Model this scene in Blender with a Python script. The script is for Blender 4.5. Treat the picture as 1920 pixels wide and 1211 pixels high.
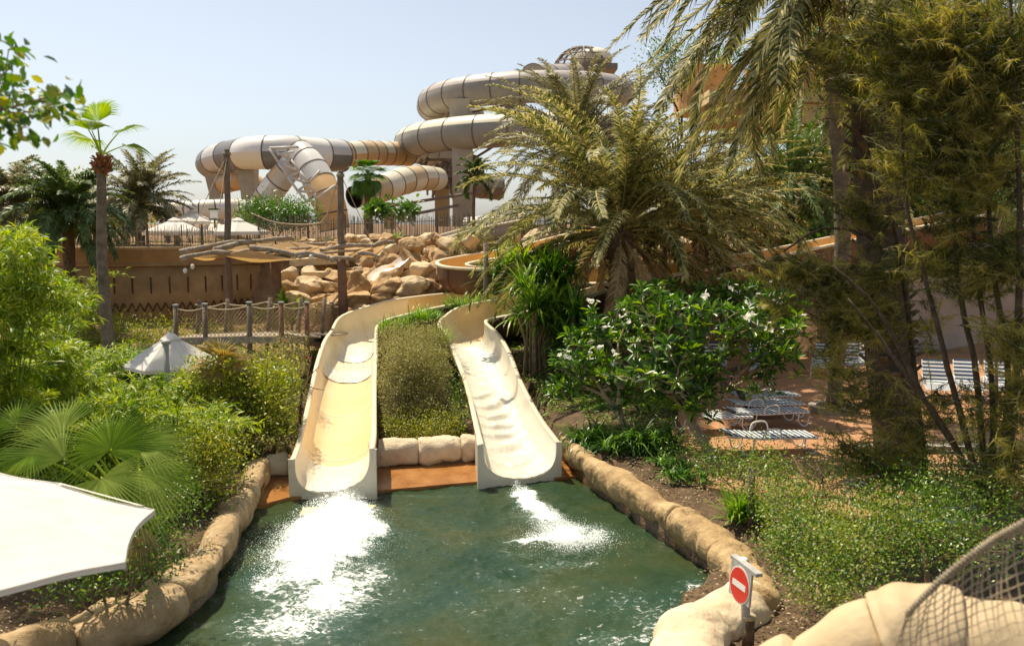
import bpy, math, random
import numpy as np
from mathutils import Vector, Matrix, noise as mn
random.seed(7); RNG = np.random.default_rng(7)
PI = math.pi
for o in list(bpy.data.objects): bpy.data.objects.remove(o)
SC = bpy.context.scene
COL = SC.collection
# ------------------------------------------------------------------ camera, sky, sun, exposure
CAMZ = 6.2; F = 1650.0; HY = 420.0
PITCH = math.atan((605.5 - HY) / F)
cam = bpy.data.cameras.new('camera'); cam.sensor_width = 36; cam.lens = 36 * F / 1920
cam.dof.use_dof = True; cam.dof.focus_distance = 24; cam.dof.aperture_fstop = 1.15; cam.clip_start = .05; cam.clip_end = 6000
co = bpy.data.objects.new('camera', cam); COL.objects.link(co)
co.location = (0, 0, CAMZ); co.rotation_euler = (PI / 2 - PITCH, 0, 0); SC.camera = co
SUN = Vector((-.30, .36, .885)).normalized()
EL = math.asin(SUN.z); AZ = math.atan2(SUN.x, SUN.y)
w = bpy.data.worlds.new('World'); SC.world = w; w.use_nodes = True
nt = w.node_tree; bg = nt.nodes['Background']
sky = nt.nodes.new('ShaderNodeTexSky'); sky.sky_type = 'NISHITA'; sky.sun_disc = False
sky.sun_elevation = EL; sky.sun_rotation = AZ
sky.air_density = 1.0; sky.dust_density = 1.25; sky.ozone_density = 2.4; sky.altitude = 0
hsv = nt.nodes.new('ShaderNodeHueSaturation'); hsv.inputs['Saturation'].default_value = .52
nt.links.new(sky.outputs[0], hsv.inputs['Color']); nt.links.new(hsv.outputs[0], bg.inputs[0]); bg.inputs[1].default_value = .102
sl = bpy.data.lights.new('sun', 'SUN'); sl.energy = 5.0; sl.angle = math.radians(.53); sl.color = (1, .88, .68)
so = bpy.data.objects.new('sun', sl); COL.objects.link(so)
so.rotation_euler = SUN.to_track_quat('Z', 'Y').to_euler(); so.location = (0, 0, 60)
SC.view_settings.view_transform = 'Standard'; SC.view_settings.look = 'None'
SC.view_settings.exposure = .46; SC.view_settings.gamma = 1; SC.view_settings.use_curve_mapping = False
SC.cycles.max_bounces = 7; SC.cycles.transparent_max_bounces = 8; SC.cycles.diffuse_bounces = 3
SC.cycles.use_denoising = True
# ------------------------------------------------------------------ helpers
def ray(px, py):
    x = (px - 960) / F; u = (605.5 - py) / F
    return np.array([x, math.cos(PITCH) + u * math.sin(PITCH), -math.sin(PITCH) + u * math.cos(PITCH)])
def P(px, py, Y):
    d = ray(px, py); t = Y / d[1]
    return np.array([d[0] * t, Y, CAMZ + d[2] * t])
def G(px, py, z=0.):
    d = ray(px, py); t = (z - CAMZ) / d[2]
    return np.array([d[0] * t, d[1] * t, z])
def px2m(n, Y): return n * Y / F
def sm(a, b, x): t = np.clip((x - a) / (b - a), 0, 1); return t * t * (3 - 2 * t)
def rnd(a, b): return random.uniform(a, b)

def setmeta(o, label=None, cat=None, group=None, kind=None):
    if label: o['label'] = label
    if cat: o['category'] = cat
    if group: o['group'] = group
    if kind: o['kind'] = kind
    return o
def thing(name, label, cat, loc=(0, 0, 0), group=None, rot=(0, 0, 0), scale=1):
    o = bpy.data.objects.new(name, None); COL.objects.link(o)
    o.empty_display_size = .2
    o.location = tuple(loc); o.rotation_euler = rot
    o.scale = (scale,) * 3 if not hasattr(scale, '__len__') else scale
    return setmeta(o, label, cat, group)
def mesh(name, V, Fc, mats=None, smooth=False, tint=None, midx=None, attrs=None):
    """V (n,3); Fc: list of faces or an (m,k) int array"""
    V = np.asarray(V, dtype=np.float32).reshape(-1, 3)
    me = bpy.data.meshes.new(name)
    if isinstance(Fc, np.ndarray):
        k = Fc.shape[1]; m = Fc.shape[0]
        me.vertices.add(len(V)); me.vertices.foreach_set('co', V.ravel())
        me.loops.add(m * k); me.loops.foreach_set('vertex_index', Fc.astype(np.int32).ravel())
        me.polygons.add(m); me.polygons.foreach_set('loop_start', np.arange(0, m * k, k, dtype=np.int32))
        me.update(calc_edges=True)
    else:
        me.from_pydata(V.tolist(), [], [tuple(int(i) for i in f) for f in Fc]); me.update()
    if mats is not None:
        for m_ in (mats if isinstance(mats, (list, tuple)) else [mats]): me.materials.append(m_)
    if midx is not None: me.polygons.foreach_set('material_index', np.asarray(midx, dtype=np.int32))
    me.polygons.foreach_set('use_smooth', np.full(len(me.polygons), bool(smooth)))
    if tint is not None:
        a = me.attributes.new('tint', 'FLOAT', 'POINT'); a.data.foreach_set('value', np.asarray(tint, dtype=np.float32))
    for k_, v_ in (attrs or {}).items():
        a = me.attributes.new(k_, 'FLOAT', 'POINT'); a.data.foreach_set('value', np.asarray(v_, dtype=np.float32))
    return me
def link(name, me, parent=None, loc=None, rot=None, scale=None, kind=None):
    o = bpy.data.objects.new(name, me); COL.objects.link(o)
    if parent is not None: o.parent = parent
    if loc is not None: o.location = tuple(loc)
    if rot is not None: o.rotation_euler = rot
    if scale is not None: o.scale = (scale,) * 3 if not hasattr(scale, '__len__') else scale
    if kind: o['kind'] = kind
    return o
def origin(o):
    v = np.zeros(3)
    while o is not None: v += np.array(o.location); o = o.parent
    return v
def part(name, V, Fc, m, parent=None, smooth=False, kind=None, **k):
    """world-space vertices; the parent chain carries no rotation"""
    V = np.asarray(V, dtype=float).reshape(-1, 3)
    if parent is not None: V = V - origin(parent)
    return link(name, mesh(name, V, Fc, m, smooth, **k), parent, kind=kind)
class MB:
    def __init__(s): s.V = []; s.F = []; s.n = 0; s.T = []
    def add(s, V, Fc, t=0.):
        V = np.asarray(V, dtype=float).reshape(-1, 3)
        s.V.append(V); s.F += [tuple(i + s.n for i in f) for f in (Fc.tolist() if isinstance(Fc, np.ndarray) else Fc)]
        s.T.append(np.broadcast_to(np.asarray(t, dtype=float), (len(V),))); s.n += len(V); return s
    def out(s): return np.concatenate(s.V), s.F
    def part(s, name, m, parent=None, smooth=False, kind=None):
        V, Fc = s.out(); return part(name, V, Fc, m, parent, smooth, kind, tint=np.concatenate(s.T))
    def mesh(s, name, m, smooth=False):
        V, Fc = s.out(); return mesh(name, V, Fc, m, smooth, tint=np.concatenate(s.T))
def catmull(A, n):
    A = np.asarray(A, dtype=float); m = len(A); t = np.linspace(0, m - 1, n); i = np.clip(t.astype(int), 0, m - 2); f = (t - i)[:, None]
    B = np.vstack([2 * A[0] - A[1], A, 2 * A[-1] - A[-2]])
    p0, p1, p2, p3 = B[i], B[i + 1], B[i + 2], B[i + 3]
    return .5 * ((2 * p1) + (-p0 + p2) * f + (2 * p0 - 5 * p1 + 4 * p2 - p3) * f ** 2 + (-p0 + 3 * p1 - 3 * p2 + p3) * f ** 3)
def frames(C):
    C = np.asarray(C, dtype=float); T = np.gradient(C, axis=0); T /= np.linalg.norm(T, axis=1)[:, None] + 1e-12
    up = np.array([0, 0, 1.]) if abs(T[0][2]) < .9 else np.array([1., 0, 0])
    N = np.zeros_like(C); n = up - T[0] * up.dot(T[0]); n /= np.linalg.norm(n)
    for i in range(len(C)):
        n = n - T[i] * n.dot(T[i]); n /= np.linalg.norm(n) + 1e-12; N[i] = n
    return T, N, np.cross(T, N)
def tube(C, R, k=8, cap=True):
    C = np.asarray(C, dtype=float); m = len(C); R = np.broadcast_to(np.asarray(R, dtype=float), (m,))
    T, N, B = frames(C); a = np.linspace(0, 2 * PI, k, endpoint=False)
    V = (C[:, None] + R[:, None, None] * (np.cos(a)[None, :, None] * N[:, None] + np.sin(a)[None, :, None] * B[:, None])).reshape(-1, 3)
    Fc = [(i * k + j, i * k + (j + 1) % k, (i + 1) * k + (j + 1) % k, (i + 1) * k + j) for i in range(m - 1) for j in range(k)]
    if cap: Fc += [tuple(range(k - 1, -1, -1)), tuple((m - 1) * k + j for j in range(k))]
    return V, Fc
def box(c, s, R=None):
    c = np.asarray(c, float); s = np.asarray(s, float) / 2
    V = np.array([[x, y, z] for x in (-1, 1) for y in (-1, 1) for z in (-1, 1)], float) * s
    if R is not None: V = V @ np.asarray(R).T
    return V + c, [(0, 1, 3, 2), (4, 6, 7, 5), (0, 4, 5, 1), (2, 3, 7, 6), (0, 2, 6, 4), (1, 5, 7, 3)]
def rotz(a): c, s = math.cos(a), math.sin(a); return np.array([[c, -s, 0], [s, c, 0], [0, 0, 1.]])
def beam(a, b, w_, h=None):
    a = np.asarray(a, float); b = np.asarray(b, float); h = h or w_
    d = b - a; L = np.linalg.norm(d); d /= L; up = np.array([0, 0, 1.]) if abs(d[2]) < .95 else np.array([0, 1., 0])
    s = np.cross(d, up); s /= np.linalg.norm(s); u = np.cross(s, d)
    return box((a + b) / 2, (L, w_, h), np.stack([d, s, u], axis=1))
def ico(sub):
    t = (1 + 5 ** .5) / 2
    V = [(-1, t, 0), (1, t, 0), (-1, -t, 0), (1, -t, 0), (0, -1, t), (0, 1, t), (0, -1, -t), (0, 1, -t), (t, 0, -1), (t, 0, 1), (-t, 0, -1), (-t, 0, 1)]
    Fc = [(0, 11, 5), (0, 5, 1), (0, 1, 7), (0, 7, 10), (0, 10, 11), (1, 5, 9), (5, 11, 4), (11, 10, 2), (10, 7, 6), (7, 1, 8), (3, 9, 4), (3, 4, 2), (3, 2, 6), (3, 6, 8), (3, 8, 9), (4, 9, 5), (2, 4, 11), (6, 2, 10), (8, 6, 7), (9, 8, 1)]
    V = [np.array(v) / np.linalg.norm(v) for v in V]
    for _ in range(sub):
        c = {}; nf = []
        def mid(a, b):
            k = (min(a, b), max(a, b))
            if k not in c: m = V[a] + V[b]; V.append(m / np.linalg.norm(m)); c[k] = len(V) - 1
            return c[k]
        for a, b, d in Fc:
            ab, bd, da = mid(a, b), mid(b, d), mid(d, a); nf += [(a, ab, da), (b, bd, ab), (d, da, bd), (ab, bd, da)]
        Fc = nf
    return np.array(V), np.array(Fc)
ICO1, ICO2, ICO3 = ico(1), ico(2), ico(3)
def wob(V, amp, freq, seed, octv=3):
    """cheap smooth vector-free noise: sum of sines along random directions"""
    r = np.random.default_rng(seed); out = np.zeros(len(V)); a = amp; f = freq
    for _ in range(octv):
        for _ in range(5):
            d = r.normal(size=3); d /= np.linalg.norm(d); out += a / 5 ** .5 * np.sin(V @ d * f * r.uniform(.7, 1.4) + r.uniform(0, 6.28))
        a *= .5; f *= 2.1
    return out
def rock(seed, sc=(1, 1, 1), facets=9, rough=.05, sub=3, lo=.62, hi=.95):
    V, Fc = (ICO3 if sub == 3 else ICO2); r = np.random.default_rng(seed); V = V.copy()
    for _ in range(facets):
        d = r.normal(size=3); d /= np.linalg.norm(d); h = r.uniform(lo, hi); dd = V @ d
        V = V - np.maximum(dd - h, 0)[:, None] * d * .92
    V = V * (1 + wob(V, rough, 3.2, seed, 4))[:, None]
    return V * np.asarray(sc), Fc
# ------------------------------------------------------------------ materials
def mat(name, c1, c2=None, c3=None, scale=3., rough=.75, bump=.25, bscale=25., spec=.35, transl=0., tint=False, wave=None, stain=None, detail=6, coat=0., metal=0.):
    m = bpy.data.materials.new(name); m.use_nodes = True; n = m.node_tree.nodes; L = m.node_tree.links
    bs = n['Principled BSDF']; bs.inputs['Roughness'].default_value = rough; bs.inputs['Specular IOR Level'].default_value = spec
    bs.inputs['Metallic'].default_value = metal
    if coat: bs.inputs['Coat Weight'].default_value = coat; bs.inputs['Coat Roughness'].default_value = .08
    geo = n.new('ShaderNodeNewGeometry'); c2 = c2 or c1
    nz = n.new('ShaderNodeTexNoise'); nz.inputs['Scale'].default_value = scale; nz.inputs['Detail'].default_value = detail; nz.inputs['Roughness'].default_value = .62
    L.new(geo.outputs['Position'], nz.inputs['Vector'])
    rp = n.new('ShaderNodeValToRGB'); e = rp.color_ramp.elements
    e[0].position = .3; e[0].color = (*c1, 1); e[1].position = .7; e[1].color = (*c2, 1)
    if c3: x = rp.color_ramp.elements.new(.5); x.color = (*c3, 1)
    src = nz.outputs['Fac']
    if tint:
        at = n.new('ShaderNodeAttribute'); at.attribute_name = 'tint'
        ad = n.new('ShaderNodeMath'); ad.operation = 'MULTIPLY_ADD'; L.new(nz.outputs['Fac'], ad.inputs[0]); ad.inputs[1].default_value = .7
        sb = n.new('ShaderNodeMath'); sb.operation = 'MULTIPLY_ADD'; L.new(at.outputs['Fac'], sb.inputs[0]); sb.inputs[1].default_value = .7; sb.inputs[2].default_value = -.2
        L.new(sb.outputs[0], ad.inputs[2]); src = ad.outputs[0]
    L.new(src, rp.inputs['Fac']); colr = rp.outputs['Color']
    if stain:
        (sc_, amt, c_) = stain; n2 = n.new('ShaderNodeTexNoise'); n2.inputs['Scale'].default_value = sc_; n2.inputs['Detail'].default_value = 8
        L.new(geo.outputs['Position'], n2.inputs['Vector']); r2 = n.new('ShaderNodeValToRGB')
        r2.color_ramp.elements[0].position = .5; r2.color_ramp.elements[1].position = .72; r2.color_ramp.elements[0].color = (0, 0, 0, 1); r2.color_ramp.elements[1].color = (amt, amt, amt, 1)
        L.new(n2.outputs['Fac'], r2.inputs['Fac']); mx = n.new('ShaderNodeMix'); mx.data_type = 'RGBA'
        L.new(r2.outputs['Color'], mx.inputs['Factor']); L.new(colr, mx.inputs[6]); mx.inputs[7].default_value = (*c_, 1); colr = mx.outputs[2]
    L.new(colr, bs.inputs['Base Color'])
    if bump:
        nb = n.new('ShaderNodeTexNoise'); nb.inputs['Scale'].default_value = bscale; nb.inputs['Detail'].default_value = 5
        L.new(geo.outputs['Position'], nb.inputs['Vector']); bp = n.new('ShaderNodeBump'); bp.inputs['Strength'].default_value = bump; bp.inputs['Distance'].default_value = .05
        L.new(nb.outputs['Fac'], bp.inputs['Height']); L.new(bp.outputs['Normal'], bs.inputs['Normal'])
    if transl:
        tr = n.new('ShaderNodeBsdfTranslucent'); hs = n.new('ShaderNodeHueSaturation'); hs.inputs['Saturation'].default_value = 1.15; hs.inputs['Value'].default_value = 1.5
        L.new(colr, hs.inputs['Color']); L.new(hs.outputs[0], tr.inputs['Color'])
        ms = n.new('ShaderNodeMixShader'); ms.inputs[0].default_value = transl
        L.new(bs.outputs[0], ms.inputs[1]); L.new(tr.outputs[0], ms.inputs[2]); L.new(ms.outputs[0], n['Material Output'].inputs['Surface'])
    return m
def leafmat(name, c1, c2, c3=None, transl=.35, rough=.5, spec=.4, scale=1.2):
    return mat(name, c1, c2, c3, scale=scale, rough=rough, bump=0, spec=spec, transl=transl, tint=True, detail=3)
M = {}
M['soil'] = mat('soil', (.06, .038, .02), (.17, .11, .06), (.10, .064, .034), scale=6, rough=.95, bump=.8, bscale=18)
M['mulch'] = mat('mulch', (.07, .045, .025), (.30, .21, .13), scale=22, rough=.95, bump=1, bscale=40)
M['deck'] = mat('terracotta_deck', (.36, .18, .085), (.48, .26, .135), (.42, .215, .105), scale=1.3, rough=.85, bump=.3, bscale=30, stain=(1.1, .5, (.33, .20, .13)))
M['ledge'] = mat('wet_terracotta', (.25, .10, .025), (.42, .20, .07), (.32, .14, .04), scale=2.2, rough=.16, bump=.35, bscale=12, spec=.6)
M['coping'] = mat('coping_stone', (.27, .185, .095), (.50, .38, .23), (.40, .28, .15), scale=2.6, rough=.8, bump=.8, bscale=11, stain=(2.8, .6, (.36, .23, .11)))
M['coping_ochre'] = mat('coping_stone_ochre', (.27, .175, .08), (.53, .39, .21), (.41, .28, .135), scale=2.4, rough=.8, bump=.8, bscale=11, stain=(2.2, .7, (.20, .12, .055)))
M['coping_pale'] = mat('coping_stone_pale', (.58, .46, .30), (.72, .61, .43), (.66, .54, .37), scale=2., rough=.8, bump=.4, bscale=14, stain=(2.5, .4, (.45, .30, .16)))
M['wet_rock'] = mat('wet_rock', (.05, .03, .014), (.16, .09, .035), scale=3, rough=.35, bump=.9, bscale=10, spec=.5)
M['sandstone'] = mat('sandstone', (.28, .17, .075), (.62, .45, .25), (.46, .30, .15), scale=2.6, rough=.9, bump=1, bscale=6, stain=(1.8, .75, (.27, .16, .075)))
M['sandstone_pale'] = mat('sandstone_pale', (.50, .36, .20), (.70, .56, .36), scale=1.6, rough=.9, bump=.8, bscale=7, stain=(1.6, .5, (.36, .22, .11)))
M['gel_cream'] = mat('gelcoat_cream', (.70, .60, .42), (.76, .67, .49), scale=.9, rough=.28, bump=.05, bscale=8, spec=.5, stain=(1.6, .5, (.58, .45, .27)))
M['gel_tan'] = mat('gelcoat_tan', (.70, .50, .25), (.76, .59, .34), scale=.8, rough=.25, bump=.05, bscale=8, spec=.5)
M['gel_white'] = mat('gelcoat_offwhite', (.64, .58, .46), (.70, .65, .54), scale=.8, rough=.3, bump=.06, bscale=8, spec=.5, stain=(1.8, .35, (.52, .42, .27)))
M['rim'] = mat('flume_rim', (.72, .60, .40), (.80, .70, .52), scale=4, rough=.5, bump=.1, bscale=30, stain=(4, .5, (.55, .40, .22)))
M['hull_brown'] = mat('flume_hull_brown', (.13, .06, .035), (.20, .10, .06), scale=1, rough=.45, bump=.1, stain=(2, .5, (.10, .05, .03)))
M['flume_orange'] = mat('flume_orange_tan', (.62, .38, .14), (.72, .48, .21), scale=1, rough=.4, bump=.05)
M['water_film'] = mat('running_water', (.66, .66, .60), (.78, .79, .75), (.62, .58, .47), scale=3.5, rough=.3, bump=.5, bscale=7, spec=.6)
M['froth'] = mat('froth', (.90, .92, .92), (.94, .95, .95), scale=8, rough=.8, bump=0, transl=.55)
M['canvas'] = mat('canvas_white', (.70, .68, .63), (.76, .74, .70), scale=.7, rough=.85, bump=.15, bscale=50, stain=(2.2, .35, (.60, .55, .46)), transl=.25)
M['canvas_cream'] = mat('canvas_cream', (.76, .71, .60), (.82, .78, .68), scale=.7, rough=.85, bump=.1, bscale=60, transl=.25)
M['sail'] = mat('sail_tan', (.44, .29, .13), (.54, .37, .18), scale=1, rough=.9, bump=.1, bscale=40, transl=.3)
M['log'] = mat('weathered_log', (.22, .17, .12), (.46, .39, .30), (.34, .27, .20), scale=5, rough=.9, bump=.7, bscale=18)
M['post'] = mat('grey_brown_post', (.13, .10, .075), (.26, .20, .15), scale=4, rough=.9, bump=.6, bscale=20)
M['wood_red'] = mat('red_brown_post', (.16, .08, .045), (.27, .15, .09), scale=4, rough=.9, bump=.5, bscale=20)
M['stick'] = mat('stick_fence', (.13, .105, .08), (.36, .30, .235), scale=5, rough=.95, bump=.4, bscale=30, tint=True)
M['rope'] = mat('rope', (.42, .33, .20), (.60, .50, .34), scale=12, rough=.95, bump=.5, bscale=80)
M['net'] = mat('bridge_net_rope', (.26, .175, .09), (.40, .29, .16), scale=12, rough=.95, bump=.3, bscale=80)
M['rope_grey'] = mat('rope_grey', (.20, .17, .12), (.42, .37, .28), scale=9, rough=.95, bump=.6, bscale=90)
M['mudwall'] = mat('mud_brown_wall', (.34, .195, .075), (.46, .285, .125), (.40, .24, .10), scale=1.1, rough=.92, bump=.5, bscale=6, stain=(.8, .6, (.15, .095, .05)))
M['mudlip'] = mat('mud_wall_lip', (.42, .28, .14), (.54, .38, .21), scale=1.5, rough=.9, bump=.4, bscale=8)
M['groove'] = mat('painted_groove', (.07, .04, .02), (.12, .07, .035), scale=3, rough=.95)
M['greywall'] = mat('grey_render_wall', (.30, .26, .215), (.40, .355, .30), scale=.7, rough=.92, bump=.35, bscale=6, stain=(.5, .6, (.24, .20, .16)))
M['orangewall'] = mat('orange_render', (.50, .27, .10), (.58, .34, .14), scale=.6, rough=.9, bump=.3, bscale=5)
M['orangelight'] = mat('orange_render_pale', (.72, .50, .26), (.78, .57, .33), scale=.6, rough=.9, bump=.3, bscale=5)
M['hill'] = mat('hill_soil', (.15, .085, .04), (.36, .22, .11), (.22, .13, .065), scale=.7, rough=.95, bump=.9, bscale=5)
M['concrete'] = mat('concrete_pillar', (.36, .32, .26), (.48, .43, .35), scale=.8, rough=.9, bump=.3, bscale=5)
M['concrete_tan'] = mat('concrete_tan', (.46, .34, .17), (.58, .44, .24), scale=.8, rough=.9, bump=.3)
M['tube_white'] = mat('tube_white', (.74, .71, .66), (.82, .79, .74), scale=.5, rough=.35, bump=0, stain=(.5, .35, (.60, .54, .45)))
M['tube_tan'] = mat('tube_tan', (.58, .42, .24), (.66, .50, .31), scale=.5, rough=.4, bump=0)
M['tube_cream'] = mat('tube_cream', (.70, .63, .46), (.78, .72, .56), scale=.5, rough=.35, bump=0)
M['tube_grey'] = mat('tube_dark_grey', (.15, .145, .135), (.21, .20, .185), scale=.5, rough=.4, bump=0)
M['tube_pinkgrey'] = mat('tube_pink_grey', (.40, .35, .32), (.48, .43, .39), scale=.5, rough=.45, bump=0)
M['tube_greyL'] = mat('tube_light_grey', (.52, .50, .47), (.60, .58, .55), scale=.5, rough=.4, bump=0)
M['tube_shade'] = mat('tube_underside_shade', (.28, .255, .21), (.36, .33, .275), scale=.5, rough=.45, bump=0)  # shade on the tube undersides, put into the colour
M['tube_ring'] = mat('tube_joint', (.10, .085, .07), (.16, .13, .10), scale=2, rough=.6, bump=0)
M['tube_orange'] = mat('tube_orange', (.60, .37, .15), (.68, .45, .22), scale=.5, rough=.4, bump=0)
M['truss'] = mat('white_steel', (.58, .56, .52), (.66, .64, .6), scale=1, rough=.5, bump=0)
M['truss_dark'] = mat('brown_steel', (.17, .13, .095), (.27, .22, .17), scale=1, rough=.6, bump=0)
M['dark'] = mat('hollow_shade', (.01, .009, .008), (.02, .018, .015), rough=.9, bump=0)  # near-black colour standing for shade inside a tube
M['trunk_grey'] = mat('palm_trunk_grey', (.11, .085, .06), (.27, .215, .155), scale=4, rough=.95, bump=.8, bscale=14)
M['trunk_red'] = mat('palm_trunk_red', (.22, .08, .03), (.36, .16, .07), scale=5, rough=.95, bump=.8, bscale=14)
M['boot'] = mat('palm_boots', (.07, .045, .025), (.24, .16, .09), scale=7, rough=.95, bump=.8, bscale=20)
M['bark'] = mat('dark_bark', (.05, .035, .022), (.14, .10, .065), scale=6, rough=.95, bump=.8, bscale=20)
M['bark_pale'] = mat('frangipani_bark', (.24, .18, .11), (.46, .37, .25), scale=6, rough=.85, bump=.5, bscale=20)
M['stem'] = mat('shrub_stem', (.17, .11, .06), (.34, .25, .15), scale=6, rough=.9, bump=.3)
M['date'] = leafmat('date_palm_leaf', (.045, .06, .013), (.54, .47, .20), (.19, .20, .055), .30, .6, .3)
M['date_far'] = leafmat('date_palm_leaf_far', (.09, .095, .04), (.34, .31, .16), (.18, .175, .08), .22, .5)
M['date_green'] = leafmat('date_palm_leaf_green', (.045, .085, .02), (.17, .22, .06), (.09, .14, .035), .25, .45)
M['date_dead'] = leafmat('date_palm_dead', (.30, .20, .09), (.62, .48, .26), (.45, .32, .16), .15, .7)
M['fan'] = leafmat('fan_palm_leaf', (.08, .16, .008), (.34, .42, .05), (.17, .27, .022), .46, .45, .3)
M['fan_sheen'] = leafmat('fan_palm_leaf_sheen', (.20, .28, .05), (.46, .52, .15), (.32, .40, .09), .42, .45, .3)  # sheen of lit, upturned blades put into the leaf colour
M['fan_brown'] = leafmat('fan_palm_leaf_yellowed', (.17, .14, .03), (.42, .28, .09), (.28, .22, .06), .3, .6)
M['bamboo'] = leafmat('bamboo_leaf', (.10, .19, .012), (.42, .46, .045), (.24, .33, .025), .40, .45)
M['lime'] = leafmat('yellow_green_leaf', (.09, .15, .010), (.42, .40, .045), (.22, .27, .022), .35, .4, .5)
M['mid'] = leafmat('mid_green_leaf', (.035, .10, .012), (.15, .27, .03), (.08, .18, .02), .30, .4, .5)
M['deep'] = leafmat('deep_green_leaf', (.025, .075, .008), (.25, .36, .045), (.09, .19, .02), .32, .32, .6)
M['sage'] = leafmat('sage_leaf', (.13, .13, .035), (.50, .45, .17), (.28, .265, .085), .25, .6)
M['strap'] = leafmat('strap_leaf', (.07, .17, .014), (.32, .44, .06), (.17, .31, .03), .35, .38, .5)
M['strap_dark'] = leafmat('strap_leaf_dark', (.03, .10, .010), (.17, .31, .04), (.08, .19, .022), .3, .38, .5)
M['grassdry'] = leafmat('dry_grass', (.22, .16, .06), (.42, .33, .15), None, .2, .8)
M['needle'] = leafmat('casuarina_needle', (.03, .05, .006), (.48, .42, .10), (.14, .155, .024), .36, .6)
M['ground_cover'] = leafmat('ground_cover_leaf', (.025, .085, .007), (.36, .40, .07), (.09, .19, .018), .3, .4, .5)
M['litter'] = leafmat('leaf_litter', (.16, .10, .05), (.50, .38, .24), None, .1, .8)
M['petal'] = mat('white_petal', (.88, .86, .8), (.92, .9, .85), rough=.6, bump=0, transl=.3)
M['petal_pink'] = mat('pink_petal', (.7, .12, .12), (.75, .2, .2), rough=.6, bump=0, transl=.3)
M['petal_yellow'] = mat('yellow_petal', (.8, .55, .03), (.85, .6, .05), rough=.6, bump=0, transl=.3)
M['plastic'] = mat('white_plastic', (.76, .75, .72), (.82, .81, .78), scale=2, rough=.45, bump=0)
M['blue'] = mat('navy_strap', (.025, .06, .12), (.05, .10, .17), scale=5, rough=.6, bump=.1)
M['red'] = mat('sign_red', (.62, .035, .02), (.66, .05, .03), scale=5, rough=.45, bump=0)
M['white'] = mat('sign_white', (.78, .76, .72), (.80, .78, .74), scale=5, rough=.45, bump=0)
M['steel'] = mat('galvanised', (.33, .32, .30), (.48, .47, .44), scale=6, rough=.5, bump=.1)
M['fgrock'] = mat('pale_rockwork', (.44, .33, .19), (.58, .46, .29), (.52, .40, .24), scale=1.3, rough=.85, bump=.3, bscale=9, stain=(2, .5, (.44, .32, .18)))
# ------------------------------------------------------------------ course of the two main slides (rim pixels and depths), needed by ground and planting
stA = [(553, 862, 19.4, 693, 843, 19.4), (562, 836, 20.4, 697, 816, 20.4), (576, 783, 22.8, 698, 766, 22.8), (586, 734, 25.2, 699, 721, 25.2), (598, 679, 27.8, 701, 676, 27.8), (611, 641, 29.5, 702, 645, 29.5),
       (624, 621, 30.6, 703, 622, 30.2), (645, 592, 32.0, 706, 611, 30.8), (716, 568, 33.6, 722, 600, 31.7), (766, 559, 34.6, 762, 589, 32.8), (845, 550, 36.2, 845, 571, 34.4), (960, 541, 37.2, 960, 558, 35.4), (1140, 529, 38., 1140, 545, 36.2)]
stB = [(906, 834, 20.25, 1043, 830, 20.9), (895, 790, 22.6, 1012, 788, 23), (886, 752, 24.5, 990, 750, 24.9), (873, 707, 26.5, 969, 706, 27), (858, 669, 28.3, 952, 662, 28.6), (843, 635, 29.6, 932, 628, 30.0),
       (826, 607, 31, 909, 606, 30.8), (838, 592, 32.2, 915, 599, 31.2), (862, 577, 32.8, 945, 592, 31.4), (914, 565, 33.3, 1000, 581, 31.9), (1000, 550, 34, 1080, 567, 32.4)]
CH = []
for st_ in (stA, stB):
    c = catmull([np.concatenate([P(a, b, c_), P(d, e, f)]) for a, b, c_, d, e, f in st_], 70); CH.append((c[:, :3] + c[:, 3:]) / 2)
CH = np.concatenate(CH)
def chan(X, Y):
    """distance to the nearest slide axis and the rim height there"""
    X = np.asarray(X, float); sh = X.shape; x = X.ravel(); y = np.asarray(Y, float).ravel(); D = np.full(x.shape, 99.); Z = np.zeros(x.shape)
    k = np.where((x > -9) & (x < 6) & (y > 17) & (y < 39))[0]
    for c0 in range(0, len(k), 20000):
        q = k[c0:c0 + 20000]; d = np.hypot(x[q][:, None] - CH[None, :, 0], y[q][:, None] - CH[None, :, 1]); j = d.argmin(1); D[q] = d[np.arange(len(q)), j]; Z[q] = CH[j, 2]
    return D.reshape(sh), Z.reshape(sh)
def free(Pn, m=.98):
    Pn = np.asarray(Pn, float); d, z = chan(Pn[:, 0], Pn[:, 1]); return ~((d < m) & (Pn[:, 2] > z - 1.15))
# ------------------------------------------------------------------ vegetation generators (numpy)
T_DIA = (np.array([[0, 0, 0], [.45, .5, .05], [1, 0, -.1], [.45, -.5, .05]]), [(0, 1, 2), (0, 2, 3)])
T_LEAF = (np.array([[0, 0, 0], [.35, .42, .06], [.72, .40, .02], [1, 0, -.14], [.72, -.40, .02], [.35, -.42, .06], [.5, 0, -.03]]),
          [(0, 1, 6), (1, 2, 6), (2, 3, 6), (3, 4, 6), (4, 5, 6), (5, 0, 6)])
T_BLADE = (np.array([[0, .18, 0], [0, -.18, 0], [.5, .5, .04], [.5, -.5, .04], [1, 0, -.12]]), [(0, 1, 3), (0, 3, 2), (2, 3, 4)])
T_NEED = (np.array([[0, .5, 0], [0, -.5, 0], [1, 0, -.06]]), [(0, 1, 2)])
def unit(A): return A / (np.linalg.norm(A, axis=-1, keepdims=True) + 1e-9)
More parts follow.
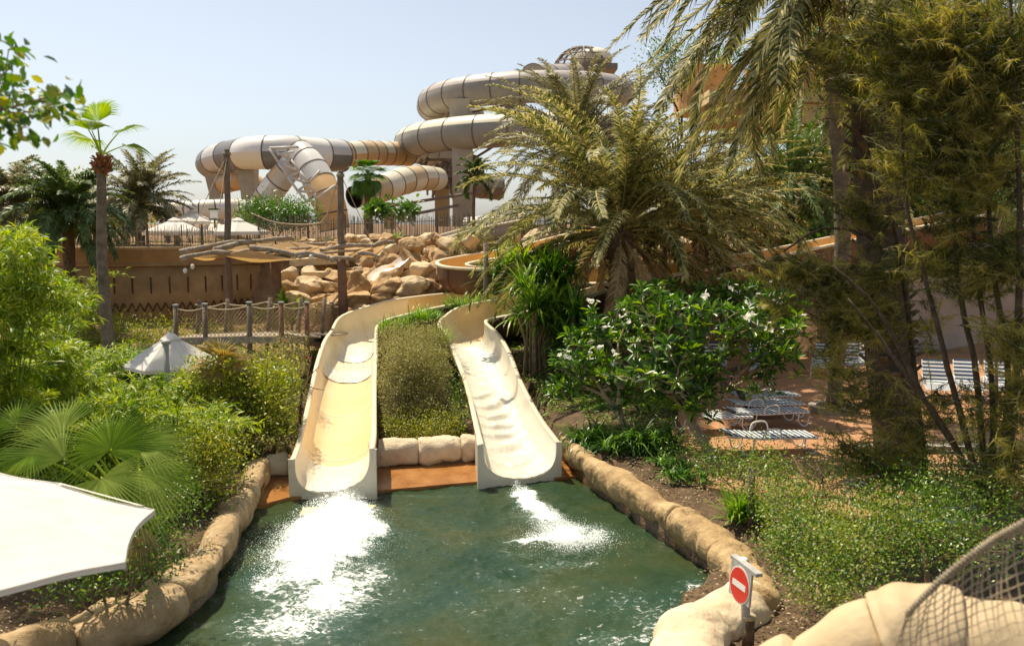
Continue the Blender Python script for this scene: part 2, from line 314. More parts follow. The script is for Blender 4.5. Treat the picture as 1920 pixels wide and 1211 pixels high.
def leaves(Pn, D, N, L, W, tpl):
    tv, tf = tpl; n = len(Pn); D = unit(D); S = unit(np.cross(N, D)); U = np.cross(D, S)
    L = np.broadcast_to(L, (n,)); W = np.broadcast_to(W, (n,))
    V = Pn[:, None] + tv[None, :, 0, None] * (D * L[:, None])[:, None] + tv[None, :, 1, None] * (S * W[:, None])[:, None] + tv[None, :, 2, None] * (U * L[:, None])[:, None]
    k = len(tv); Fc = (np.array(tf)[None] + (np.arange(n) * k)[:, None, None]).reshape(-1, len(tf[0]))
    return V.reshape(-1, 3), Fc, k
def leafpart(name, parent, mt, Pn, D, N, L, W, tpl, tint=None, kind='stuff'):
    k = free(Pn + unit(D) * np.reshape(np.broadcast_to(L, (len(Pn),)), (-1, 1)) * .6); f_ = lambda a: a[k] if hasattr(a, '__len__') else a
    Pn, D, N, L, W, tint = f_(Pn), f_(D), f_(N), f_(L), f_(W), f_(tint) if tint is not None else None
    V, Fc, k = leaves(Pn, D, N, L, W, tpl)
    t = RNG.random(len(Pn)) if tint is None else tint
    return part(name, V, Fc, mt, parent, True, kind, tint=np.repeat(t, k))
def strap_geo(O, az, el, L, W, droop, seg=6, twist=0):
    """arching straps: O origins (n,3)"""
    n = len(O); s = np.linspace(0, 1, seg + 1); L = np.broadcast_to(L, (n,)); W = np.broadcast_to(W, (n,)); droop = np.broadcast_to(droop, (n,))
    th = el[:, None] - droop[:, None] * s[None] ** 1.4
    h = np.cumsum(np.cos(th), 1) - np.cos(th[:, :1]); v = np.cumsum(np.sin(th), 1) - np.sin(th[:, :1])
    st = (L / seg)[:, None]; h = h * st; v = v * st
    dx, dy = np.cos(az)[:, None], np.sin(az)[:, None]
    C = np.stack([O[:, None, 0] + h * dx, O[:, None, 1] + h * dy, O[:, None, 2] + v], -1)
    prof = np.minimum(1, np.minimum(.45 + s * 3, (1 - s) * 2.2 + .02))
    side = np.stack([-np.sin(az + twist), np.cos(az + twist), np.zeros(n)], -1)
    w_ = (W[:, None] * prof[None] / 2)[..., None] * side[:, None]
    V = np.stack([C - w_, C + w_], 2).reshape(n, -1, 3); k = V.shape[1]
    f = np.array([(2 * i, 2 * i + 1, 2 * i + 3, 2 * i + 2) for i in range(seg)])
    return V.reshape(-1, 3), (f[None] + (np.arange(n) * k)[:, None, None]).reshape(-1, 4), k
def strap_plant(name, label, cat, base, heads, n, L, W, el=(.5, 1.5), droop=(.6, 1.8), mt='strap', group=None, seg=6, kind='stuff'):
    """heads: list of (dx,dy,dz) crowns; n straps each"""
    t = thing(name, label, cat, base, group); O = []; base = np.asarray(base, float)
    for h in heads: O.append(np.tile(base + np.array(h), (n, 1)) + RNG.normal(size=(n, 3)) * [.05, .05, .02])
    O = np.concatenate(O); O = O[free(O, .95)]; m = len(O)
    if m < 3: O = np.tile(base + [0, 0, .1], (n, 1)); m = n
    V, Fc, k = strap_geo(O, RNG.uniform(0, 2 * PI, m), RNG.uniform(*el, m), L * RNG.uniform(.6, 1.1, m), W * RNG.uniform(.7, 1.2, m), RNG.uniform(*droop, m), seg)
    part('leaf_blades', V, Fc, M[mt], t, True, kind, tint=np.repeat(RNG.random(m), k))
    mb = MB(); any_ = False
    for h in heads:
        if h[2] > .25:
            p = base + np.array(h); mb.add(*tube([base + np.array([h[0] * .6, h[1] * .6, -.1]), (base + p) / 2 + [0, 0, .05], p], [.05, .045, .05], 6)); any_ = True
    if any_: mb.part('stem', M['stem'], t)
    return t
def cloud(n, els, surf=.35):
    """points + outward directions in a union of ellipsoids els=[(c, r)], biased to the shell"""
    vol = np.array([np.prod(r) ** .7 for _, r in els]); idx = RNG.choice(len(els), n, p=vol / vol.sum())
    d = unit(RNG.normal(size=(n, 3))); rr = RNG.random(n) ** surf
    c = np.array([e[0] for e in els], float)[idx]; r = np.array([e[1] for e in els], float)[idx]
    lump = 1 + .16 * np.sin(d @ [5, 3, 4] + idx) + .12 * np.sin(d @ [-7, 9, 5] + 2 * idx)
    return c + d * r * (rr * lump)[:, None], d
def skeleton(tips, base, mb, r0, seg=5, depth=0, jit=.12):
    """branching: recursively split the tips"""
    tips = np.asarray(tips); n = len(tips); base = np.asarray(base, float)
    rad = lambda k: r0 * max(k, 1) ** .42
    if n == 1 or depth > 9:
        for t_ in tips:
            mid = (base * .5 + t_ * .5) + RNG.normal(size=3) * jit * np.linalg.norm(t_ - base) * .5 - [0, 0, .04 * np.linalg.norm(t_ - base)]
            mb.add(*tube(catmull([base, mid, t_], 4), np.linspace(rad(1) * 1.1, rad(1) * .8, 4), 5, False))
        return
    c = tips.mean(0); e = base + (c - base) * rnd(.28, .42) + RNG.normal(size=3) * jit * np.linalg.norm(c - base) * .4
    mb.add(*tube(catmull([base, (base + e) / 2 + RNG.normal(size=3) * jit * .15 * np.linalg.norm(e - base), e], 4), np.linspace(rad(n) * 1.05, rad(n * .8), 4), 7, False))
    X = tips - c; u = np.linalg.svd(X, full_matrices=False)[2][0]; pr = X @ u; med = np.median(pr) + RNG.normal() * .05
    a = tips[pr <= med]; b = tips[pr > med]
    if len(a) == 0 or len(b) == 0: a, b = tips[:n // 2], tips[n // 2:]
    skeleton(a, e, mb, r0, seg, depth + 1, jit); skeleton(b, e, mb, r0, seg, depth + 1, jit)
def shrub(name, label, cat, base, els, n, L, W, mt, ntips=24, tpl=T_DIA, r0=.012, group=None, spread=.22, surf=.35, droop=0., stem='stem', flowers=None, cl=9, sprays=True):
    """leafy shrub: twig sprays around branch tips. els world-space"""
    t = thing(name, label, cat, base, group)
    k = max(4, n // cl); C, D = cloud(k, els, surf)
    Pn = np.repeat(C, cl, 0) + RNG.normal(size=(k * cl, 3)) * spread; dd = np.repeat(D, cl, 0)
    dirs = unit(dd * .8 + RNG.normal(size=dd.shape) * .75 + [0, 0, .25 - droop])
    nn = unit(RNG.normal(size=dd.shape) * .55 + dd * .5 + [0, 0, .9])
    tt = np.clip(np.repeat(RNG.random(k), cl) * .6 + RNG.random(k * cl) * .5, 0, 1)
    leafpart('foliage', t, M[mt], Pn, dirs, nn, L * RNG.uniform(.6, 1.2, k * cl), W * RNG.uniform(.7, 1.2, k * cl), tpl, tt)
    mb = MB(); skeleton(C[RNG.choice(k, min(k, ntips), False)], np.asarray(base, float) - [0, 0, .15], mb, r0); mb.part('branches', M[stem], t, True, 'stuff')
    if flowers:
        nf, fm, fs = flowers; C2, D2 = cloud(nf, els, .04)
        for i in range(nf):
            m_ = MB()
            for q in range(5): V, Fc, _ = leaves(C2[i][None] + D2[i] * .06, unit(D2[i] * .5 + RNG.normal(size=3))[None], D2[i][None] + .01, fs, fs * .8, T_DIA); m_.add(V, Fc)
            m_.part('flower', M[fm], t)
    return t
# ---- date palm fronds
def frond_mesh(name, L, el, curve, n, ll, lw, mt, dead=False, seed=0, vee=.35, hang=.5, mt2=None):
    r = np.random.default_rng(seed); K = 24; s = np.linspace(0, 1, K); th = el - curve * s ** 1.35; side = r.normal() * .10
    C = np.stack([np.concatenate([[0], np.cumsum(np.cos(th[:-1]))]) * L / (K - 1), side * L * s ** 2, np.concatenate([[0], np.cumsum(np.sin(th[:-1]))]) * L / (K - 1)], 1)
    mb = MB(); V, Fc = tube(C, np.linspace(.03, .006, K) * (L / 4.), 5, False); mb.add(V, Fc, .85)
    si = np.linspace(.13, .995, n); c = np.stack([np.interp(si, s, C[:, j]) for j in range(3)], 1)
    T = unit(np.stack([np.interp(si, s, np.gradient(C[:, j])) for j in range(3)], 1)); Sd = unit(np.cross([0, 0, 1.], T)); U = np.cross(T, Sd)
    prof = np.interp(si, [.13, .3, .55, .85, 1], [.5, 1, .95, .6, .35])
    for sg in (-1, 1):
        k = len(si); ve = vee + r.normal(size=k) * .22
        d = unit(T * (.55 + .5 * si)[:, None] + sg * Sd * .85 + U * ve[:, None] + r.normal(size=(k, 3)) * .07)
        l = ll * prof * r.uniform(.8, 1.12, k); w_ = lw * r.uniform(.8, 1.15, k)
        nrm = unit(U * 1. - sg * Sd * .3 + r.normal(size=(k, 3)) * .25)
        wv = unit(np.cross(d, nrm)) * (w_ / 2)[:, None]
        h = hang * l * (1 + r.normal(size=k) * .3)
        mid = c + d * (l * .55)[:, None] - np.array([0, 0, 1.]) * (h * .13)[:, None]
        tip = c + d * (l * .95)[:, None] - np.array([0, 0, 1.]) * (h * .5)[:, None]
        V = np.stack([c - wv * .6, c + wv * .6, mid - wv, mid + wv, tip], 1).reshape(-1, 3)
        f = (np.array([(0, 1, 3), (0, 3, 2), (2, 3, 4)])[None] + (np.arange(k) * 5)[:, None, None]).reshape(-1, 3)
        mb.add(V, f, np.repeat(np.clip(r.random(k) * .8 + r.random() * .2, 0, 1), 5))
    V, Fc = mb.out(); return mesh(name, V, Fc, M[mt], True, tint=np.concatenate(mb.T))
def date_palm(name, label, crown, base, L, nf, n, ll, lw, tr, mt='date', group=None, elr=(-35, 82), azf=None, boots=True, dead=3, tm='boot', bias=None, key=''):
    base = np.asarray(base, float); crown = np.asarray(crown, float); t = thing(name, label, 'palm tree', base, group)
    H = crown[2] - base[2]; mid = (base + crown) / 2 + [rnd(-.03, .03) * H, 0, 0]
    Cc = catmull([base - [0, 0, .2], mid, crown], 14); R = np.linspace(tr * 1.05, tr, 14); R[-1] = tr * .7
    V, Fc = tube(Cc, R, 12); V += unit(V - np.repeat(Cc, 12, 0)[:len(V)] if len(V) == 14 * 12 else V) * wob(V, tr * .05, 9, 3)[:, None]
    part('trunk', V, Fc, M[tm], t, True)
    if boots:   # cut leaf bases in a spiral
        mb = MB(); k = int(H / .055) if boots is True else boots; k = min(k, 320)
        for i in range(k):
            f = 1 - i / k * (1 if H < 4 else .8); a = i * 2.399; c = np.array([np.interp(f, np.linspace(0, 1, 14), Cc[:, j]) for j in range(3)])
            d = np.array([math.cos(a), math.sin(a), 0]); b0 = c + d * tr * .85; e0 = c + d * tr * rnd(1.22, 1.5) + [0, 0, rnd(.10, .22)]
            mb.add(*beam(b0, e0, rnd(.09, .14) * (tr / .3) ** .5, .05), rnd(0, 1))
        mb.part('leaf_bases', M['boot'], t, False, 'stuff')
    NB = 7; classes = []
    for c in range(NB):
        el = math.radians(elr[0] + (elr[1] - elr[0]) * (c + .5) / NB)
        classes.append([frond_mesh(f'frond{key}', L, el, 1.3 + .5 * rnd(-.5, .8) - .25 * (c / NB), n, ll, lw, mt, seed=c * 7 + v + len(label), hang=.75) for v in range(2)])
    for i in range(nf):
        f = (i + .5) / nf; c = min(NB - 1, int(f ** .8 * NB)); a = i * 2.39996 + rnd(-.2, .2)
        if azf is not None and not azf(a % (2 * PI), c): continue
        link('frond', random.choice(classes[c]), t, crown - base + np.array([math.cos(a), math.sin(a), 0]) * tr * .3 + [0, 0, -.35 + .4 * c / NB],
             (rnd(-.25, .25), rnd(-.10, .10), a), rnd(.82, 1.08))
    if dead:
        dm = [frond_mesh('dead_frond', L * .72, math.radians(-40), .95, n, ll * .9, lw, 'date_dead', seed=50 + q, hang=.9) for q in range(2)]
        for i in range(dead):
            a = rnd(0, 6.28); link('dead_frond', random.choice(dm), t, crown - base + np.array([math.cos(a), math.sin(a), 0]) * tr * .5 - [0, 0, .45], (rnd(-.3, .3), 0, a), rnd(.7, 1))
    return t, classes
# ---- fan palm leaves
def fan_mesh(name, lp, R, el, bl, n=34, span=2.6, mt='fan', seed=0, droop=.35, split=.55, costa=.25):
    """petiole lp at elevation el, blade with its axis elevation bl"""
    r = np.random.default_rng(seed); mb = MB()
    pc = catmull([[0, 0, 0], [math.cos(el) * lp * .5, 0, math.sin(el) * lp * .55], [math.cos(el) * lp, 0, math.sin(el) * lp]], 6)
    mb.add(*tube(pc, np.linspace(.022, .012, 6) * (R + .3), 5, False), .8)
    h = pc[-1]; X = np.array([math.cos(bl), 0, math.sin(bl)]); Y = np.array([0, 1., 0]); N = np.cross(X, Y)
    if N[2] < 0: N = -N
    da = span / n
    for i in range(n):
        a = -span / 2 + da * (i + .5); d = X * math.cos(a) + Y * math.sin(a); sd = -X * math.sin(a) + Y * math.cos(a)
        Ri = R * (1 - .22 * (abs(a) / (span / 2)) ** 2) * r.uniform(.93, 1.05); hw = math.tan(da / 2) * .98
        cup = N * (.22 * Ri * (abs(a) / (span / 2)) ** 1.5)
        def pt(f, side, up): return h + d * Ri * f + sd * side * Ri * min(f, split) * hw * (1 if f <= split else max(.0, 1 - (f - split) / (1 - split))) + N * up * Ri + cup * f - np.array([0, 0, 1.]) * droop * Ri * max(0, f - split) ** 1.5
        pl = hw * .5
        V = [h + d * .02, pt(split, -1, -pl * .5), pt(split, 0, pl * split), pt(split, 1, -pl * .5), pt(.8, -1, 0), pt(.8, 0, pl * .3), pt(.8, 1, 0), pt(1, 0, 0)]
        mb.add(V, [(0, 1, 2), (0, 2, 3), (1, 4, 5, 2), (2, 5, 6, 3), (4, 7, 5), (5, 7, 6)], np.clip(r.random() * .5 + .25 + .0 * i, 0, 1))
    V, Fc = mb.out(); return mesh(name, V, Fc, M[mt], False, tint=np.concatenate(mb.T))
def fan_palm(name, label, base, crown, tr, nl, lp, R, mt='fan', n=30, elr=(-35, 80), tm='trunk_grey', dead=0, az=None, droop=.5, boots=0, group=None, rings=True):
    base = np.asarray(base, float); crown = np.asarray(crown, float); t = thing(name, label, 'palm tree', base, group)
    H = np.linalg.norm(crown - base)
    if H > .3:
        K = max(8, int(H / .12)); K = min(K, 90); Cc = catmull([base - [0, 0, .2], (base + crown) / 2 + [rnd(-.02, .02) * H, 0, 0], crown], K)
        R_ = np.linspace(tr * 1.25, tr * .85, K) * (1 + (.05 * (np.arange(K) % 2) if rings else 0)); V, Fc = tube(Cc, R_, 14)
        part('trunk', V, Fc, M[tm], t, True)
    if boots:
        mb = MB()
        for i in range(boots):
            a = i * 2.399; c = crown - [0, 0, .12 + .5 * i / boots]; d = np.array([math.cos(a), math.sin(a), 0])
            mb.add(*beam(c + d * tr * .7, c + d * tr * rnd(1.8, 2.4) + [0, 0, rnd(.08, .25)], .09, .03), rnd(0, 1))
        mb.part('leaf_bases', M['trunk_red'], t, False, 'stuff')
    cls = []
    for c in range(5):
        e = math.radians(elr[0] + (elr[1] - elr[0]) * (c + .5) / 5)
        cls.append([fan_mesh('fan_leaf', lp, R, e, e - math.radians(25) if c > 1 else e - math.radians(35), n, mt=mt, seed=c * 3 + v, droop=droop) for v in range(2)])
    for i in range(nl):
        f = (i + .5) / nl; c = int(f * 5); a = i * 2.39996 + rnd(-.15, .15)
        link('fan_leaf', random.choice(cls[c]), t, crown - base, (rnd(-.3, .3), 0, a), rnd(.85, 1.1))
    return t
# ------------------------------------------------------------------ terrain
POOLPX_L = [(500, 868), (492, 900), (470, 950), (430, 1020), (375, 1090), (300, 1150), (215, 1200), (120, 1235), (0, 1265)]
POOLPX_R = [(1075, 858), (1110, 893), (1170, 935), (1240, 985), (1300, 1035), (1338, 1080), (1325, 1112), (1285, 1150), (1262, 1185), (1255, 1230)]
pl_ = [G(*p)[:2] for p in POOLPX_L]; pr_ = [G(*p)[:2] for p in POOLPX_R]
POOL = np.array(pl_[::-1] + [G(505, 862)[:2], G(800, 845)[:2], G(1060, 845)[:2]] + pr_ + [np.array([2.7, 9.]), np.array([2.4, 4.]), np.array([-10, 4.]), np.array([-11, 11.])])
def inside(X, Y, poly):
    r = np.zeros(X.shape, bool); n = len(poly)
    for i in range(n):
        x1, y1 = poly[i]; x2, y2 = poly[(i + 1) % n]
        c = ((y1 > Y) != (y2 > Y)); xx = (x2 - x1) * (Y - y1) / (y2 - y1 + 1e-12) + x1; r ^= c & (X < xx)
    return r
def pdist(X, Y, poly):
    d = np.full(X.shape, 1e9); n = len(poly)
    for i in range(n):
        a = poly[i]; b = poly[(i + 1) % n]; ab = b - a; t = np.clip(((X - a[0]) * ab[0] + (Y - a[1]) * ab[1]) / (ab @ ab + 1e-9), 0, 1)
        d = np.minimum(d, np.hypot(X - a[0] - t * ab[0], Y - a[1] - t * ab[1]))
    return d
CP = np.array([(-11.5, 38.5, 1.3), (-10, 40, 1.9), (-12, 41, 1.6), (-8, 9, .4), (-8, 13, .45), (-8, 17, .5), (-8, 21, .6), (-10, 26, .9), (-10, 32, 1.2), (-14, 28, 1.2), (-5.5, 24, .45), (-6, 28, .8), (-7, 34, 1.3), (-9, 39, 1.5), (-14, 36, 1.5),
    (-5, 25, .2), (-4.8, 22, .1), (-4.6, 28, .9), (-3.5, 31, 1.5), (-2, 33, 2.0), (-1, 22.5, .7), (-2.6, 24, .9), (-2.2, 27, 1.3), (-1.8, 29, 1.7), (0, 31, 1.8), (1.5, 33, 2.2), (-.8, 25, .3), (.3, 22.5, .2), (-.5, 28, 1.0),
    (3.5, 31, 2.6), (5, 33, 3.0), (3, 36, 3.2), (0, 36, 2.6), (-4, 36, 1.8), (-4, 40, 3.4), (0, 41, 4.2), (4, 41, 4.4), (-7, 42, 4.0), (-6, 46, 5.2), (0, 47, 5.2), (-12, 46, 4.9),
    (3, 21, .6), (4, 26, .8), (3, 24, .8), (6, 18, .6), (5, 13, .42), (3.4, 11, .4), (8, 9, .7), (8, 24, .6), (14, 30, .6), (18, 36, .6), (12, 20, .6), (20, 25, .6),
    (9, 41, 3.6), (14, 42, 3.8), (22, 43, 4), (10, 48, 5), (16, 52, 7), (26, 52, 9), (22, 62, 11), (8, 60, 6.5), (36, 60, 13), (-10, 60, 5.2), (0, 60, 5.3), (-20, 60, 5), (0, 80, 5.3), (-30, 90, 5), (20, 90, 7), (-25, 30, 1.5), (-25, 15, 1), (-40, 60, 5), (30, 25, .8), (30, 10, 1)], float)
def height0(X, Y):
    X = np.asarray(X, float); Y = np.asarray(Y, float); num = np.zeros(X.shape); den = np.zeros(X.shape) + 1e-9
    for x, y, z in CP:
        d2 = (X - x) ** 2 + (Y - y) ** 2; w_ = 1 / (d2 + .25) ** 2; num += w_ * z; den += w_
    h = num / den
    far = sm(95, 160, np.hypot(X, Y)); h = h * (1 - far) + 4.2 * far
    inner_ = sm(4.4, 5.4, X) * (1 - sm(37.3, 37.6, Y)) * sm(17, 18.5, Y)
    k = sm(3.6, 5.2, X) * (1 - sm(37.75, 37.85, Y)) * sm(15, 16.5, Y) * (1 - sm(26, 30, Y) * (1 - sm(5.5, 8, X))); h = h * (1 - k) + .6 * k - .14 * inner_
    return h
def height(X, Y):
    X = np.asarray(X, float); Y = np.asarray(Y, float); h = height0(X, Y); cd, cz = chan(X, Y); h = np.where(cd < 2.0, np.minimum(h, cz - 1.35 + 3 * sm(1.2, 2.0, cd)), h)
    ins = inside(X, Y, POOL); d = pdist(X, Y, POOL); dep = np.where(ins, sm(-.1, .35, d), 0)
    return h * (1 - dep) - 1.6 * dep
def gz(x, y): return float(height(np.array([x]), np.array([y]))[0])
def grounded(px, py_guess, Y):
    p = P(px, py_guess, Y); p[2] = gz(p[0], p[1]); return p
xs = np.unique(np.concatenate([np.linspace(-2500, -80, 14), np.linspace(-80, -24, 30), np.arange(-24, 28, .3), np.linspace(28, 80, 28), np.linspace(80, 2500, 14)]))
ys = np.unique(np.concatenate([np.linspace(-300, -5, 8), np.arange(-5, 62, .3), np.linspace(62, 130, 40), np.linspace(130, 4000, 18)]))
XX, YY = np.meshgrid(xs, ys); HH = height(XX, YY); GV = np.stack([XX, YY, HH], -1).reshape(-1, 3)
nearm = (np.abs(XX) < 40) & (YY < 90) & (HH > -.5)
GV[:, 2] += np.where(nearm.ravel(), wob(GV, .05, 1.7, 5, 3), 0)
nx, ny = len(xs), len(ys); i_, j_ = np.meshgrid(np.arange(nx - 1), np.arange(ny - 1)); a_ = (j_ * nx + i_).ravel()
GF = np.stack([a_, a_ + 1, a_ + nx + 1, a_ + nx], 1)
cx_ = GV[GF].mean(1); mi = np.where((cx_[:, 1] > 37.8) & (cx_[:, 0] > 5) | (cx_[:, 1] > 34), 1, 0)
mi = np.where(inside(cx_[:, 0], cx_[:, 1], POOL), 2, mi)
g = link('ground', mesh('ground', GV, GF, [M['soil'], M['hill'], M['wet_rock']], True, midx=mi)); setmeta(g, 'brown garden soil and rising sandy hill around the pool', None, None, 'structure')
# terracotta deck sheet
dk = [(3.9, 20.5), (4.2, 18.3), (6.2, 16.4), (8.5, 15.2), (14, 14.6), (26, 15), (26, 37.6), (7.2, 37.6), (5.8, 30), (4.9, 25.5)]
dk = [(a, b, .625) for a, b in dk]; nd = len(dk); V = dk + [(a, b, .2) for a, b, _ in dk]
d_ = part('pavement', V, [tuple(range(nd))] + [(i, i + nd, (i + 1) % nd + nd, (i + 1) % nd) for i in range(nd)], M['deck']); setmeta(d_, 'terracotta sun deck under the loungers', None, None, 'structure')
# ------------------------------------------------------------------ pool water
x0, x1, y0, y1, st = -10.5, 4.6, 7.5, 22.4, .05
xs = np.arange(x0, x1, st); ys = np.arange(y0, y1, st); XX, YY = np.meshgrid(xs, ys)
keep = inside(XX, YY, POOL) | (pdist(XX, YY, POOL) < .55)
def gauss(cx, cy, rx, ry, a=0): c, s = math.cos(a), math.sin(a); dx = XX - cx; dy = YY - cy; return np.exp(-((dx * c + dy * s) / rx) ** 2 - ((-dx * s + dy * c) / ry) ** 2)
foam = np.zeros_like(XX); lift = np.zeros_like(XX)
def blob(px, py, rx, ry, a, amp, up=0.):
    global foam, lift
    c = G(px, py); g_ = gauss(c[0], c[1], rx, ry, a); foam = np.maximum(foam, foam * .5 + g_ * amp); lift = lift + g_ * up
blob(645, 965, .60, .65, 0, 1.7, .08); blob(628, 1000, .85, .75, .1, 2.0, .26); blob(600, 1040, .85, .75, .1, 1.35, .14); blob(570, 1085, .95, .75, .1, .74, .04); blob(590, 1140, 1.0, .9, .2, .60)
blob(500, 1100, .4, .6, .2, .5); blob(640, 1110, .7, 1.0, 0, .56); blob(530, 1180, 1.0, .7, 0, .52); blob(705, 1000, .3, .6, 0, .6); blob(700, 1080, .5, .7, .0, .42)
blob(982, 930, .30, .35, 0, 1.5, .06); blob(1000, 950, .28, .45, .35, 1.35, .08); blob(1022, 975, .35, .35, .3, 1.05, .05); blob(1060, 1012, 1.0, .17, .1, .85, .02); blob(1085, 990, .8, .3, .1, .5)
blob(1000, 1015, .6, .2, 0, .55); blob(1120, 1000, .35, .3, 0, .55); blob(1050, 1060, 1.2, .25, .1, .38); blob(1310, 1105, .35, .5, 0, .55); blob(1240, 1180, .5, .7, 0, .48); blob(1150, 1200, .9, .4, 0, .42)
blob(1180, 1130, 1.6, 1.0, 0, .30); blob(900, 1120, 2.5, 1.6, 0, .22); blob(350, 1130, .4, .5, 0, .35); blob(820, 930, 1.4, .12, .05, .3); blob(970, 1040, .5, .25, 0, .3)
foam = np.maximum(foam, .10 + .05 * wob(np.stack([XX, YY, 0 * XX], -1).reshape(-1, 3), 1, .9, 77, 2).reshape(XX.shape))  # faint foam everywhere, its white flecks also painting in sparkle
Wz = np.zeros_like(XX); r_ = np.random.default_rng(3)
WP = np.stack([XX, YY, 0 * XX], -1).reshape(-1, 3); warp = wob(WP, .35, 1.3, 11, 2).reshape(XX.shape)
for q in range(46):
    wl = .22 * 1.055 ** q; th = r_.uniform(-1.4, 1.4) + (PI / 2 if q % 3 else 0); k = 2 * PI / wl; ph = r_.uniform(0, 6.28)
    s_ = np.sin((XX * math.cos(th) + YY * math.sin(th)) * k + ph + 2.2 * warp); Wz += (1 - np.abs(s_)) * .0032 * wl ** .55 * 1.2
Wz = (Wz - Wz.mean()) * 1.45
fb = wob(WP, .5, 9, 21, 4).reshape(XX.shape)
Wz = Wz * (1 + .8 * foam) + lift * (1 + .55 * fb) + np.clip(foam, 0, 1.2) * np.abs(fb) * .07
Wz -= (pdist(XX, YY, POOL) < .05) * 0
nx, ny = len(xs), len(ys); i_, j_ = np.meshgrid(np.arange(nx - 1), np.arange(ny - 1)); a_ = (j_ * nx + i_).ravel(); GF = np.stack([a_, a_ + 1, a_ + nx + 1, a_ + nx], 1)
kf = keep.ravel(); GF = GF[kf[GF].all(1)]
WV = np.stack([XX, YY, Wz], -1).reshape(-1, 3)
used = np.zeros(len(WV), bool); used[GF.ravel()] = True; remap = np.cumsum(used) - 1; GF = remap[GF]
FO = foam.ravel()[used]
m = bpy.data.materials.new('pool_water'); m.use_nodes = True; n = m.node_tree.nodes; L = m.node_tree.links; bs = n['Principled BSDF']
geo = n.new('ShaderNodeNewGeometry')
nz = n.new('ShaderNodeTexNoise'); nz.inputs['Scale'].default_value = .55; nz.inputs['Detail'].default_value = 4; L.new(geo.outputs['Position'], nz.inputs['Vector'])
rp = n.new('ShaderNodeValToRGB'); e = rp.color_ramp.elements; e[0].position = .35; e[0].color = (.012, .034, .014, 1); e[1].position = .68; e[1].color = (.046, .052, .012, 1)
x_ = e.new(.5); x_.color = (.026, .046, .015, 1); L.new(nz.outputs['Fac'], rp.inputs['Fac'])
at = n.new('ShaderNodeAttribute'); at.attribute_name = 'foam'
mp = n.new('ShaderNodeMapping'); mp.inputs['Scale'].default_value = (1., 1.5, 1.); L.new(geo.outputs['Position'], mp.inputs['Vector'])
n2 = n.new('ShaderNodeTexNoise'); n2.inputs['Scale'].default_value = 6.5; n2.inputs['Detail'].default_value = 9; n2.inputs['Roughness'].default_value = .72; n2.inputs['Distortion'].default_value = 1.1; L.new(mp.outputs[0], n2.inputs['Vector'])
a1 = n.new('ShaderNodeMath'); a1.operation = 'MULTIPLY_ADD'; L.new(at.outputs['Fac'], a1.inputs[0]); a1.inputs[1].default_value = .42; L.new(n2.outputs['Fac'], a1.inputs[2])
r2 = n.new('ShaderNodeValToRGB'); r2.color_ramp.elements[0].position = .70; r2.color_ramp.elements[1].position = .83; L.new(a1.outputs[0], r2.inputs['Fac'])
mx = n.new('ShaderNodeMix'); mx.data_type = 'RGBA'; L.new(r2.outputs['Color'], mx.inputs['Factor']); L.new(rp.outputs['Color'], mx.inputs[6]); mx.inputs[7].default_value = (.86, .89, .88, 1)
# aerated pale green water round the foam
ms = n.new('ShaderNodeMath'); ms.operation = 'MULTIPLY'; ms.use_clamp = True; L.new(at.outputs['Fac'], ms.inputs[0]); ms.inputs[1].default_value = .55
mx0 = n.new('ShaderNodeMix'); mx0.data_type = 'RGBA'; L.new(ms.outputs[0], mx0.inputs['Factor']); L.new(rp.outputs['Color'], mx0.inputs[6]); mx0.inputs[7].default_value = (.10, .20, .17, 1); L.new(mx0.outputs[2], mx.inputs[6])
L.new(mx.outputs[2], bs.inputs['Base Color'])
rr_ = n.new('ShaderNodeMapRange'); L.new(r2.outputs['Color'], rr_.inputs['Value']); rr_.inputs['To Min'].default_value = .06; rr_.inputs['To Max'].default_value = .6; L.new(rr_.outputs[0], bs.inputs['Roughness'])
bs.inputs['Specular IOR Level'].default_value = .38; bs.inputs['IOR'].default_value = 1.33
nb = n.new('ShaderNodeTexNoise'); nb.inputs['Scale'].default_value = 9; nb.inputs['Detail'].default_value = 6; nb.inputs['Roughness'].default_value = .6; nb.inputs['Distortion'].default_value = .6; L.new(geo.outputs['Position'], nb.inputs['Vector'])
bp = n.new('ShaderNodeBump'); bp.inputs['Strength'].default_value = .55; bp.inputs['Distance'].default_value = .05; L.new(nb.outputs['Fac'], bp.inputs['Height']); L.new(bp.outputs['Normal'], bs.inputs['Normal'])
o = link('water', mesh('water', WV[used], GF, m, True, attrs={'foam': FO})); setmeta(o, 'dark green choppy splash pool water with white foam', None, None, 'structure')
# brown shelf at the back of the pool, a breath above the water
led = [G(455, 962), G(540, 938), G(720, 924), G(895, 908), G(1050, 900), G(1118, 893), G(1125, 850), G(1000, 846), G(700, 852), G(500, 868)]
led = [np.array([p[0], p[1], .075 + (.12 if i > 5 else 0)]) for i, p in enumerate(led)]; nd = len(led)
V = led + [p * [1, 1, 0] + [0, 0, -.4] for p in led]
o = part('ledge', V, [tuple(range(nd))] + [(i, (i + 1) % nd, (i + 1) % nd + nd, i + nd) for i in range(nd)], M['ledge']); setmeta(o, 'wet orange brown shelf at the back of the splash pool', 'pool ledge', None, 'structure'); del o['category']
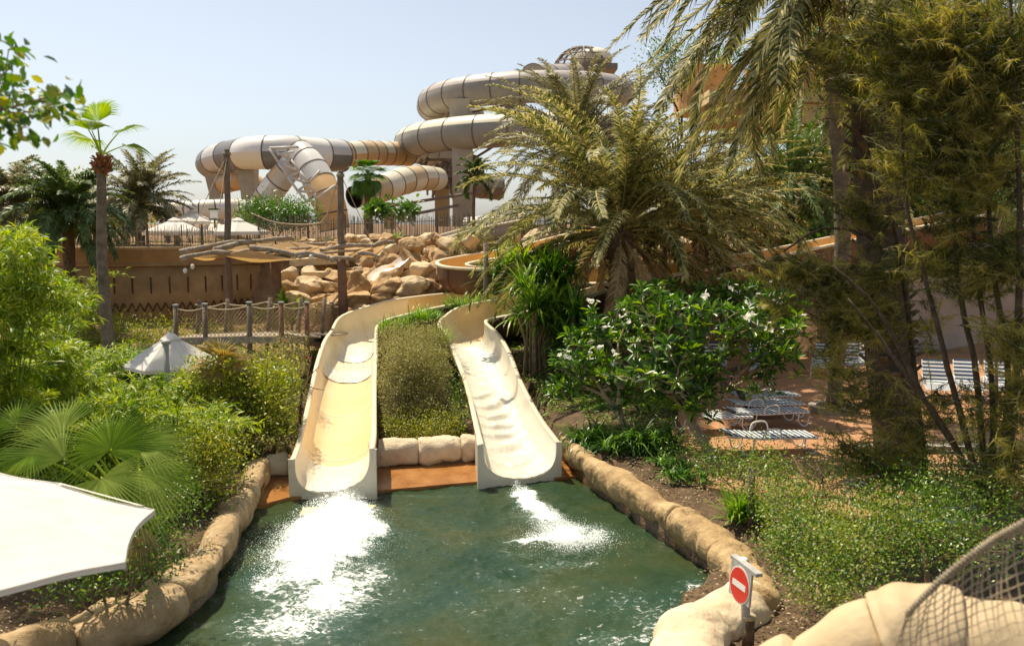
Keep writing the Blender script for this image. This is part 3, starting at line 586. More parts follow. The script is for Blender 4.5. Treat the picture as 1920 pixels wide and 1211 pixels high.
# ------------------------------------------------------------------ coping: rolls of sculpted rock, each stone a part
def coping(label, px, zt, halfw, hh, inn, mts, seglen=(1.1, 2.3), seed=1, drop=.55):
    """px: (x,y,width scale) along the roll; inn = +1/-1 side of the pool"""
    C = catmull([np.append(G(x, y, zt), w_) for x, y, w_ in px], 400); d = np.concatenate([[0], np.cumsum(np.linalg.norm(np.diff(C[:, :2], axis=0), axis=1))]); Lt = d[-1]
    t = thing('rock_coping', label, 'pool edge', (C[0][0], C[0][1], 0)); s = 0; k = 0; r = np.random.default_rng(seed)
    while s < Lt - .25:
        e = min(Lt, s + r.uniform(*seglen)); m_ = max(7, int((e - s) / .05)); u = np.linspace(0, 1, m_); q = s + (e - s) * u
        c = np.stack([np.interp(q, d, C[:, j]) for j in range(4)], 1); T = unit(np.gradient(c[:, :2], axis=0)); Nn = np.stack([-T[:, 1], T[:, 0]], 1) * inn
        K = 40; a = np.linspace(0, 2 * PI, K, endpoint=False)
        pin = 1 - .05 * np.abs(2 * u - 1) ** 8 - .10 * (np.abs(2 * u - 1) > .999)
        sz = r.uniform(.88, 1.1); W_ = halfw * c[:, 3] * sz; ca, sa = np.cos(a), np.sin(a)
        ra = (np.abs(ca) ** 2.6 + np.abs(sa) ** 2.6) ** (-1 / 2.6)
        X = np.zeros((m_, K, 3)); lat = ca * ra; ver = sa * ra
        X[:, :, 0] = c[:, None, 0] + Nn[:, None, 0] * (lat * W_[:, None] * pin[:, None]); X[:, :, 1] = c[:, None, 1] + Nn[:, None, 1] * (lat * W_[:, None] * pin[:, None])
        X[:, :, 2] = c[:, None, 2] - hh + hh * ver[None] * pin[:, None] * r.uniform(.92, 1.08) + (-.10 * lat)[None]
        Vv = X.reshape(-1, 3); out = Vv - np.repeat(c[:, :3] - [0, 0, hh], K, 0); Vv = Vv + unit(out) * (wob(Vv, .06, 3.0, seed + k, 4) - .035 * np.exp(-(wob(Vv, 1, 2.6, seed + k + 50, 3) / .12) ** 2))[:, None]
        Fc = [(i * K + j, i * K + (j + 1) % K, (i + 1) * K + (j + 1) % K, (i + 1) * K + j) for i in range(m_ - 1) for j in range(K)] + [tuple(range(K))[::-1], tuple((m_ - 1) * K + j for j in range(K))]
        part('stone', Vv, Fc, M[mts if isinstance(mts, str) else mts(s / Lt)], t, True); s = e + .004; k += 1
    # footing wall down into the water, set back beneath the roll
    m_ = 120; q = np.linspace(0, Lt, m_); c = np.stack([np.interp(q, d, C[:, j]) for j in range(4)], 1); T = unit(np.gradient(c[:, :2], axis=0)); Nn = np.stack([-T[:, 1], T[:, 0]], 1) * inn
    rows = []
    for z, off in ((zt - hh * .9, .25), (.25, .45), (0, .5), (-.6, .5)):
        o_ = c[:, :2] + Nn * (halfw * c[:, 3] * off)[:, None]; rows.append(np.column_stack([o_, np.full(m_, z)]))
    back = np.column_stack([c[:, :2] - Nn * (halfw * c[:, 3] * .6)[:, None], np.full(m_, -.6)]); rows.append(back); rows.append(np.column_stack([back[:, :2], np.full(m_, zt - hh * .9)]))
    V = np.concatenate(rows); V += (wob(V, .05, 3, seed + 9, 3))[:, None] * np.array([1, 1, 0]); nr = len(rows)
    Fc = [(i * m_ + j, i * m_ + j + 1, ((i + 1) % nr) * m_ + j + 1, ((i + 1) % nr) * m_ + j) for i in range(nr) for j in range(m_ - 1)]
    part('footing', V, Fc, M['wet_rock'], t, True); return t
coping('tan sculpted rock edge curving along the left side of the pool', [(484, 862, .75), (474, 885, .8), (452, 918, .85), (424, 958, .95), (398, 1000, 1.05), (368, 1042, 1.15), (322, 1082, 1.2), (255, 1120, 1.25), (165, 1152, 1.25), (70, 1178, 1.25), (-60, 1210, 1.25), (-200, 1240, 1.2)], .62, .36, .30, -1, 'coping', seed=4)
coping('ochre rolled rock edge along the right side of the pool', [(1062, 815, .7), (1092, 838, .8), (1140, 868, .9), (1195, 902, .95), (1250, 935, 1.0), (1300, 962, 1.05), (1350, 992, 1.1), (1392, 1030, 1.1), (1414, 1066, 1.05), (1412, 1092, 1.05), (1392, 1116, 1.0)], .74, .36, .33, 1, 'coping_ochre', seed=14)
coping('pale smooth rock edge beside the no entry sign', [(1410, 1078, .95), (1396, 1100, 1.0), (1368, 1118, 1.1), (1335, 1140, 1.2), (1305, 1172, 1.3), (1290, 1215, 1.3), (1295, 1290, 1.3)], .78, .36, .34, 1, 'coping_pale', seed=24)
coping('pale rounded rock edge behind the wet shelf between the two slides', [(690, 832, .75), (740, 829, .8), (790, 827, .8), (840, 824, .8), (895, 822, .8)], .72, .27, .26, -1, 'coping_pale', seed=31, seglen=(.9, 1.3))
coping('short pale rock edge left of the tan slide', [(500, 850, .7), (525, 848, .7), (556, 845, .7)], .70, .27, .26, -1, 'coping_pale', seed=35, seglen=(.4, .7))
# ------------------------------------------------------------------ open flumes
def flume(name, label, st, sag, mats, exit_z=None, nper=6, parts=None, relief=None, tn='water slide', closed_end=False, rimw=.11, film=None):
    """st: (Lx,Ly,LY,Rx,Ry,RY); sag per station; mats: list of (station limit, inner material, outer material)"""
    A = np.array([np.concatenate([P(a, b, c), P(d, e, f)]) for a, b, c, d, e, f in st]); n = (len(st) - 1) * nper + 1
    S = catmull(A, n); sg = np.interp(np.linspace(0, len(st) - 1, n), range(len(st)), sag); Lr, Rr = S[:, :3], S[:, 3:]
    base = (Lr[0] + Rr[0]) / 2; base[2] = 0; t = thing(name, label, tn, base)
    K = 21; a = np.linspace(0, PI, K); cx, sx = -np.cos(a), np.sin(a); ex = .62
    cx = np.sign(cx) * np.abs(cx) ** .86; sx = sx ** ex
    Cc = (Lr + Rr) / 2; Ac = (Rr - Lr) / 2; al = np.linalg.norm(Ac, axis=1); Ah = Ac / al[:, None]
    T = np.gradient(Cc, axis=0); T /= np.linalg.norm(T, axis=1)[:, None]; Dn = np.cross(Ah, T); Dn *= -np.sign(Dn[:, 2:3]) ; Dn /= np.linalg.norm(Dn, axis=1)[:, None]
    Dn = Dn * .75 + np.array([0, 0, -1.]) * .25; Dn[:4] = Dn[:4] * .0 + [0, 0, -1.]; Dn /= np.linalg.norm(Dn, axis=1)[:, None]
    inn = Cc[:, None] + Ac[:, None] * cx[None, :, None] + Dn[:, None] * (sg[:, None] * sx[None])[..., None]
    if relief is not None: inn = inn - Dn[:, None] * relief(np.linspace(0, len(st) - 1, n), a)[..., None]
    th = .07; out = Cc[:, None] + (Ac * (1 + th / al[:, None]))[:, None] * cx[None, :, None] + Dn[:, None] * (sg[:, None] * sx[None] + th * sx[None])[..., None]
    def strip(rows, lo, hi): 
        V = rows[lo:hi + 1].reshape(-1, 3); k = rows.shape[1]; m_ = hi - lo + 1
        return V, [(i * k + j, (i + 1) * k + j, (i + 1) * k + j + 1, i * k + j + 1) for i in range(m_ - 1) for j in range(k - 1)]
    lo = 0
    for lim, mi_, mo_ in mats:
        hi = min(n - 1, int(round(lim * nper)))
        mb = MB(); V, Fc = strip(inn, lo, hi); k1 = len(Fc); mb.add(V, Fc); V, Fc = strip(out, lo, hi); mb.add(V, [f[::-1] for f in Fc])
        V, Fc = mb.out(); sec_ = part('flume_section', V, Fc, [M[mi_], M[mo_]], t, True, midx=[0] * k1 + [1] * (len(Fc) - k1)); 
        # bolted joint flange round the outside
        if hi < n - 1:
            c = out[hi]; o2 = Cc[hi] + (c - Cc[hi]) * 1.07; tt = T[hi] * .04
            V = np.concatenate([c - tt, o2 - tt, o2 + tt, c + tt]); k = len(c)
            part('joint', V, [(q * k + j, q * k + j + 1, (q + 1) * k + j + 1, (q + 1) * k + j) for q in range(3) for j in range(k - 1)], M[mo_], sec_, True)
        lo = hi
    for e_, sgn in ((Lr, -1), (Rr, 1)):
        U = np.array([0, 0, 1.]); w_ = rimw; R0 = e_ - Ah * sgn * .012; R1 = e_ + U * .028; R2 = e_ + Ah * sgn * w_ + U * .02; R3 = e_ + Ah * sgn * (w_ + .01) - U * .085; R4 = e_ + Ah * sgn * (th + .0) - U * .09
        rows = np.stack([R0 - U * .03, R0 + U * .01, R1, R2, R3, R4], 1); V, Fc = strip(rows, 0, n - 1); part('rim', V, Fc, M['rim'], t, True)
    for i in range(9, n - 1, 9):   # raised laminate seams across the inside
        tt = T[i] * .022; V = np.concatenate([inn[i] - tt, inn[i] - tt - Dn[i] * .006, inn[i] + tt - Dn[i] * .006, inn[i] + tt]); k = inn.shape[1]
        part('seam', V, [(q * k + j, q * k + j + 1, (q + 1) * k + j + 1, (q + 1) * k + j) for q in range(3) for j in range(k - 1)], M['rim'], t, True)
    # supports beneath
    for f in (.30, .55, .8):
        i = int(f * (n - 1)); b = inn[i, K // 2]; zg = gz(b[0], b[1])
        if b[2] - zg > .45: V, Fc = tube([[b[0], b[1], zg - .2], [b[0], b[1], b[2] - .1]], .12, 10); part('support_post', V, Fc, M['hull_brown'], t, True)
    return t, inn, Cc, Ac, Dn, T, sg, (cx, sx)
def exit_frame(t, inn, mt, zb=-.25, wout=.24, back=1.3):
    """flat exit plate round the U with side skirts going back"""
    U = inn[0]; L0, R0 = U[0], U[-1]; ax = (R0 - L0); ax[2] = 0; wd = np.linalg.norm(ax); ax /= wd; nrm = np.array([ax[1], -ax[0], 0.])
    if nrm[1] > 0: nrm = -nrm
    OL = L0 - ax * wout; OR = R0 + ax * wout; K = len(U); th = .05
    def pr(p, off): q = p.copy(); q = q + nrm * off; return q
    outl = []
    for i, p in enumerate(U):
        f = i / (K - 1); x = -wout + (wd + 2 * wout) * f
        if f < .22: g_ = f / .22; q = OL * (1 - g_) + np.array([OL[0], OL[1], zb]) * g_; q[2] = OL[2] + .0 + (zb - OL[2]) * g_
        elif f > .78: g_ = (1 - f) / .22; q = OR * (1 - g_) + np.array([OR[0], OR[1], zb]) * g_
        else: g_ = (f - .22) / .56; q = OL * (1 - g_) + OR * g_; q = np.array([q[0], q[1], zb])
        outl.append(q)
    outl = np.array(outl); mb = MB()
    fr = np.concatenate([U + nrm * .02, outl + nrm * .02]); mb.add(fr, [(i, i + 1, K + i + 1, K + i) for i in range(K - 1)])
    fr2 = np.concatenate([U - nrm * .04, outl - nrm * .04]); mb.add(fr2, [(K + i, K + i + 1, i + 1, i) for i in range(K - 1)])
    mb.add(np.concatenate([U + nrm * .02, U - nrm * .04]), [(i, K + i, K + i + 1, i + 1) for i in range(K - 1)])
    mb.add(np.concatenate([outl + nrm * .02, outl - nrm * .04]), [(i, i + 1, K + i + 1, K + i) for i in range(K - 1)])
    for c, d in ((OL, L0), (OR, R0)):
        mb.add(*box((c + d) / 2 - nrm * .01 + [0, 0, .0], (wout + .02, .062, .03), np.stack([ax, nrm, [0, 0, 1.]], 1)))
    mb.part('exit_plate', M[mt], t, False)
    for q0, s in ((OL, -1), (OR, 1)):   # skirts
        e = inn[6][0 if s < 0 else -1] + ax * s * .09 - [0, 0, .10]; V = np.array([q0 - [0, 0, .02], [q0[0], q0[1], zb], [e[0], e[1], zb], e]); V2 = V - ax * s * .03
        part('side_skirt', np.concatenate([V, V2]), [(0, 1, 2, 3), (7, 6, 5, 4), (0, 3, 7, 4), (1, 5, 6, 2), (2, 6, 7, 3), (0, 4, 5, 1)], M[mt], t)
sgA = [.86, .86, .86, .86, .86, .88, .9, .95, 1.0, .95, .9, .85, .85]
A_, innA, CcA, AcA, DnA, TA, sA, prof = flume('water_slide', 'left water slide with orange tan chute and white exit lip', stA, sgA,
    [(1.35, 'gel_white', 'hull_brown'), (4.3, 'gel_tan', 'hull_brown'), (6.5, 'gel_cream', 'hull_brown'), (9, 'gel_cream', 'hull_brown'), (12, 'gel_tan', 'hull_brown')])
exit_frame(A_, innA, 'gel_white', wout=.15)
sgB = [.86, .86, .86, .86, .86, .88, .92, 1.05, 1.1, 1.0, .9]
RB = np.random.default_rng(5)
B_, innB, CcB, AcB, DnB, TB, sB, prof = flume('water_slide', 'right water slide, all cream, with rippling white water sheet', stB, sgB,
    [(1.0, 'gel_white', 'hull_brown'), (3, 'gel_white', 'hull_brown'), (5.6, 'gel_white', 'hull_brown'), (7.6, 'gel_cream', 'hull_brown'), (10, 'gel_tan', 'hull_brown')])
exit_frame(B_, innB, 'gel_white', wout=.14)
# water films: relief sheets lying a little above the floor of the chutes
def film(name, label, st_n, inn, lo, hi, a0, a1, hfun, mt, nu=90, nv=40, nper=6):
    """sheet over station range lo..hi and profile range a0..a1 (0..1)"""
    K = inn.shape[1]; u = np.linspace(lo * nper, hi * nper, nu); v = np.linspace(0, 1, nv)
    i = np.clip(u.astype(int), 0, len(inn) - 2); f = (u - i)[:, None, None]; R = inn[i] * (1 - f) + inn[i + 1] * f
    X = np.zeros((nu, nv, 3))
    for q in range(nu):
        uu = u[q] / nper; va = (a0(uu) + (a1(uu) - a0(uu)) * v) * (K - 1); j = np.clip(va.astype(int), 0, K - 2); g_ = (va - j)[:, None]; X[q] = R[q][j] * (1 - g_) + R[q][j + 1] * g_
    du = np.gradient(X, axis=0); dv = np.gradient(X, axis=1); N = unit(np.cross(du, dv)); N *= np.sign(N[nu // 2, nv // 2, 2])
    h = hfun(u[:, None] / nper, v[None]) * np.minimum(1, np.minimum(v, 1 - v) * 9)[None]
    X = X + N * (h + .006)[..., None]
    return X.reshape(-1, 3), [(q * nv + j, q * nv + j + 1, (q + 1) * nv + j + 1, (q + 1) * nv + j) for q in range(nu - 1) for j in range(nv - 1)]
def hB(u, v):
    s = u + .10 * np.sin(v * 3.1 + 1) ; skew = (v - .5) * (.55 - .25 * u)
    ph = (s + skew) * 2 * PI * 2.1 + 1.6 * np.sin(u * 2.3 + v * 2.6)
    w_ = np.maximum(0, np.sin(ph)) ** 1.5; env = np.exp(-((v - .52 - .05 * np.sin(u * 3)) / .33) ** 2)
    return .012 + .15 * w_ * env * sm(.15, .6, u) * (1 - sm(3.0, 3.6, u)) + .006 * np.sin(u * 37 + v * 14) * np.sin(v * 31 - u * 17)
V, Fc = film('w', '', 0, innB, 0.0, 6.6, lambda u: .20 - .02 * u * 0, lambda u: .80, hB, 'water_film', 260, 60)
o = part('water_sheet', V, Fc, M['water_film'], None, True); setmeta(o, 'white water sheet rippling down the right cream slide', 'running water')
hA = lambda u, v: .012 + .008 * np.sin(u * 23 + v * 9) * np.sin(v * 27 - u * 11) + .02 * np.exp(-((u - 4.25) / .10) ** 2)
V, Fc = film('w', '', 0, innA, 4.15, 4.75, lambda u: .12, lambda u: .84, hA, 'water_film', 40, 40)
o = part('water_sheet', V, Fc, M['water_film'], None, True); setmeta(o, 'white band of water in the bend of the left slide', 'running water')
V, Fc = film('w', '', 0, innA, 5.3, 6.9, lambda u: .30, lambda u: .9, hA, 'water_film', 40, 40)
o = part('water_sheet', V, Fc, M['water_film'], None, True); setmeta(o, 'white water pooling at the top of the left slide', 'running water')
V, Fc = film('w', '', 0, innA, -.0, .9, lambda u: .3, lambda u: .74, hA, 'water_film', 40, 40)
o = part('water_sheet', V, Fc, M['water_film'], None, True); setmeta(o, 'thin clear water running off the lip of the left slide', 'running water')
# yellow pad under the left exit
q = [G(568, 951, .1), G(704, 946, .1), G(650, 1010, -.12), G(540, 1018, -.12)]; q = [np.array(p) for p in q]
o = part('splash_pad', q + [p - [0, 0, .3] for p in q], [(0, 1, 2, 3), (0, 4, 5, 1), (1, 5, 6, 2), (2, 6, 7, 3), (3, 7, 4, 0)], M['gel_tan']); setmeta(o, 'tan pad sloping under the splash of the left slide', 'pad')
ico0 = np.array([[1, 0, 0], [-1, 0, 0], [0, 1, 0], [0, -1, 0], [0, 0, 1.], [0, 0, -1]]); f0 = np.array([(0, 2, 4), (2, 1, 4), (1, 3, 4), (3, 0, 4), (2, 0, 5), (1, 2, 5), (3, 1, 5), (0, 3, 5)])
# splash: froth mounds and flying drops
def splash(label, pts, nb, nd, hmax, seed, rad=(.02, .11)):
    r = np.random.default_rng(seed); V1, F1 = ico0, f0; Vo = []; Fo = []; n0 = 0
    pts = catmull([(G(x, y)[0], G(x, y)[1], s, h) for x, y, s, h in pts], 40); pts = [(np.array([q[0] + r.normal() * q[2] * .25, q[1] + r.normal() * q[2] * .25, 0]), abs(q[2]) * r.uniform(.7, 1.2), abs(q[3]) * r.uniform(.5, 1.3)) for q in pts]; w_ = np.array([s ** 2 * h for _, s, h in pts]); w_ /= w_.sum()
    t = thing('splash', label, 'splash', (pts[0][0][0], pts[0][0][1], 0))
    def blobs(n_, rr, flat, name, zf, sp):
        idx = r.choice(len(pts), n_, p=w_); c = np.array([pts[i][0] for i in idx]); s = np.array([pts[i][1] for i in idx]); h = np.array([pts[i][2] for i in idx])
        d = r.normal(size=(n_, 2)) * sp; rd = np.exp(-(d ** 2).sum(1) / 2)
        pos = c + np.column_stack([d * s[:, None], 0 * h]); pos[:, 2] = zf(r, n_) * h * rd
        R = r.uniform(*rr, n_) ** 1; B = V1 if name == 'froth' else ico0
        V = pos[:, None] + B[None] * (R[:, None, None] * np.array([1, 1, flat])) * (1 + r.normal(size=(n_, len(B), 1)) * .18)
        f = (F1 if name == 'froth' else f0)[None] + (np.arange(n_) * len(B))[:, None, None]
        part(name, V.reshape(-1, 3), f.reshape(-1, 3), M['froth'], t, True, 'stuff')
    blobs(nb, rad, .8, 'froth', lambda r, n_: r.random(n_) ** 1.9 * 1.25, .44)
    blobs(nd, (.0018, .0055), 1., 'droplets', lambda r, n_: .1 + r.random(n_) ** 1.3 * 1.5, .8)
    return t
ico0 = np.array([[1, 0, 0], [-1, 0, 0], [0, 1, 0], [0, -1, 0], [0, 0, 1.], [0, 0, -1]]); f0 = np.array([(0, 2, 4), (2, 1, 4), (1, 3, 4), (3, 0, 4), (2, 0, 5), (1, 2, 5), (3, 1, 5), (0, 3, 5)])
splash('tall white splash below the exit of the left slide', [(640, 958, .40, .42), (645, 985, .55, .50), (620, 1005, .62, .5), (598, 1035, .66, .42), (575, 1065, .62, .3), (690, 985, .25, .3), (560, 1050, .35, .2)], 42000, 30000, .5, 3, (.004, .013))
splash('low white jet of water below the exit of the right slide', [(975, 925, .16, .25), (990, 942, .18, .22), (1003, 957, .2, .2), (1020, 973, .25, .18), (1045, 990, .35, .12), (1090, 1008, .5, .08), (1030, 1015, .5, .08)], 16000, 12000, .3, 8, (.004, .011))
# far flumes behind the planting
def fl(name, label, st, sag, mi='flume_orange', mo='hull_brown', sec=2):
    return flume(name, label, st, [sag] * len(st), [(i, mi, mo) for i in range(sec, len(st) - 1, sec)] + [(len(st) - 1, mi, mo)], nper=6, rimw=.14)
fl('water_slide', 'long brown flume with tan inside passing behind the date palm to the right', [(1960, 384, 38, 1960, 362, 39.7), (1800, 410, 37.6, 1800, 393, 39.3), (1640, 441, 37, 1640, 427, 38.7), (1530, 464, 36.6, 1530, 450, 38.2), (1415, 489, 36, 1415, 473, 37.6), (1320, 504, 35.5, 1320, 485, 37.2), (1230, 519, 35.2, 1230, 498, 36.8), (1120, 530, 34.6, 1120, 500, 36.3), (1010, 527, 34.4, 1010, 498, 36)], 1.15)
fl('water_slide', 'brown hulled flume making a U bend left of the date palm', [(1200, 428, 40.4, 1200, 414, 42), (1100, 444, 39.8, 1100, 430, 41.4), (1000, 470, 39., 1000, 455, 40.6), (940, 482, 38.2, 940, 468, 39.8), (895, 489, 37.6, 868, 480, 38.9), (872, 495, 36.9, 824, 490, 37.2), (892, 500, 36.3, 842, 500, 35.4), (950, 503, 36, 930, 505, 34.8), (1060, 508, 36, 1060, 510, 34.6)][::1], 1.0)
fl('water_slide', 'short pinkish flume climbing behind the boulders beside the stick fence', [(795, 456, 43.5, 795, 449, 44.8), (850, 441, 44, 850, 434, 45.3), (900, 427, 44.5, 900, 421, 45.8), (1000, 408, 45.5, 1000, 402, 46.8)], .8, 'tube_pinkgrey', 'tube_pinkgrey')
fl('water_slide', 'small cream flume piece below the date palm trunk', [(1040, 572, 31.6, 1040, 560, 32.8), (1090, 558, 31.8, 1090, 545, 33), (1150, 540, 32, 1150, 528, 33.2), (1230, 522, 32.4, 1230, 510, 33.6)], .8, 'gel_cream', 'hull_brown')
# ------------------------------------------------------------------ boulders
RM = {}
def rockmesh(k, m_):
    if (k, m_) not in RM: V, Fc = rock(100 + k, facets=15, lo=.45, hi=.88, rough=.10); RM[(k, m_)] = mesh('boulder', V, Fc, M[m_], k % 2 == 0)
    return RM[(k, m_)]
rf = thing('boulder_pile', 'stacked tan boulders forming the cascade behind the slides', 'boulders', (-3, 38, 2.5)); ro = origin(rf)
def boulder(px, py, rx, ry, Y, mt, par=rf, k=None, dz=0):
    p = P(px, py, Y); a, b = px2m(rx, Y), px2m(ry, Y); k = random.randrange(14) if k is None else k
    link('boulder', rockmesh(k, mt), par, p - origin(par) + [0, 0, dz], (rnd(-.2, .2), rnd(-.2, .2), rnd(0, 6.28)), (a * 1.12, a * rnd(.9, 1.3), b * 1.15))
yrow = 452
rows = [(452, 50, 660, 880, 42.5, 14, 11), (470, 40, 640, 900, 41.5, 20, 15), (492, 40, 560, 850, 40, 22, 17), (515, 36, 540, 860, 38.6, 24, 18), (540, 34, 540, 850, 37.4, 25, 18), (562, 34, 560, 800, 36.6, 24, 16), (585, 36, 590, 700, 36., 22, 16)]
for y, stp, xa, xb, Y, rx, ry in rows:
    x = xa
    while x < xb:
        f = rnd(.8, 1.35); boulder(x, y + rnd(-5, 5), rx * f, ry * f * rnd(.85, 1.15), Y + rnd(-.4, .4), random.choice(['sandstone', 'sandstone', 'sandstone_pale'])); x += rx * f * 1.55
for p in [(770, 458, 24, 18, 39.6), (765, 485, 26, 22, 39.2), (836, 462, 20, 22, 39.4), (830, 480, 22, 20, 39.2), (795, 505, 30, 18, 38.2), (720, 545, 40, 34, 37), (770, 538, 44, 26, 37), (670, 545, 34, 36, 37.2), (640, 520, 36, 20, 38), (880, 452, 22, 20, 40)]: boulder(*p, random.choice(['sandstone', 'sandstone_pale']))
for i in range(150):
    x = rnd(560, 880); y = rnd(448, 585)
    if x > 700 and y > 560: continue
    boulder(x, y, rnd(5, 12), rnd(4, 9), 42.2 - (y - 450) * .045 + rnd(-.6, .1), random.choice(['sandstone', 'sandstone_pale', 'sandstone', 'hill']))
# terraced stone treads on the left of the face
for i, (y, xa, xb, Y) in enumerate([(512, 575, 640, 38.6), (532, 590, 640, 38), (556, 600, 645, 37.4), (490, 560, 650, 39.3)]):
    a = P(xa, y, Y); b = P(xb, y, Y); V, Fc = box((a + b) / 2, (b[0] - a[0], 1.3, .28)); V[:, 2] += wob(V, .06, 2, i); part('stone_slab', V, Fc, M['sandstone_pale'], rf)
# white chute of water between boulders
c = catmull([P(762, 488, 38.9), P(740, 503, 38.4), P(712, 513, 37.8), P(698, 528, 37.4)], 24); T = unit(np.gradient(c, axis=0)); S = unit(np.cross(T, [0, 0, 1.]))
rows_ = np.stack([c + S * x * .30 + np.array([0, 0, 1.]) * (.18 * x * x + .03 * math.sin(x * 9)) for x in np.linspace(-1, 1, 9)], 1)
V = rows_.reshape(-1, 3); V = V + wob(V, .03, 6, 2)[:, None] * np.array([0, 0, 1.]); Fc = [(i * 9 + j, i * 9 + j + 1, (i + 1) * 9 + j + 1, (i + 1) * 9 + j) for i in range(23) for j in range(8)]
o = part('waterfall', V, Fc, M['froth'], None, True); setmeta(o, 'small white cascade running between the tan boulders', 'waterfall')
# ------------------------------------------------------------------ round mud-brown wall with terrace
RC = np.array([-15.5, 50.2]); RR = 10.4   # centre and radius in plan
RC = np.array([P(300, 470, 46)[0], 46.6]); RR = 6.4
wt = thing('round_wall', 'round mud brown terrace wall with zigzag frieze behind the palm trunk', 'wall', (RC[0], RC[1], 1.2))
ztop = 5.14; zb_ = 1.0
def ringstrip(prof_, a0, a1, n, c=RC):
    a = np.linspace(a0, a1, n); V = np.array([[c[0] + r * math.sin(x), c[1] - r * math.cos(x), z] for x in a for r, z in prof_]); k = len(prof_)
    return V, [(i * k + j, i * k + (j + 1) % k, (i + 1) * k + (j + 1) % k, (i + 1) * k + j) for i in range(n - 1) for j in range(k)]
V, Fc = ringstrip([(RR - .4, zb_), (RR + .06, zb_), (RR, ztop - .85), (RR - .4, ztop - .85)], -2.2, 2.2, 90); part('wall_body', V, Fc, M['mudwall'], wt, True)
V, Fc = ringstrip([(RR - .4, ztop - .75), (RR + .07, ztop - .78), (RR + .02, ztop - .70), (RR + .16, ztop - .12), (RR - .4, ztop - .12)], -2.2, 2.2, 90); part('parapet', V, Fc, M['mudlip'] if 0 else M['mudwall'], wt, False)
V, Fc = ringstrip([(RR - .5, ztop - .115), (RR + .22, ztop - .115), (RR + .22, ztop), (RR - .5, ztop)], -2.2, 2.2, 90); part('coping', V, Fc, M['mudlip'], wt, False)
V, Fc = ringstrip([(RR - .1, ztop - .86), (RR + .10, ztop - .86), (RR + .10, ztop - .782), (RR - .1, ztop - .782)], -2.2, 2.2, 90); part('moulding', V, Fc, M['mudwall'], wt, False)
for i in range(22):
    x = -1.35 + i * .125; c = np.array([RC[0] + (RR + .02) * math.sin(x), RC[1] - (RR + .02) * math.cos(x), ztop - 1.75]); part('slot', *box(c, (.07, .05, .75), rotz(x)), M['groove'], wt)
mb = MB(); nzg = 96
for i in range(nzg):
    x0_, x1_ = -1.35 + i * 2.7 / nzg, -1.35 + (i + 1) * 2.7 / nzg; za, zb2 = (ztop - 2.55, ztop - 2.95) if i % 2 else (ztop - 2.95, ztop - 2.55)
    f = lambda x, z: np.array([RC[0] + (RR + .065) * math.sin(x), RC[1] - (RR + .065) * math.cos(x), z]); mb.add(*beam(f(x0_, za), f(x1_, zb2), .025, .055))
mb.part('zigzag_frieze', M['groove'], wt, False, 'stuff')
tp = [(RC[0] + (RR - .45) * math.sin(x), RC[1] - (RR - .45) * math.cos(x), ztop - .06) for x in np.linspace(-2.2, 2.2, 50)]; o = part('terrace', tp, [tuple(range(50))], M['mudlip']); setmeta(o, 'paved terrace on top of the round wall', None, None, 'structure')
V, Fc = box((RC[0] - 11, RC[1] - 3.5, 3.), (12, .4, 4.2)); o = part('wall', V, Fc, M['mudwall']); setmeta(o, 'plain brown wall running left behind the bamboo', 'wall')
# stick fences
def stick_fence(label, f, L, h, sp=.055, rails=True, lean=.03, group=None):
    """f(s)->(x,y,z) base along the fence"""
    p0 = f(0); t = thing('stick_fence', label, 'fence', p0, group); n = int(L / sp); mb = MB()
    for i in range(n):
        p = np.array(f(i * sp)); hh_ = h * rnd(.8, 1.12); r = rnd(.012, .022); V, Fc = tube([p - [0, 0, .1], p + [rnd(-lean, lean), rnd(-.02, .02), hh_]], [r, r * .7], 4); mb.add(V, Fc, rnd(0, 1))
    mb.part('sticks', M['stick'], t, False, 'stuff')
    for z in (.25, .75):
        c = [np.array(f(s)) + [0, -.03, h * z] for s in np.linspace(0, L, max(2, int(L / .8)))]; V, Fc = tube(c, .022, 5); part('rail', V, Fc, M['post'], t)
    k = int(L / 2.4) + 1
    for i in range(k): p = np.array(f(min(L, i * 2.4))); V, Fc = tube([p - [0, 0, .1], p + [0, 0, h * 1.1]], .05, 7); part('post', V, Fc, M['post'], t)
    return t
fr = RR - .25
stick_fence('dark stick fence along the edge of the round terrace under the parasols', lambda s: (RC[0] + fr * math.sin(-1.3 + s / fr), RC[1] - fr * math.cos(-1.3 + s / fr), ztop), fr * 2.5, .95, .06)
pa = P(486, 470, 42.5); pb = P(648, 460, 44.5); pc = P(880, 452, 47); pd = P(1050, 452, 50)
lf = lambda a, b, z0, z1: (lambda s, a=a, b=b: tuple((a + (b - a) * (s / np.linalg.norm((b - a)[:2])))[:2]) + (z0 + (z1 - z0) * s / np.linalg.norm((b - a)[:2]),))
stick_fence('tall stick fence of thin poles between the round terrace and the rope pole', lf(pa, pb, 4.7, 5.05), np.linalg.norm((pb - pa)[:2]), 1.65, .06)
stick_fence('grey stick fence above the boulders below the open tube mouth', lf(pb, pc, 5.1, 5.35), np.linalg.norm((pc - pb)[:2]), 1.45, .05)
stick_fence('end of the grey stick fence going behind the date palm', lf(pc, pd, 5.3, 5.4), np.linalg.norm((pd - pc)[:2]), 1.3, .06)
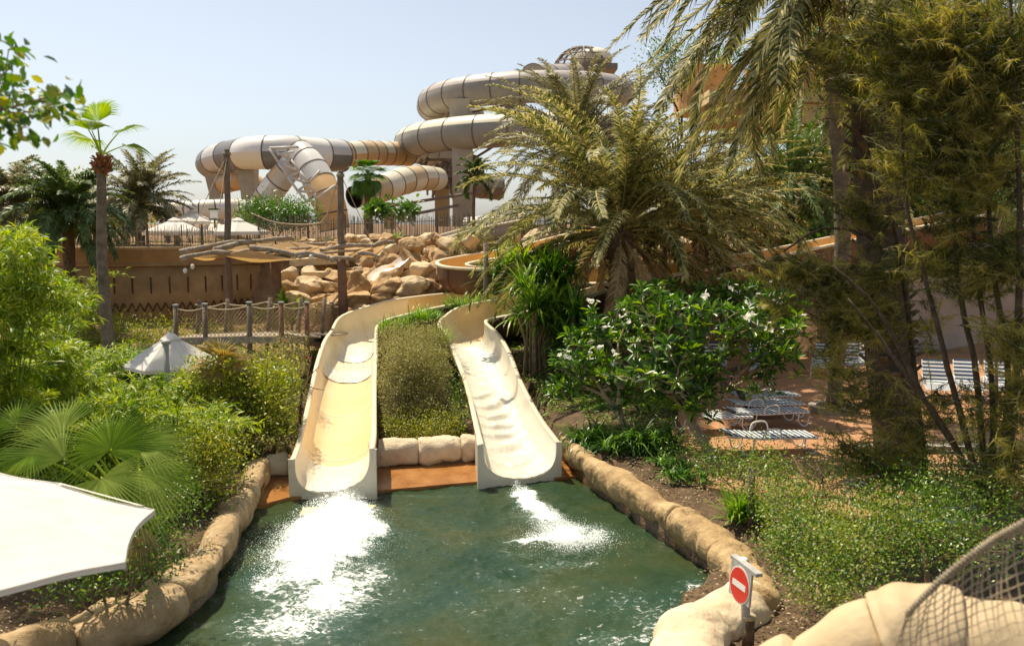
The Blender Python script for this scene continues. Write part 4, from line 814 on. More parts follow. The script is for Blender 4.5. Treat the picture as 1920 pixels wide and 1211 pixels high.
# parasols on the terrace
def parasol(label, c, r, h, zb, mt='canvas', group='white parasols on the round terrace', n=8, vent=True, val=.16, polem='wood_red', rot=.2):
    """c centre of the rim plane, h rise, zb ground"""
    c = np.asarray(c, float); t = thing('parasol', label, 'parasol', (c[0], c[1], zb), group); a = np.arange(n) * 2 * PI / n + rot
    V = []; R1 = 7
    for q in range(R1):
        f = q / (R1 - 1)
        for i in range(n * 4):
            b = rot + i * 2 * PI / (n * 4); loc = (i % 4) / 4; chord = math.cos(PI / n) / math.cos((loc - .5) * 2 * PI / n); sag = -.05 * h * math.sin(PI * f) * math.sin(PI * loc)
            V.append(c + [r * f * chord * math.cos(b) * (1 - .03 * math.sin(PI * loc) * f), r * f * chord * math.sin(b) * (1 - .03 * math.sin(PI * loc) * f), h * (1 - f) ** .92 + sag])
    k = n * 4; Fc = [(q * k + i, q * k + (i + 1) % k, (q + 1) * k + (i + 1) % k, (q + 1) * k + i) for q in range(R1 - 1) for i in range(k)]
    m0 = len(V); V += [V[(R1 - 1) * k + i] - np.array([0, 0, val]) for i in range(k)]; Fc += [((R1 - 1) * k + i, (R1 - 1) * k + (i + 1) % k, m0 + (i + 1) % k, m0 + i) for i in range(k)]
    cano = part('canopy', V, Fc, M[mt], t, False)
    if vent:
        V = [c + [0, 0, h + .10]] + [c + [r * .22 * math.cos(b), r * .22 * math.sin(b), h * .80 + .05] for b in a]; part('vent_cap', V, [(0, 1 + i, 1 + (i + 1) % n) for i in range(n)], M[mt], cano)
    V, Fc = tube([[c[0], c[1], zb], [c[0], c[1], c[2] + h + .15]], .035, 8); part('pole', V, Fc, M[polem], t)
    for b in a: V, Fc = tube([c + [0, 0, h * .55], c + [r * .97 * math.cos(b), r * .97 * math.sin(b), -.03]], .014, 4); part('rib', V, Fc, M[polem], t)
    return t
parasol('white parasol on the terrace, leftmost of the row, in front of the stick fence', P(328, 435, 42.5), px2m(58, 42.5), .62, ztop)
parasol('white parasol at the back of the terrace between the other two', P(360, 415, 47), px2m(40, 47), .55, ztop)
parasol('cream parasol low behind the rope pole on the terrace', P(402, 433, 47), px2m(38, 47), .5, ztop, 'canvas_cream')
parasol('white parasol on the terrace, rightmost of the row, behind the tall pole', P(447, 434, 43), px2m(54, 43), .6, ztop)
parasol('small white parasol glimpsed behind the round clipped tree', P(563, 417, 56), px2m(16, 56), .3, 5.2)
# garden parasol lower left with grey finial post
c = P(322, 682, 26.); parasol('white peaked parasol among the bamboo in front of the rope bridge', c, px2m(88, 26), .88, gz(c[0], c[1]), val=.10, group=None, n=6, rot=.35, polem='steel')
c = P(312, 676, 24.6); o = thing('post', 'short grey post with round cap in front of the white peaked parasol', 'post', (c[0], c[1], .8)); V, Fc = tube([[c[0], c[1], .6], P(311, 645, 24.6)], .085, 10); part('shaft', V, Fc, M['steel'], o, True); V, Fc = ICO2; part('cap', V * [.13, .13, .09] + P(311, 642, 24.6), Fc, M['steel'], o, True)
# big umbrella, lower left corner of the view (looking down on its canvas)
zc = 2.75; K1 = G(290, 957, zc); K2 = G(236, 1056, zc); K0 = G(118, 910, zc + .0); 
e1 = K1[:2]; e2 = K2[:2]
side = np.linalg.norm(e1 - e2); ctr = np.array([(e1[0] + e2[0]) / 2 - 2.15, (e1[1] + e2[1]) / 2 - .12])
apex = np.array([ctr[0], ctr[1], zc + .62])
rimp = [G(290, 957, zc), G(112, 908, zc + .02), G(-90, 862, zc + .05), G(-300, 880, zc), G(-420, 1000, zc), G(-330, 1150, zc), G(-150, 1155, zc), G(236, 1056, zc)]
cu = thing('large_umbrella', 'big white umbrella in the lower left corner seen from above', 'umbrella', (apex[0], apex[1], .5))
apex = np.mean(rimp, 0) + [0, 0, .42]; N8 = 8; S = 10; Rr_ = 12; V = []; Fc = []
for i in range(N8):
    a, b = rimp[i], rimp[(i + 1) % N8]; b0 = len(V)
    for q in range(Rr_ + 1):
        f = q / Rr_
        for s in range(S + 1):
            g_ = s / S; e = a * (1 - g_) + b * g_; el_ = np.linalg.norm(b - a); e = e + (apex - e) * np.array([1, 1, 0]) * (.055 * el_ / 2 * 4 * g_ * (1 - g_)); v = apex * (1 - f) + e * f - [0, 0, .10 * 4 * g_ * (1 - g_) * f * (1 - f) + .008 * math.sin(f * 23 + g_ * 9 + i) * g_ * (1 - g_) * 4]; V.append(v)
    Fc += [(b0 + q * (S + 1) + s, b0 + q * (S + 1) + s + 1, b0 + (q + 1) * (S + 1) + s + 1, b0 + (q + 1) * (S + 1) + s) for q in range(Rr_) for s in range(S)]
    lo_ = len(V); rim_ = V[b0 + Rr_ * (S + 1): b0 + Rr_ * (S + 1) + S + 1]; V += [v - np.array([0, 0, .05]) for v in rim_]; Fc += [(b0 + Rr_ * (S + 1) + s, b0 + Rr_ * (S + 1) + s + 1, lo_ + s + 1, lo_ + s) for s in range(S)]
    if 0: Vs, Fs = tube([apex + [0, 0, .004]] + [V[b0 + q * (S + 1)] + np.array([0, 0, .006]) for q in range(1, Rr_ + 1)], .005, 5)
    hem = [v * .996 + apex * .004 + np.array([0, 0, .006]) for v in rim_]; Vh, Fh = tube(hem, .014, 6); part('hem', Vh, Fh, M['canvas'], cu, True)
    Vr, Fr = tube([apex - [0, 0, .12], a - [0, 0, .06]], .018, 5); part('rib', Vr, Fr, M['steel'], cu)
part('canopy', V, Fc, M['canvas'], cu, False)
a, b = rimp[1], rimp[0]; V = [a * (1 - f) + b * f + np.array([0, 0, .03]) + (apex - b) / np.linalg.norm(apex - b) * o_ for f in (.05, .35, .65, .93) for o_ in (.02, .12)]
part('folded_flap', V, [(2 * i, 2 * i + 1, 2 * i + 3, 2 * i + 2) for i in range(3)], M['canvas_cream'], cu)
V, Fc = tube([[apex[0], apex[1], .3], apex + [0, 0, .1]], .05, 10); part('pole', V, Fc, M['steel'], cu)
# ------------------------------------------------------------------ driftwood pergola with tan sails
def log(p0, p1, r, bend=.12, name='log', mt='log', par=None, k=10):
    m_ = [p0 * (1 - f) + p1 * f + np.array([rnd(-1, 1) * bend * .3, 0, bend * math.sin(PI * f) * rnd(.6, 1.2)]) for f in np.linspace(0, 1, 6)]; c = catmull(m_, 22)
    V, Fc = tube(c, r * (1 + .16 * np.sin(np.linspace(0, 9, 22) + rnd(0, 6))) * np.linspace(1.05, .8, 22), k); V += wob(V, r * .10, 5, random.randrange(999), 2)[:, None] * np.array([.5, .5, 1]); return part(name, V, Fc, M[mt], par, True)
pg = thing('pergola', 'driftwood pergola with tan canvas sails left of the boulders', 'pergola', (P(640, 560, 34)[0], 34, 1.3))
LG = [((337, 474, 33), (480, 452, 34.2), .10), ((338, 486, 32.4), (430, 474, 33), .09), ((400, 468, 33), (545, 447, 36), .10), ((470, 466, 33.6), (550, 478, 33.6), .11), ((555, 478, 33.6), (618, 484, 33.5), .11), ((620, 487, 33.4), (660, 487, 33.3), .09), ((520, 470, 36), (608, 457, 37), .09),
      ((600, 470, 34.6), (700, 462, 35.4), .09), ((700, 462, 35.4), (738, 454, 36), .08), ((672, 477, 34), (712, 482, 34), .07), ((430, 478, 33), (560, 462, 36), .07), ((500, 474, 33.4), (615, 466, 36.8), .06), ((560, 482, 33.4), (700, 470, 36), .06)]
for a, b, r in LG: log(P(*a), P(*b), r, .10, par=pg)
for q in [((415, 468, 33.2), (480, 455, 34.2), (560, 470, 34), (500, 478, 33.4)), ((500, 463, 34.5), (545, 452, 35.8), (600, 462, 36.2), (560, 477, 33.8)), ((560, 478, 33.8), (600, 462, 36.4), (700, 465, 35.6), (655, 484, 33.6)), ((660, 480, 34), (700, 465, 35.8), (722, 460, 36), (712, 479, 34.2)), ((400, 478, 32.8), (470, 470, 33.2), (560, 488, 33.2), (480, 486, 32.8)), ((340, 480, 33), (400, 470, 33.2), (440, 476, 33), (380, 484, 32.6))]:
    A, B, Cq, D = [P(*x) for x in q]; n_ = 9; V = []
    for i in range(n_):
        for j in range(n_): u, v = i / (n_ - 1), j / (n_ - 1); V.append((A * (1 - u) + B * u) * (1 - v) + (D * (1 - u) + Cq * u) * v - np.array([0, 0, .22 * math.sin(PI * u) * math.sin(PI * v)]))
    part('canvas_sail', V, [(i * n_ + j, i * n_ + j + 1, (i + 1) * n_ + j + 1, (i + 1) * n_ + j) for i in range(n_ - 1) for j in range(n_ - 1)], M['sail'], pg, True)
for (x, y, Y, mt_, w_) in [(640, 484, 33.4, 'wood_red', .17), (428, 480, 33, 'wood_red', .09), (516, 482, 34, 'wood_red', .2)]:
    a = P(x, y, Y); zg = gz(a[0], a[1]); V, Fc = tube(catmull([[a[0], a[1], zg - .2], [a[0] + .03, a[1], (a[2] + zg) / 2], a], 8), w_, 9); part('pergola_post', V, Fc, M[mt_], pg, True)
for (x, y, Y, t_) in [(425, 280, 35.5, 'weathered tall pole with ropes at the left end of the pergola'), (638, 320, 35., 'weathered tall pole with ropes beside the stick fence')]:
    a = P(x, y, Y); b = P(x + (2 if x < 500 else 1), 462, Y); zg = gz(a[0], a[1]); o = thing('rope_pole', t_, 'pole', (a[0], a[1], zg))
    V, Fc = tube(catmull([[b[0], Y, zg - .2], b, (a + b) / 2 + [.02, 0, 0], a], 16), np.linspace(.15, .115, 16), 10); V += wob(V, .012, 6, 3)[:, None]; part('trunk', V, Fc, M['post'], o, True)
    V, Fc = tube([a - [0, 0, .25], a - [0, 0, .12]], .16, 10); part('rope_lashing', V, Fc, M['rope_grey'], o, True)
def rope(pts, r, label=None, sag=0, par=None, mt='rope', name='rope'):
    P_ = [P(*p) for p in pts]; c = catmull(P_, 30) if len(P_) > 2 else np.array([P_[0] * (1 - f) + P_[1] * f - np.array([0, 0, sag * math.sin(PI * f)]) for f in np.linspace(0, 1, 20)])
    V, Fc = tube(c, r, 6); o = part(name, V, Fc, M[mt], par, True)
    if label: setmeta(o, label, 'rope')
    return o
rope([(426, 290, 35.5), (340, 472, 33.2)], .018, 'guy rope from the left pole down to the driftwood tip at far left'); rope([(426, 290, 35.5), (400, 466, 33.2)], .018, 'guy rope hanging steeply left of the left pole'); rope([(427, 290, 35.5), (470, 400, 36)], .016, 'guy rope going right from the top of the left pole')
rope([(470, 400, 36), (520, 418, 36), (590, 420, 36), (612, 404, 35.6), (628, 355, 35.2), (637, 330, 35)], .03, 'thick slack rope looping up to the top of the right pole'); rope([(640, 330, 35), (700, 460, 36)], .016, 'guy rope from the right pole down to the pergola tip'); rope([(607, 408, 35.8), (613, 470, 35.6), (612, 500, 35)], .016, 'rope dropping from the slack loop into the pergola'); rope([(540, 455, 35), (640, 470, 34.5), (735, 456, 36)], .014, 'thin rope strung along the pergola logs')
for i, (x, y, Y) in enumerate([(347, 508, 32.4), (361, 500, 32.6), (456, 482, 33.2), (583, 482, 33.4), (345, 514, 32.4)]):
    if i == 4: continue
    o = thing('hanging_lamp', ['small hanging glass lamp below the left driftwood tip', 'small hanging lamp right beside the first one under the driftwood', 'small hanging lamp under the middle of the pergola', 'small hanging lamp near the red pergola post'][i], 'lamp', P(x, y, Y), 'hanging lamps of the pergola'); rope([(x, y - (26 if i < 2 else 10), Y), (x, y - 2, Y)], .006, par=o, name='cord').location = (0, 0, 0)
    o.children[0].data = mesh('cord', *[tube([[0, 0, .05], [0, 0, .5 if i < 2 else .2]], .006, 5)[0], tube([[0, 0, .05], [0, 0, .5]], .006, 5)[1]], M['rope_grey'])
    V, Fc = ICO1; link('shade', mesh('shade', V * [.075, .075, .10], Fc, M['white'], True), o)
# light box on a post, terrace
p = P(402, 402, 44); o = thing('lantern', 'box lantern on a post left of the tall pole on the terrace', 'lantern', (p[0], p[1], ztop)); V, Fc = tube([[p[0], p[1], ztop], p - [0, 0, .25]], .05, 8); part('post', V, Fc, M['post'], o); part('lamp_box', *box(p, (.34, .3, .42)), M['white'], o); part('lid', *box(p + [0, 0, .25], (.44, .4, .07)), M['date_green'], o); part('base', *box(p - [0, 0, .25], (.42, .38, .06)), M['date_green'], o)
# rope-net bridge
br = thing('rope_bridge', 'footbridge with rope net sides on timber posts in front of the round wall', 'bridge', (P(480, 640, 29)[0], 30, 1.3))
bp_ = [(329, 640, 30.5), (384, 638, 30.), (467, 636, 29.3), (527, 636, 29.), (575, 637, 29.6), (622, 630, 33.)]
bt = [(329, 573, 30.5), (384, 571, 30.), (467, 568, 29.3), (527, 568, 29.), (575, 568, 29.6), (622, 568, 33.)]
zd = lambda p: p
for i, (a, b) in enumerate(zip(bp_, bt)):
    A, B = P(*a), P(*b); V, Fc = tube([A - [0, 0, 1.2], B], .085, 10); po_ = part('post', V, Fc, M['post'] if i < 3 else M['wood_red'], br, True); part('post_cap', *box(B + [0, 0, .02], (.17, .17, .05)), M['steel'], po_)
    V, Fc = tube([A + [.1, 1.5, -1.2], B + [.3, 1.5, .05]], .07, 8); part('post', V, Fc, M['post'], br, True)
for i in range(len(bp_) - 1):
    A, B, a, b = P(*bp_[i]), P(*bp_[i + 1]), P(*bt[i]), P(*bt[i + 1]); a = a - [0, 0, .12]; b = b - [0, 0, .12]; A = A + [0, 0, .1]; B = B + [0, 0, .1]
    for off in ((0, 0, 0), (.15, 1.5, 0)):
        off = np.array(off); mb = MB(); W_ = np.linalg.norm(B - A); H_ = 1.0; nn_ = int(W_ / .17); sagf = lambda u: .10 * math.sin(PI * u)
        def q(u, v): return (A * (1 - u) + B * u) * (1 - v) + (a * (1 - u) + b * u) * v - np.array([0, 0, sagf(u) * v]) + off
        sl_ = H_ / W_
        for s_ in np.arange(-sl_, 1 + sl_, .17 / W_):
            for dr in (1, -1):
                u0, u1 = (s_, s_ + sl_) if dr == 1 else (s_ + sl_, s_); v0, v1 = 0., 1.
                if u0 > 1 and u1 > 1 or u0 < 0 and u1 < 0: continue
                f0_, f1_ = 0., 1.
                if u1 != u0:
                    ts = sorted([(0 - u0) / (u1 - u0), (1 - u0) / (u1 - u0)]); f0_, f1_ = max(0, ts[0]), min(1, ts[1])
                if f1_ - f0_ < .05: continue
                pts = [q(u0 + (u1 - u0) * f, f) for f in np.linspace(f0_, f1_, 4)]; mb.add(*tube(pts, .010, 4, False))
        mb.part('rope_net', M['net'], br, False, 'stuff')
        V, Fc = tube([q(u, 1.02) for u in np.linspace(0, 1, 10)], .022, 6); part('top_rope', V, Fc, M['rope'], br, True)
    part('deck_board', *beam(A - [0, 0, .12] + [0, -.08, 0], B - [0, 0, .12] + [0, -.08, 0], .07, .22), M['log'], br)
    for j in range(int(W_ / .16)):
        u = (j + .5) * .16 / W_; c = A * (1 - u) + B * u + [.07, .75, -.03]; part('plank', *box(c, (.14, 1.6, .05), rotz(math.atan2((B - A)[1], (B - A)[0]))), M['log'], br)
# ------------------------------------------------------------------ enclosed tube slides on pillars
def tubeslide(name, label, pts, segn, mats_top, mats_bot, ring=True, openend=False, inner='dark', k=28, split=0., par=None, seg0=0):
    """pts: world (x,y,z,r); split into segn sections, each with an upper and a lower shell"""
    pts = np.asarray(pts, float); n = segn * 5 + 1; S = catmull(pts, n); C, R = S[:, :3], S[:, 3]
    T = np.gradient(C, axis=0); T /= np.linalg.norm(T, axis=1)[:, None]; Sd = np.cross(T, [0, 0, 1.]); Sd /= np.linalg.norm(Sd, axis=1)[:, None] + 1e-9; U = np.cross(Sd, T)
    t = par or thing(name, label, 'tube slide', C[0])
    a0 = math.asin(split)
    for nm, lo, hi, ms in (('upper_shell', a0, PI - a0, mats_top), ('lower_shell', PI - a0, 2 * PI + a0, mats_bot)):
        a = np.linspace(lo, hi, k // 2 + 1)
        for s in range(segn):
            i0, i1 = s * 5, s * 5 + 5; V = (C[i0:i1 + 1, None] + R[i0:i1 + 1, None, None] * (np.cos(a)[None, :, None] * Sd[i0:i1 + 1, None] + np.sin(a)[None, :, None] * U[i0:i1 + 1, None]))
            kk = len(a); last_ = part(nm, V.reshape(-1, 3), [(i * kk + j, i * kk + j + 1, (i + 1) * kk + j + 1, (i + 1) * kk + j) for i in range(5) for j in range(kk - 1)], M[ms[(s + seg0) % len(ms)]], t, True)
    aa = np.linspace(0, 2 * PI, k, endpoint=False)
    for s in range(segn + 1):
        i = s * 5; r = R[i] * 1.025
        ringv = np.concatenate([C[i] + T[i] * d + q * (np.cos(aa)[:, None] * Sd[i] + np.sin(aa)[:, None] * U[i]) for d, q in ((-.05, R[i] * .99), (-.05, r), (.05, r), (.05, R[i] * .99))])
        part('joint_ring', ringv, [(q * k + j, q * k + (j + 1) % k, (q + 1) * k + (j + 1) % k, (q + 1) * k + j) for q in range(3) for j in range(k)], M['tube_ring'], last_, True)
    for q, sgn in ((0, 1), (-1, -1)):
        if openend and q == 0:
            V = np.concatenate([C[0] + R[0] * .97 * (np.cos(aa)[:, None] * Sd[0] + np.sin(aa)[:, None] * U[0]), C[0] + T[0] * 3 + R[0] * .95 * (np.cos(aa)[:, None] * Sd[0] + np.sin(aa)[:, None] * U[0])])
            part('mouth_shade', V, [(j, (j + 1) % k, k + (j + 1) % k, k + j) for j in range(k)] + [tuple(range(k, 2 * k))], M['dark'], t, True)  # lining coloured near-black to paint the shade in the mouth
        else: V = C[q] + R[q] * .98 * (np.cos(aa)[:, None] * Sd[q] + np.sin(aa)[:, None] * U[q]); part('end_cap', V, [tuple(range(k))], M[mats_bot[0]], t)
    return t
def W(px, py, Y, rpx): return np.append(P(px, py, Y), px2m(rpx, Y))
tubeslide('tube_slide', 'thick checkered white and dark grey tube slide at the left of the tube cluster', [W(640, 293, 80, 29), W(600, 291, 78, 30), (W(540, 287, 76, 31)), W(480, 287, 76, 30), W(440, 291, 79, 28), W(408, 297, 83, 25), W(392, 306, 88, 24), W(402, 318, 93, 22)], 8,
          ['tube_greyL', 'tube_white', 'tube_greyL', 'tube_white', 'tube_grey', 'tube_greyL', 'tube_grey', 'tube_greyL'], ['tube_grey', 'tube_white', 'tube_grey', 'tube_cream', 'tube_grey', 'tube_greyL', 'tube_grey', 'tube_grey'])
tubeslide('tube_slide', 'tan ribbed tube slide linking the checkered tube to the spiral', [W(630, 292, 80.5, 23), W(680, 288, 83, 23), W(720, 288, 86, 22), W(765, 289, 89, 22)], 7, ['tube_tan', 'tube_cream', 'tube_tan'], ['tube_orange'])
tubeslide('tube_slide', 'steep white and orange tube dropping right from the truss', [W(560, 283, 74, 23), W(580, 308, 73, 27), W(600, 345, 72, 30), W(618, 385, 71, 30), W(628, 430, 71, 28)], 6, ['tube_greyL', 'tube_white', 'tube_greyL', 'tube_orange', 'tube_orange', 'tube_orange'], ['tube_white', 'tube_white', 'tube_greyL', 'tube_orange', 'tube_orange', 'tube_orange'])
tubeslide('tube_slide', 'steep white tube dropping left behind the white truss', [W(566, 284, 74.4, 20), W(545, 312, 75, 23), W(515, 350, 75.5, 24), W(485, 395, 76, 24)], 5, ['tube_tan', 'tube_white'], ['tube_greyL'])
tubeslide('tube_slide', 'cream ribbed tube with an open dark mouth beside the small fan palm', [W(664, 370, 66, 20.5), W(686, 363, 67, 23), W(720, 352, 69, 25), W(755, 340, 72, 25), W(790, 334, 75, 23), W(820, 336, 79, 21)], 8, ['tube_cream', 'tube_cream', 'tube_tan'], ['tube_tan', 'tube_cream'], openend=True)
tubeslide('tube_slide', 'low cream ribbed tubes running behind the terrace parasols', [W(270, 402, 70, 15), W(330, 395, 70, 16), W(390, 393, 70, 18), W(440, 392, 71, 18), W(500, 394, 72, 16)], 9, ['tube_cream', 'tube_white'], ['tube_white'])
tubeslide('tube_slide', 'tan looped tube in shade under the checkered tube', [W(420, 345, 84, 18), W(450, 338, 82, 19), W(480, 348, 82, 19), W(500, 370, 82, 18)], 4, ['tube_tan'], ['tube_orange'])
HC = P(990, 300, 92); HC = np.array([HC[0], 92., 0])
def ring_pts(r, a0, a1, z0, z1, rt, n=12): return [np.array([HC[0] - r * math.cos(a), 92 - r * math.sin(a), z0 + (z1 - z0) * f, rt]) for f, a in [(i / (n - 1), a0 + (a1 - a0) * i / (n - 1)) for i in range(n)]]
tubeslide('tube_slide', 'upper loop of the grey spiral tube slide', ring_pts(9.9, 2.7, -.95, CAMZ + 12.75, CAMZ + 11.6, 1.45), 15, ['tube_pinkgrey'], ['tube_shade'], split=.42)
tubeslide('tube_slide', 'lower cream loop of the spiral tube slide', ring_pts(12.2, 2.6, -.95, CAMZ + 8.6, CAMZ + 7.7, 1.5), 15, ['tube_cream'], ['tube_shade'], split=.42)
tubeslide('tube_slide', 'shaded tube curling down under the spiral', ring_pts(8.5, .9, -1.2, CAMZ + 5.2, CAMZ + 4.0, 1.35), 8, ['tube_shade'], ['truss_dark'])  # shade below the loops put into both shell colours
def pillar(label, px, pyt, pyb, Y, wpx, mt='concrete', capw=1.45, caph=1.3, group=None):
    a = P(px, pyt, Y); zb = min(P(px, pyb, Y)[2], a[2] - 1); w_ = px2m(wpx, Y); t = thing('pillar', label, 'pillar', (a[0], Y, zb))
    part('column', *box((a[0], Y, (zb + a[2] - caph) / 2), (w_, w_, a[2] - caph - zb)), M[mt], t)
    V, Fc = box((a[0], Y, a[2] - caph / 2), (w_, w_, caph)); V = np.array(V); up = V[:, 2] > a[2] - caph / 2; V[up, 0] = a[0] + (V[up, 0] - a[0]) * capw; V[up, 1] = Y + (V[up, 1] - Y) * capw; part('flared_head', V, Fc, M[mt], t); return t
pillar('short flared concrete pillar head between the two spiral loops', 861, 188, 225, 83.5, 32, capw=1.35, caph=1.2)
pillar('grey concrete pillar under the front of the spiral', 867, 268, 425, 82, 36, capw=1.0)
pillar('tan lit concrete pillar left of the grey one under the spiral', 829, 345, 425, 90, 26, 'concrete_tan', 1.0)  # tan concrete here paints in the light on the pillar
pillar('flared pillar head behind the date palm fronds at the upper loop', 965, 182, 215, 84, 30, 'concrete', 1.6, 1.6)
pillar('pale flared pillar under the middle of the checkered tube', 466, 316, 420, 79, 24, 'concrete', 1.25, 2.6); pillar('flared pillar under the left end of the checkered tube', 404, 330, 425, 84, 20, 'concrete', 1.5, 1.6)
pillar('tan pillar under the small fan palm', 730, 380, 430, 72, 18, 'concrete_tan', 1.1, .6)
def truss(label, segs, r, mt='truss'):
    p0 = P(*segs[0][0]); t = thing('truss', label, 'steel frame', p0)
    for a, b in segs: V, Fc = tube([P(*a), P(*b)], r, 6); part('strut', V, Fc, M[mt], t, True)
    return t
A1 = [(505, 278), (522, 305), (540, 332), (558, 358), (575, 378), (592, 374)]; A2 = [(533, 278), (545, 300), (562, 322), (578, 344), (590, 362), (592, 374)]
Yt = 70.
sg_ = [((a[0], a[1], Yt), (b[0], b[1], Yt)) for a, b in zip(A1, A1[1:])] + [((a[0], a[1], Yt), (b[0], b[1], Yt)) for a, b in zip(A2, A2[1:])] + [((a[0], a[1], Yt), (b[0], b[1], Yt + .6)) for a, b in zip(A1, A2)] + [((a[0], a[1], Yt), (b[0], b[1], Yt + .6)) for a, b in zip(A1, A2[1:])] + [((592, 374, Yt), (590, 400, Yt)), ((592, 374, Yt), (628, 348, Yt)), ((575, 378, Yt), (520, 400, Yt)), ((505, 278, Yt), (560, 276, Yt)), ((578, 344, Yt), (600, 320, Yt)), ((520, 290, Yt), (550, 285, Yt + 1))]
truss('white steel truss frame in front of the steep tubes', sg_, .10)
sg_ = []
for i in range(16):
    x = rnd(778, 850); y = rnd(292, 330); sg_.append(((x, y, rnd(84, 92)), (x + rnd(-25, 45), y + rnd(10, 50), rnd(84, 92))))
sg_ += [((800, 300, 86), (866, 300, 83)), ((790, 320, 86), (866, 335, 83)), ((806, 340, 88), (866, 350, 84)), ((845, 358, 84), (866, 420, 84)), ((885, 300, 84), (925, 275, 82)), ((870, 205, 84), (925, 180, 84)), ((935, 180, 84), (960, 200, 84)), ((740, 385, 74), (900, 360, 80)), ((760, 405, 74), (860, 385, 78)), ((885, 210, 86), (960, 195, 86))]
truss('tangle of brown steel struts under the spiral loops', sg_, .13, 'truss_dark')
# dome lattice + tube at the top behind the palms
t = thing('lattice_dome', 'wire dome and white shell at the top of the spiral behind the fronds', 'dome', P(1085, 130, 95)); c0 = P(1092, 132, 95); Rd = px2m(52, 95)
for i in range(8):
    b = i * PI / 8; V, Fc = tube([c0 + [Rd * math.cos(b) * math.cos(q), Rd * math.sin(b) * math.cos(q), Rd * .8 * math.sin(q)] for q in np.linspace(0, PI, 9)], .09, 5); part('hoop', V, Fc, M['truss_dark'], t)
for z in (.3, .6, .85): V, Fc = tube([c0 + [Rd * math.sqrt(1 - z * z) * math.cos(q), Rd * math.sqrt(1 - z * z) * math.sin(q), Rd * .8 * z] for q in np.linspace(0, 2 * PI, 17)], .07, 5); part('hoop', V, Fc, M['truss_dark'], t)
V, Fc = ICO2; part('white_shell', V * [px2m(36, 95), 3, px2m(20, 95)] + P(1112, 112, 96), Fc, M['tube_cream'], t, True); part('platform', *box(P(1095, 132, 95), (6.5, 5, .6)), M['truss_dark'], t); part('stalk', *box(P(1090, 200, 96), (1.6, 1.6, 7.5)), M['concrete'], t)
tubeslide('tube_slide', 'grey tube leading from the upper spiral to the dome', [W(1000, 148, 84, 27), W(1040, 146, 88, 24), W(1080, 140, 92, 20)], 3, ['tube_pinkgrey'], ['tube_shade'])
# shade sails over the terrace behind the fence, hedge of poles
o = part('shade_roof', [P(870, 408, 60), P(985, 398, 62), P(985, 405, 58), P(868, 416, 57)] + [P(870, 408, 60) - [0, 0, .2], P(985, 398, 62) - [0, 0, .2], P(985, 405, 58) - [0, 0, .2], P(868, 416, 57) - [0, 0, .2]], [(0, 1, 2, 3), (7, 6, 5, 4), (0, 4, 5, 1), (1, 5, 6, 2), (2, 6, 7, 3), (3, 7, 4, 0)], M['canvas']); setmeta(o, 'pale low shade roof behind the grey fence', 'roof')
# ------------------------------------------------------------------ right hand side: retaining wall, hill, orange building
t = thing('retaining_wall', 'grey rendered wall behind the far loungers', 'wall', (15, 38.2, .6)); part('wall_body', *box((17.3, 38.3, 2.1), (21.6, .6, 3.2)), M['greywall'], t)
for i in range(36):
    x = 6.7 + i * .6 + rnd(-.1, .1); V, Fc = rock(300 + i % 9, (rnd(.32, .45), .42, rnd(.16, .26)), sub=2, facets=14, lo=.5, hi=.85); part('cap_stone', V + [x, 38.3 + rnd(-.1, .1), 3.80], Fc, M['sandstone_pale'], t, True)
wl = thing('retaining_wall', 'lower grey planter wall below the date palm behind the frangipani', 'wall', (6, 35, .6)); part('wall_body', *box((5.6, 34.6, 1.6), (3.6, .5, 3.4), rotz(.5)), M['greywall'], wl)
hf = thing('boulder_slope', 'brown rocky slope above the grey wall behind the casuarina', 'boulders', (14, 44, 4))
for i in range(150):
    px = rnd(1180, 1930); f = rnd(0, 1); py = 505 - f * (70 + 260 * sm(1300, 1700, px)); Y = 41 + f * 16
    boulder(px, py, rnd(13, 34), rnd(9, 24), Y, random.choice(['sandstone', 'sandstone', 'hill']), hf)
for p in [(1235, 470, 22, 12, 39), (1275, 462, 30, 14, 39.5), (1330, 470, 22, 12, 39.5), (1215, 455, 18, 10, 40), (1260, 480, 34, 10, 39), (1300, 440, 25, 12, 41), (1005, 452, 26, 18, 42), (960, 448, 26, 18, 42.5), (1060, 478, 30, 16, 40.5)]: boulder(*p, 'sandstone_pale', hf)
bd = thing('building', 'orange rendered bridge building behind the palm fronds at upper right', 'building', P(1500, 260, 56))
def pbox(name, x0_, y0_, x1_, y1_, Y, dp, mt, par): a = P(x0_, y0_, Y); b = P(x1_, y1_, Y); part(name, *box(((a[0] + b[0]) / 2, Y + dp / 2, (a[2] + b[2]) / 2), (b[0] - a[0], dp, a[2] - b[2])), M[mt], par)
pbox('parapet', 1330, 168, 1700, 192, 56, 5, 'orangelight', bd); pbox('beam', 1345, 193, 1690, 232, 56.3, 4.4, 'orangewall', bd); pbox('tower', 1290, 120, 1372, 205, 60, 5, 'orangewall', bd); pbox('soffit', 1380, 233, 1600, 262, 57.2, 3, 'orangewall', bd); pbox('wall', 1480, 90, 1620, 167, 62, 6, 'orangewall', bd); pbox('column', 1700, 170, 1760, 420, 57, 3, 'orangewall', bd)
for x in (1400, 1430, 1460): pbox('pillar', x, 130, x + 10, 168, 57, .6, 'orangewall', bd)
pbox('pale_panel', 1505, 195, 1552, 232, 56.24, .1, 'orangelight', bd)
# ------------------------------------------------------------------ palms
def CR(px, py, Y): return P(px, py, Y)
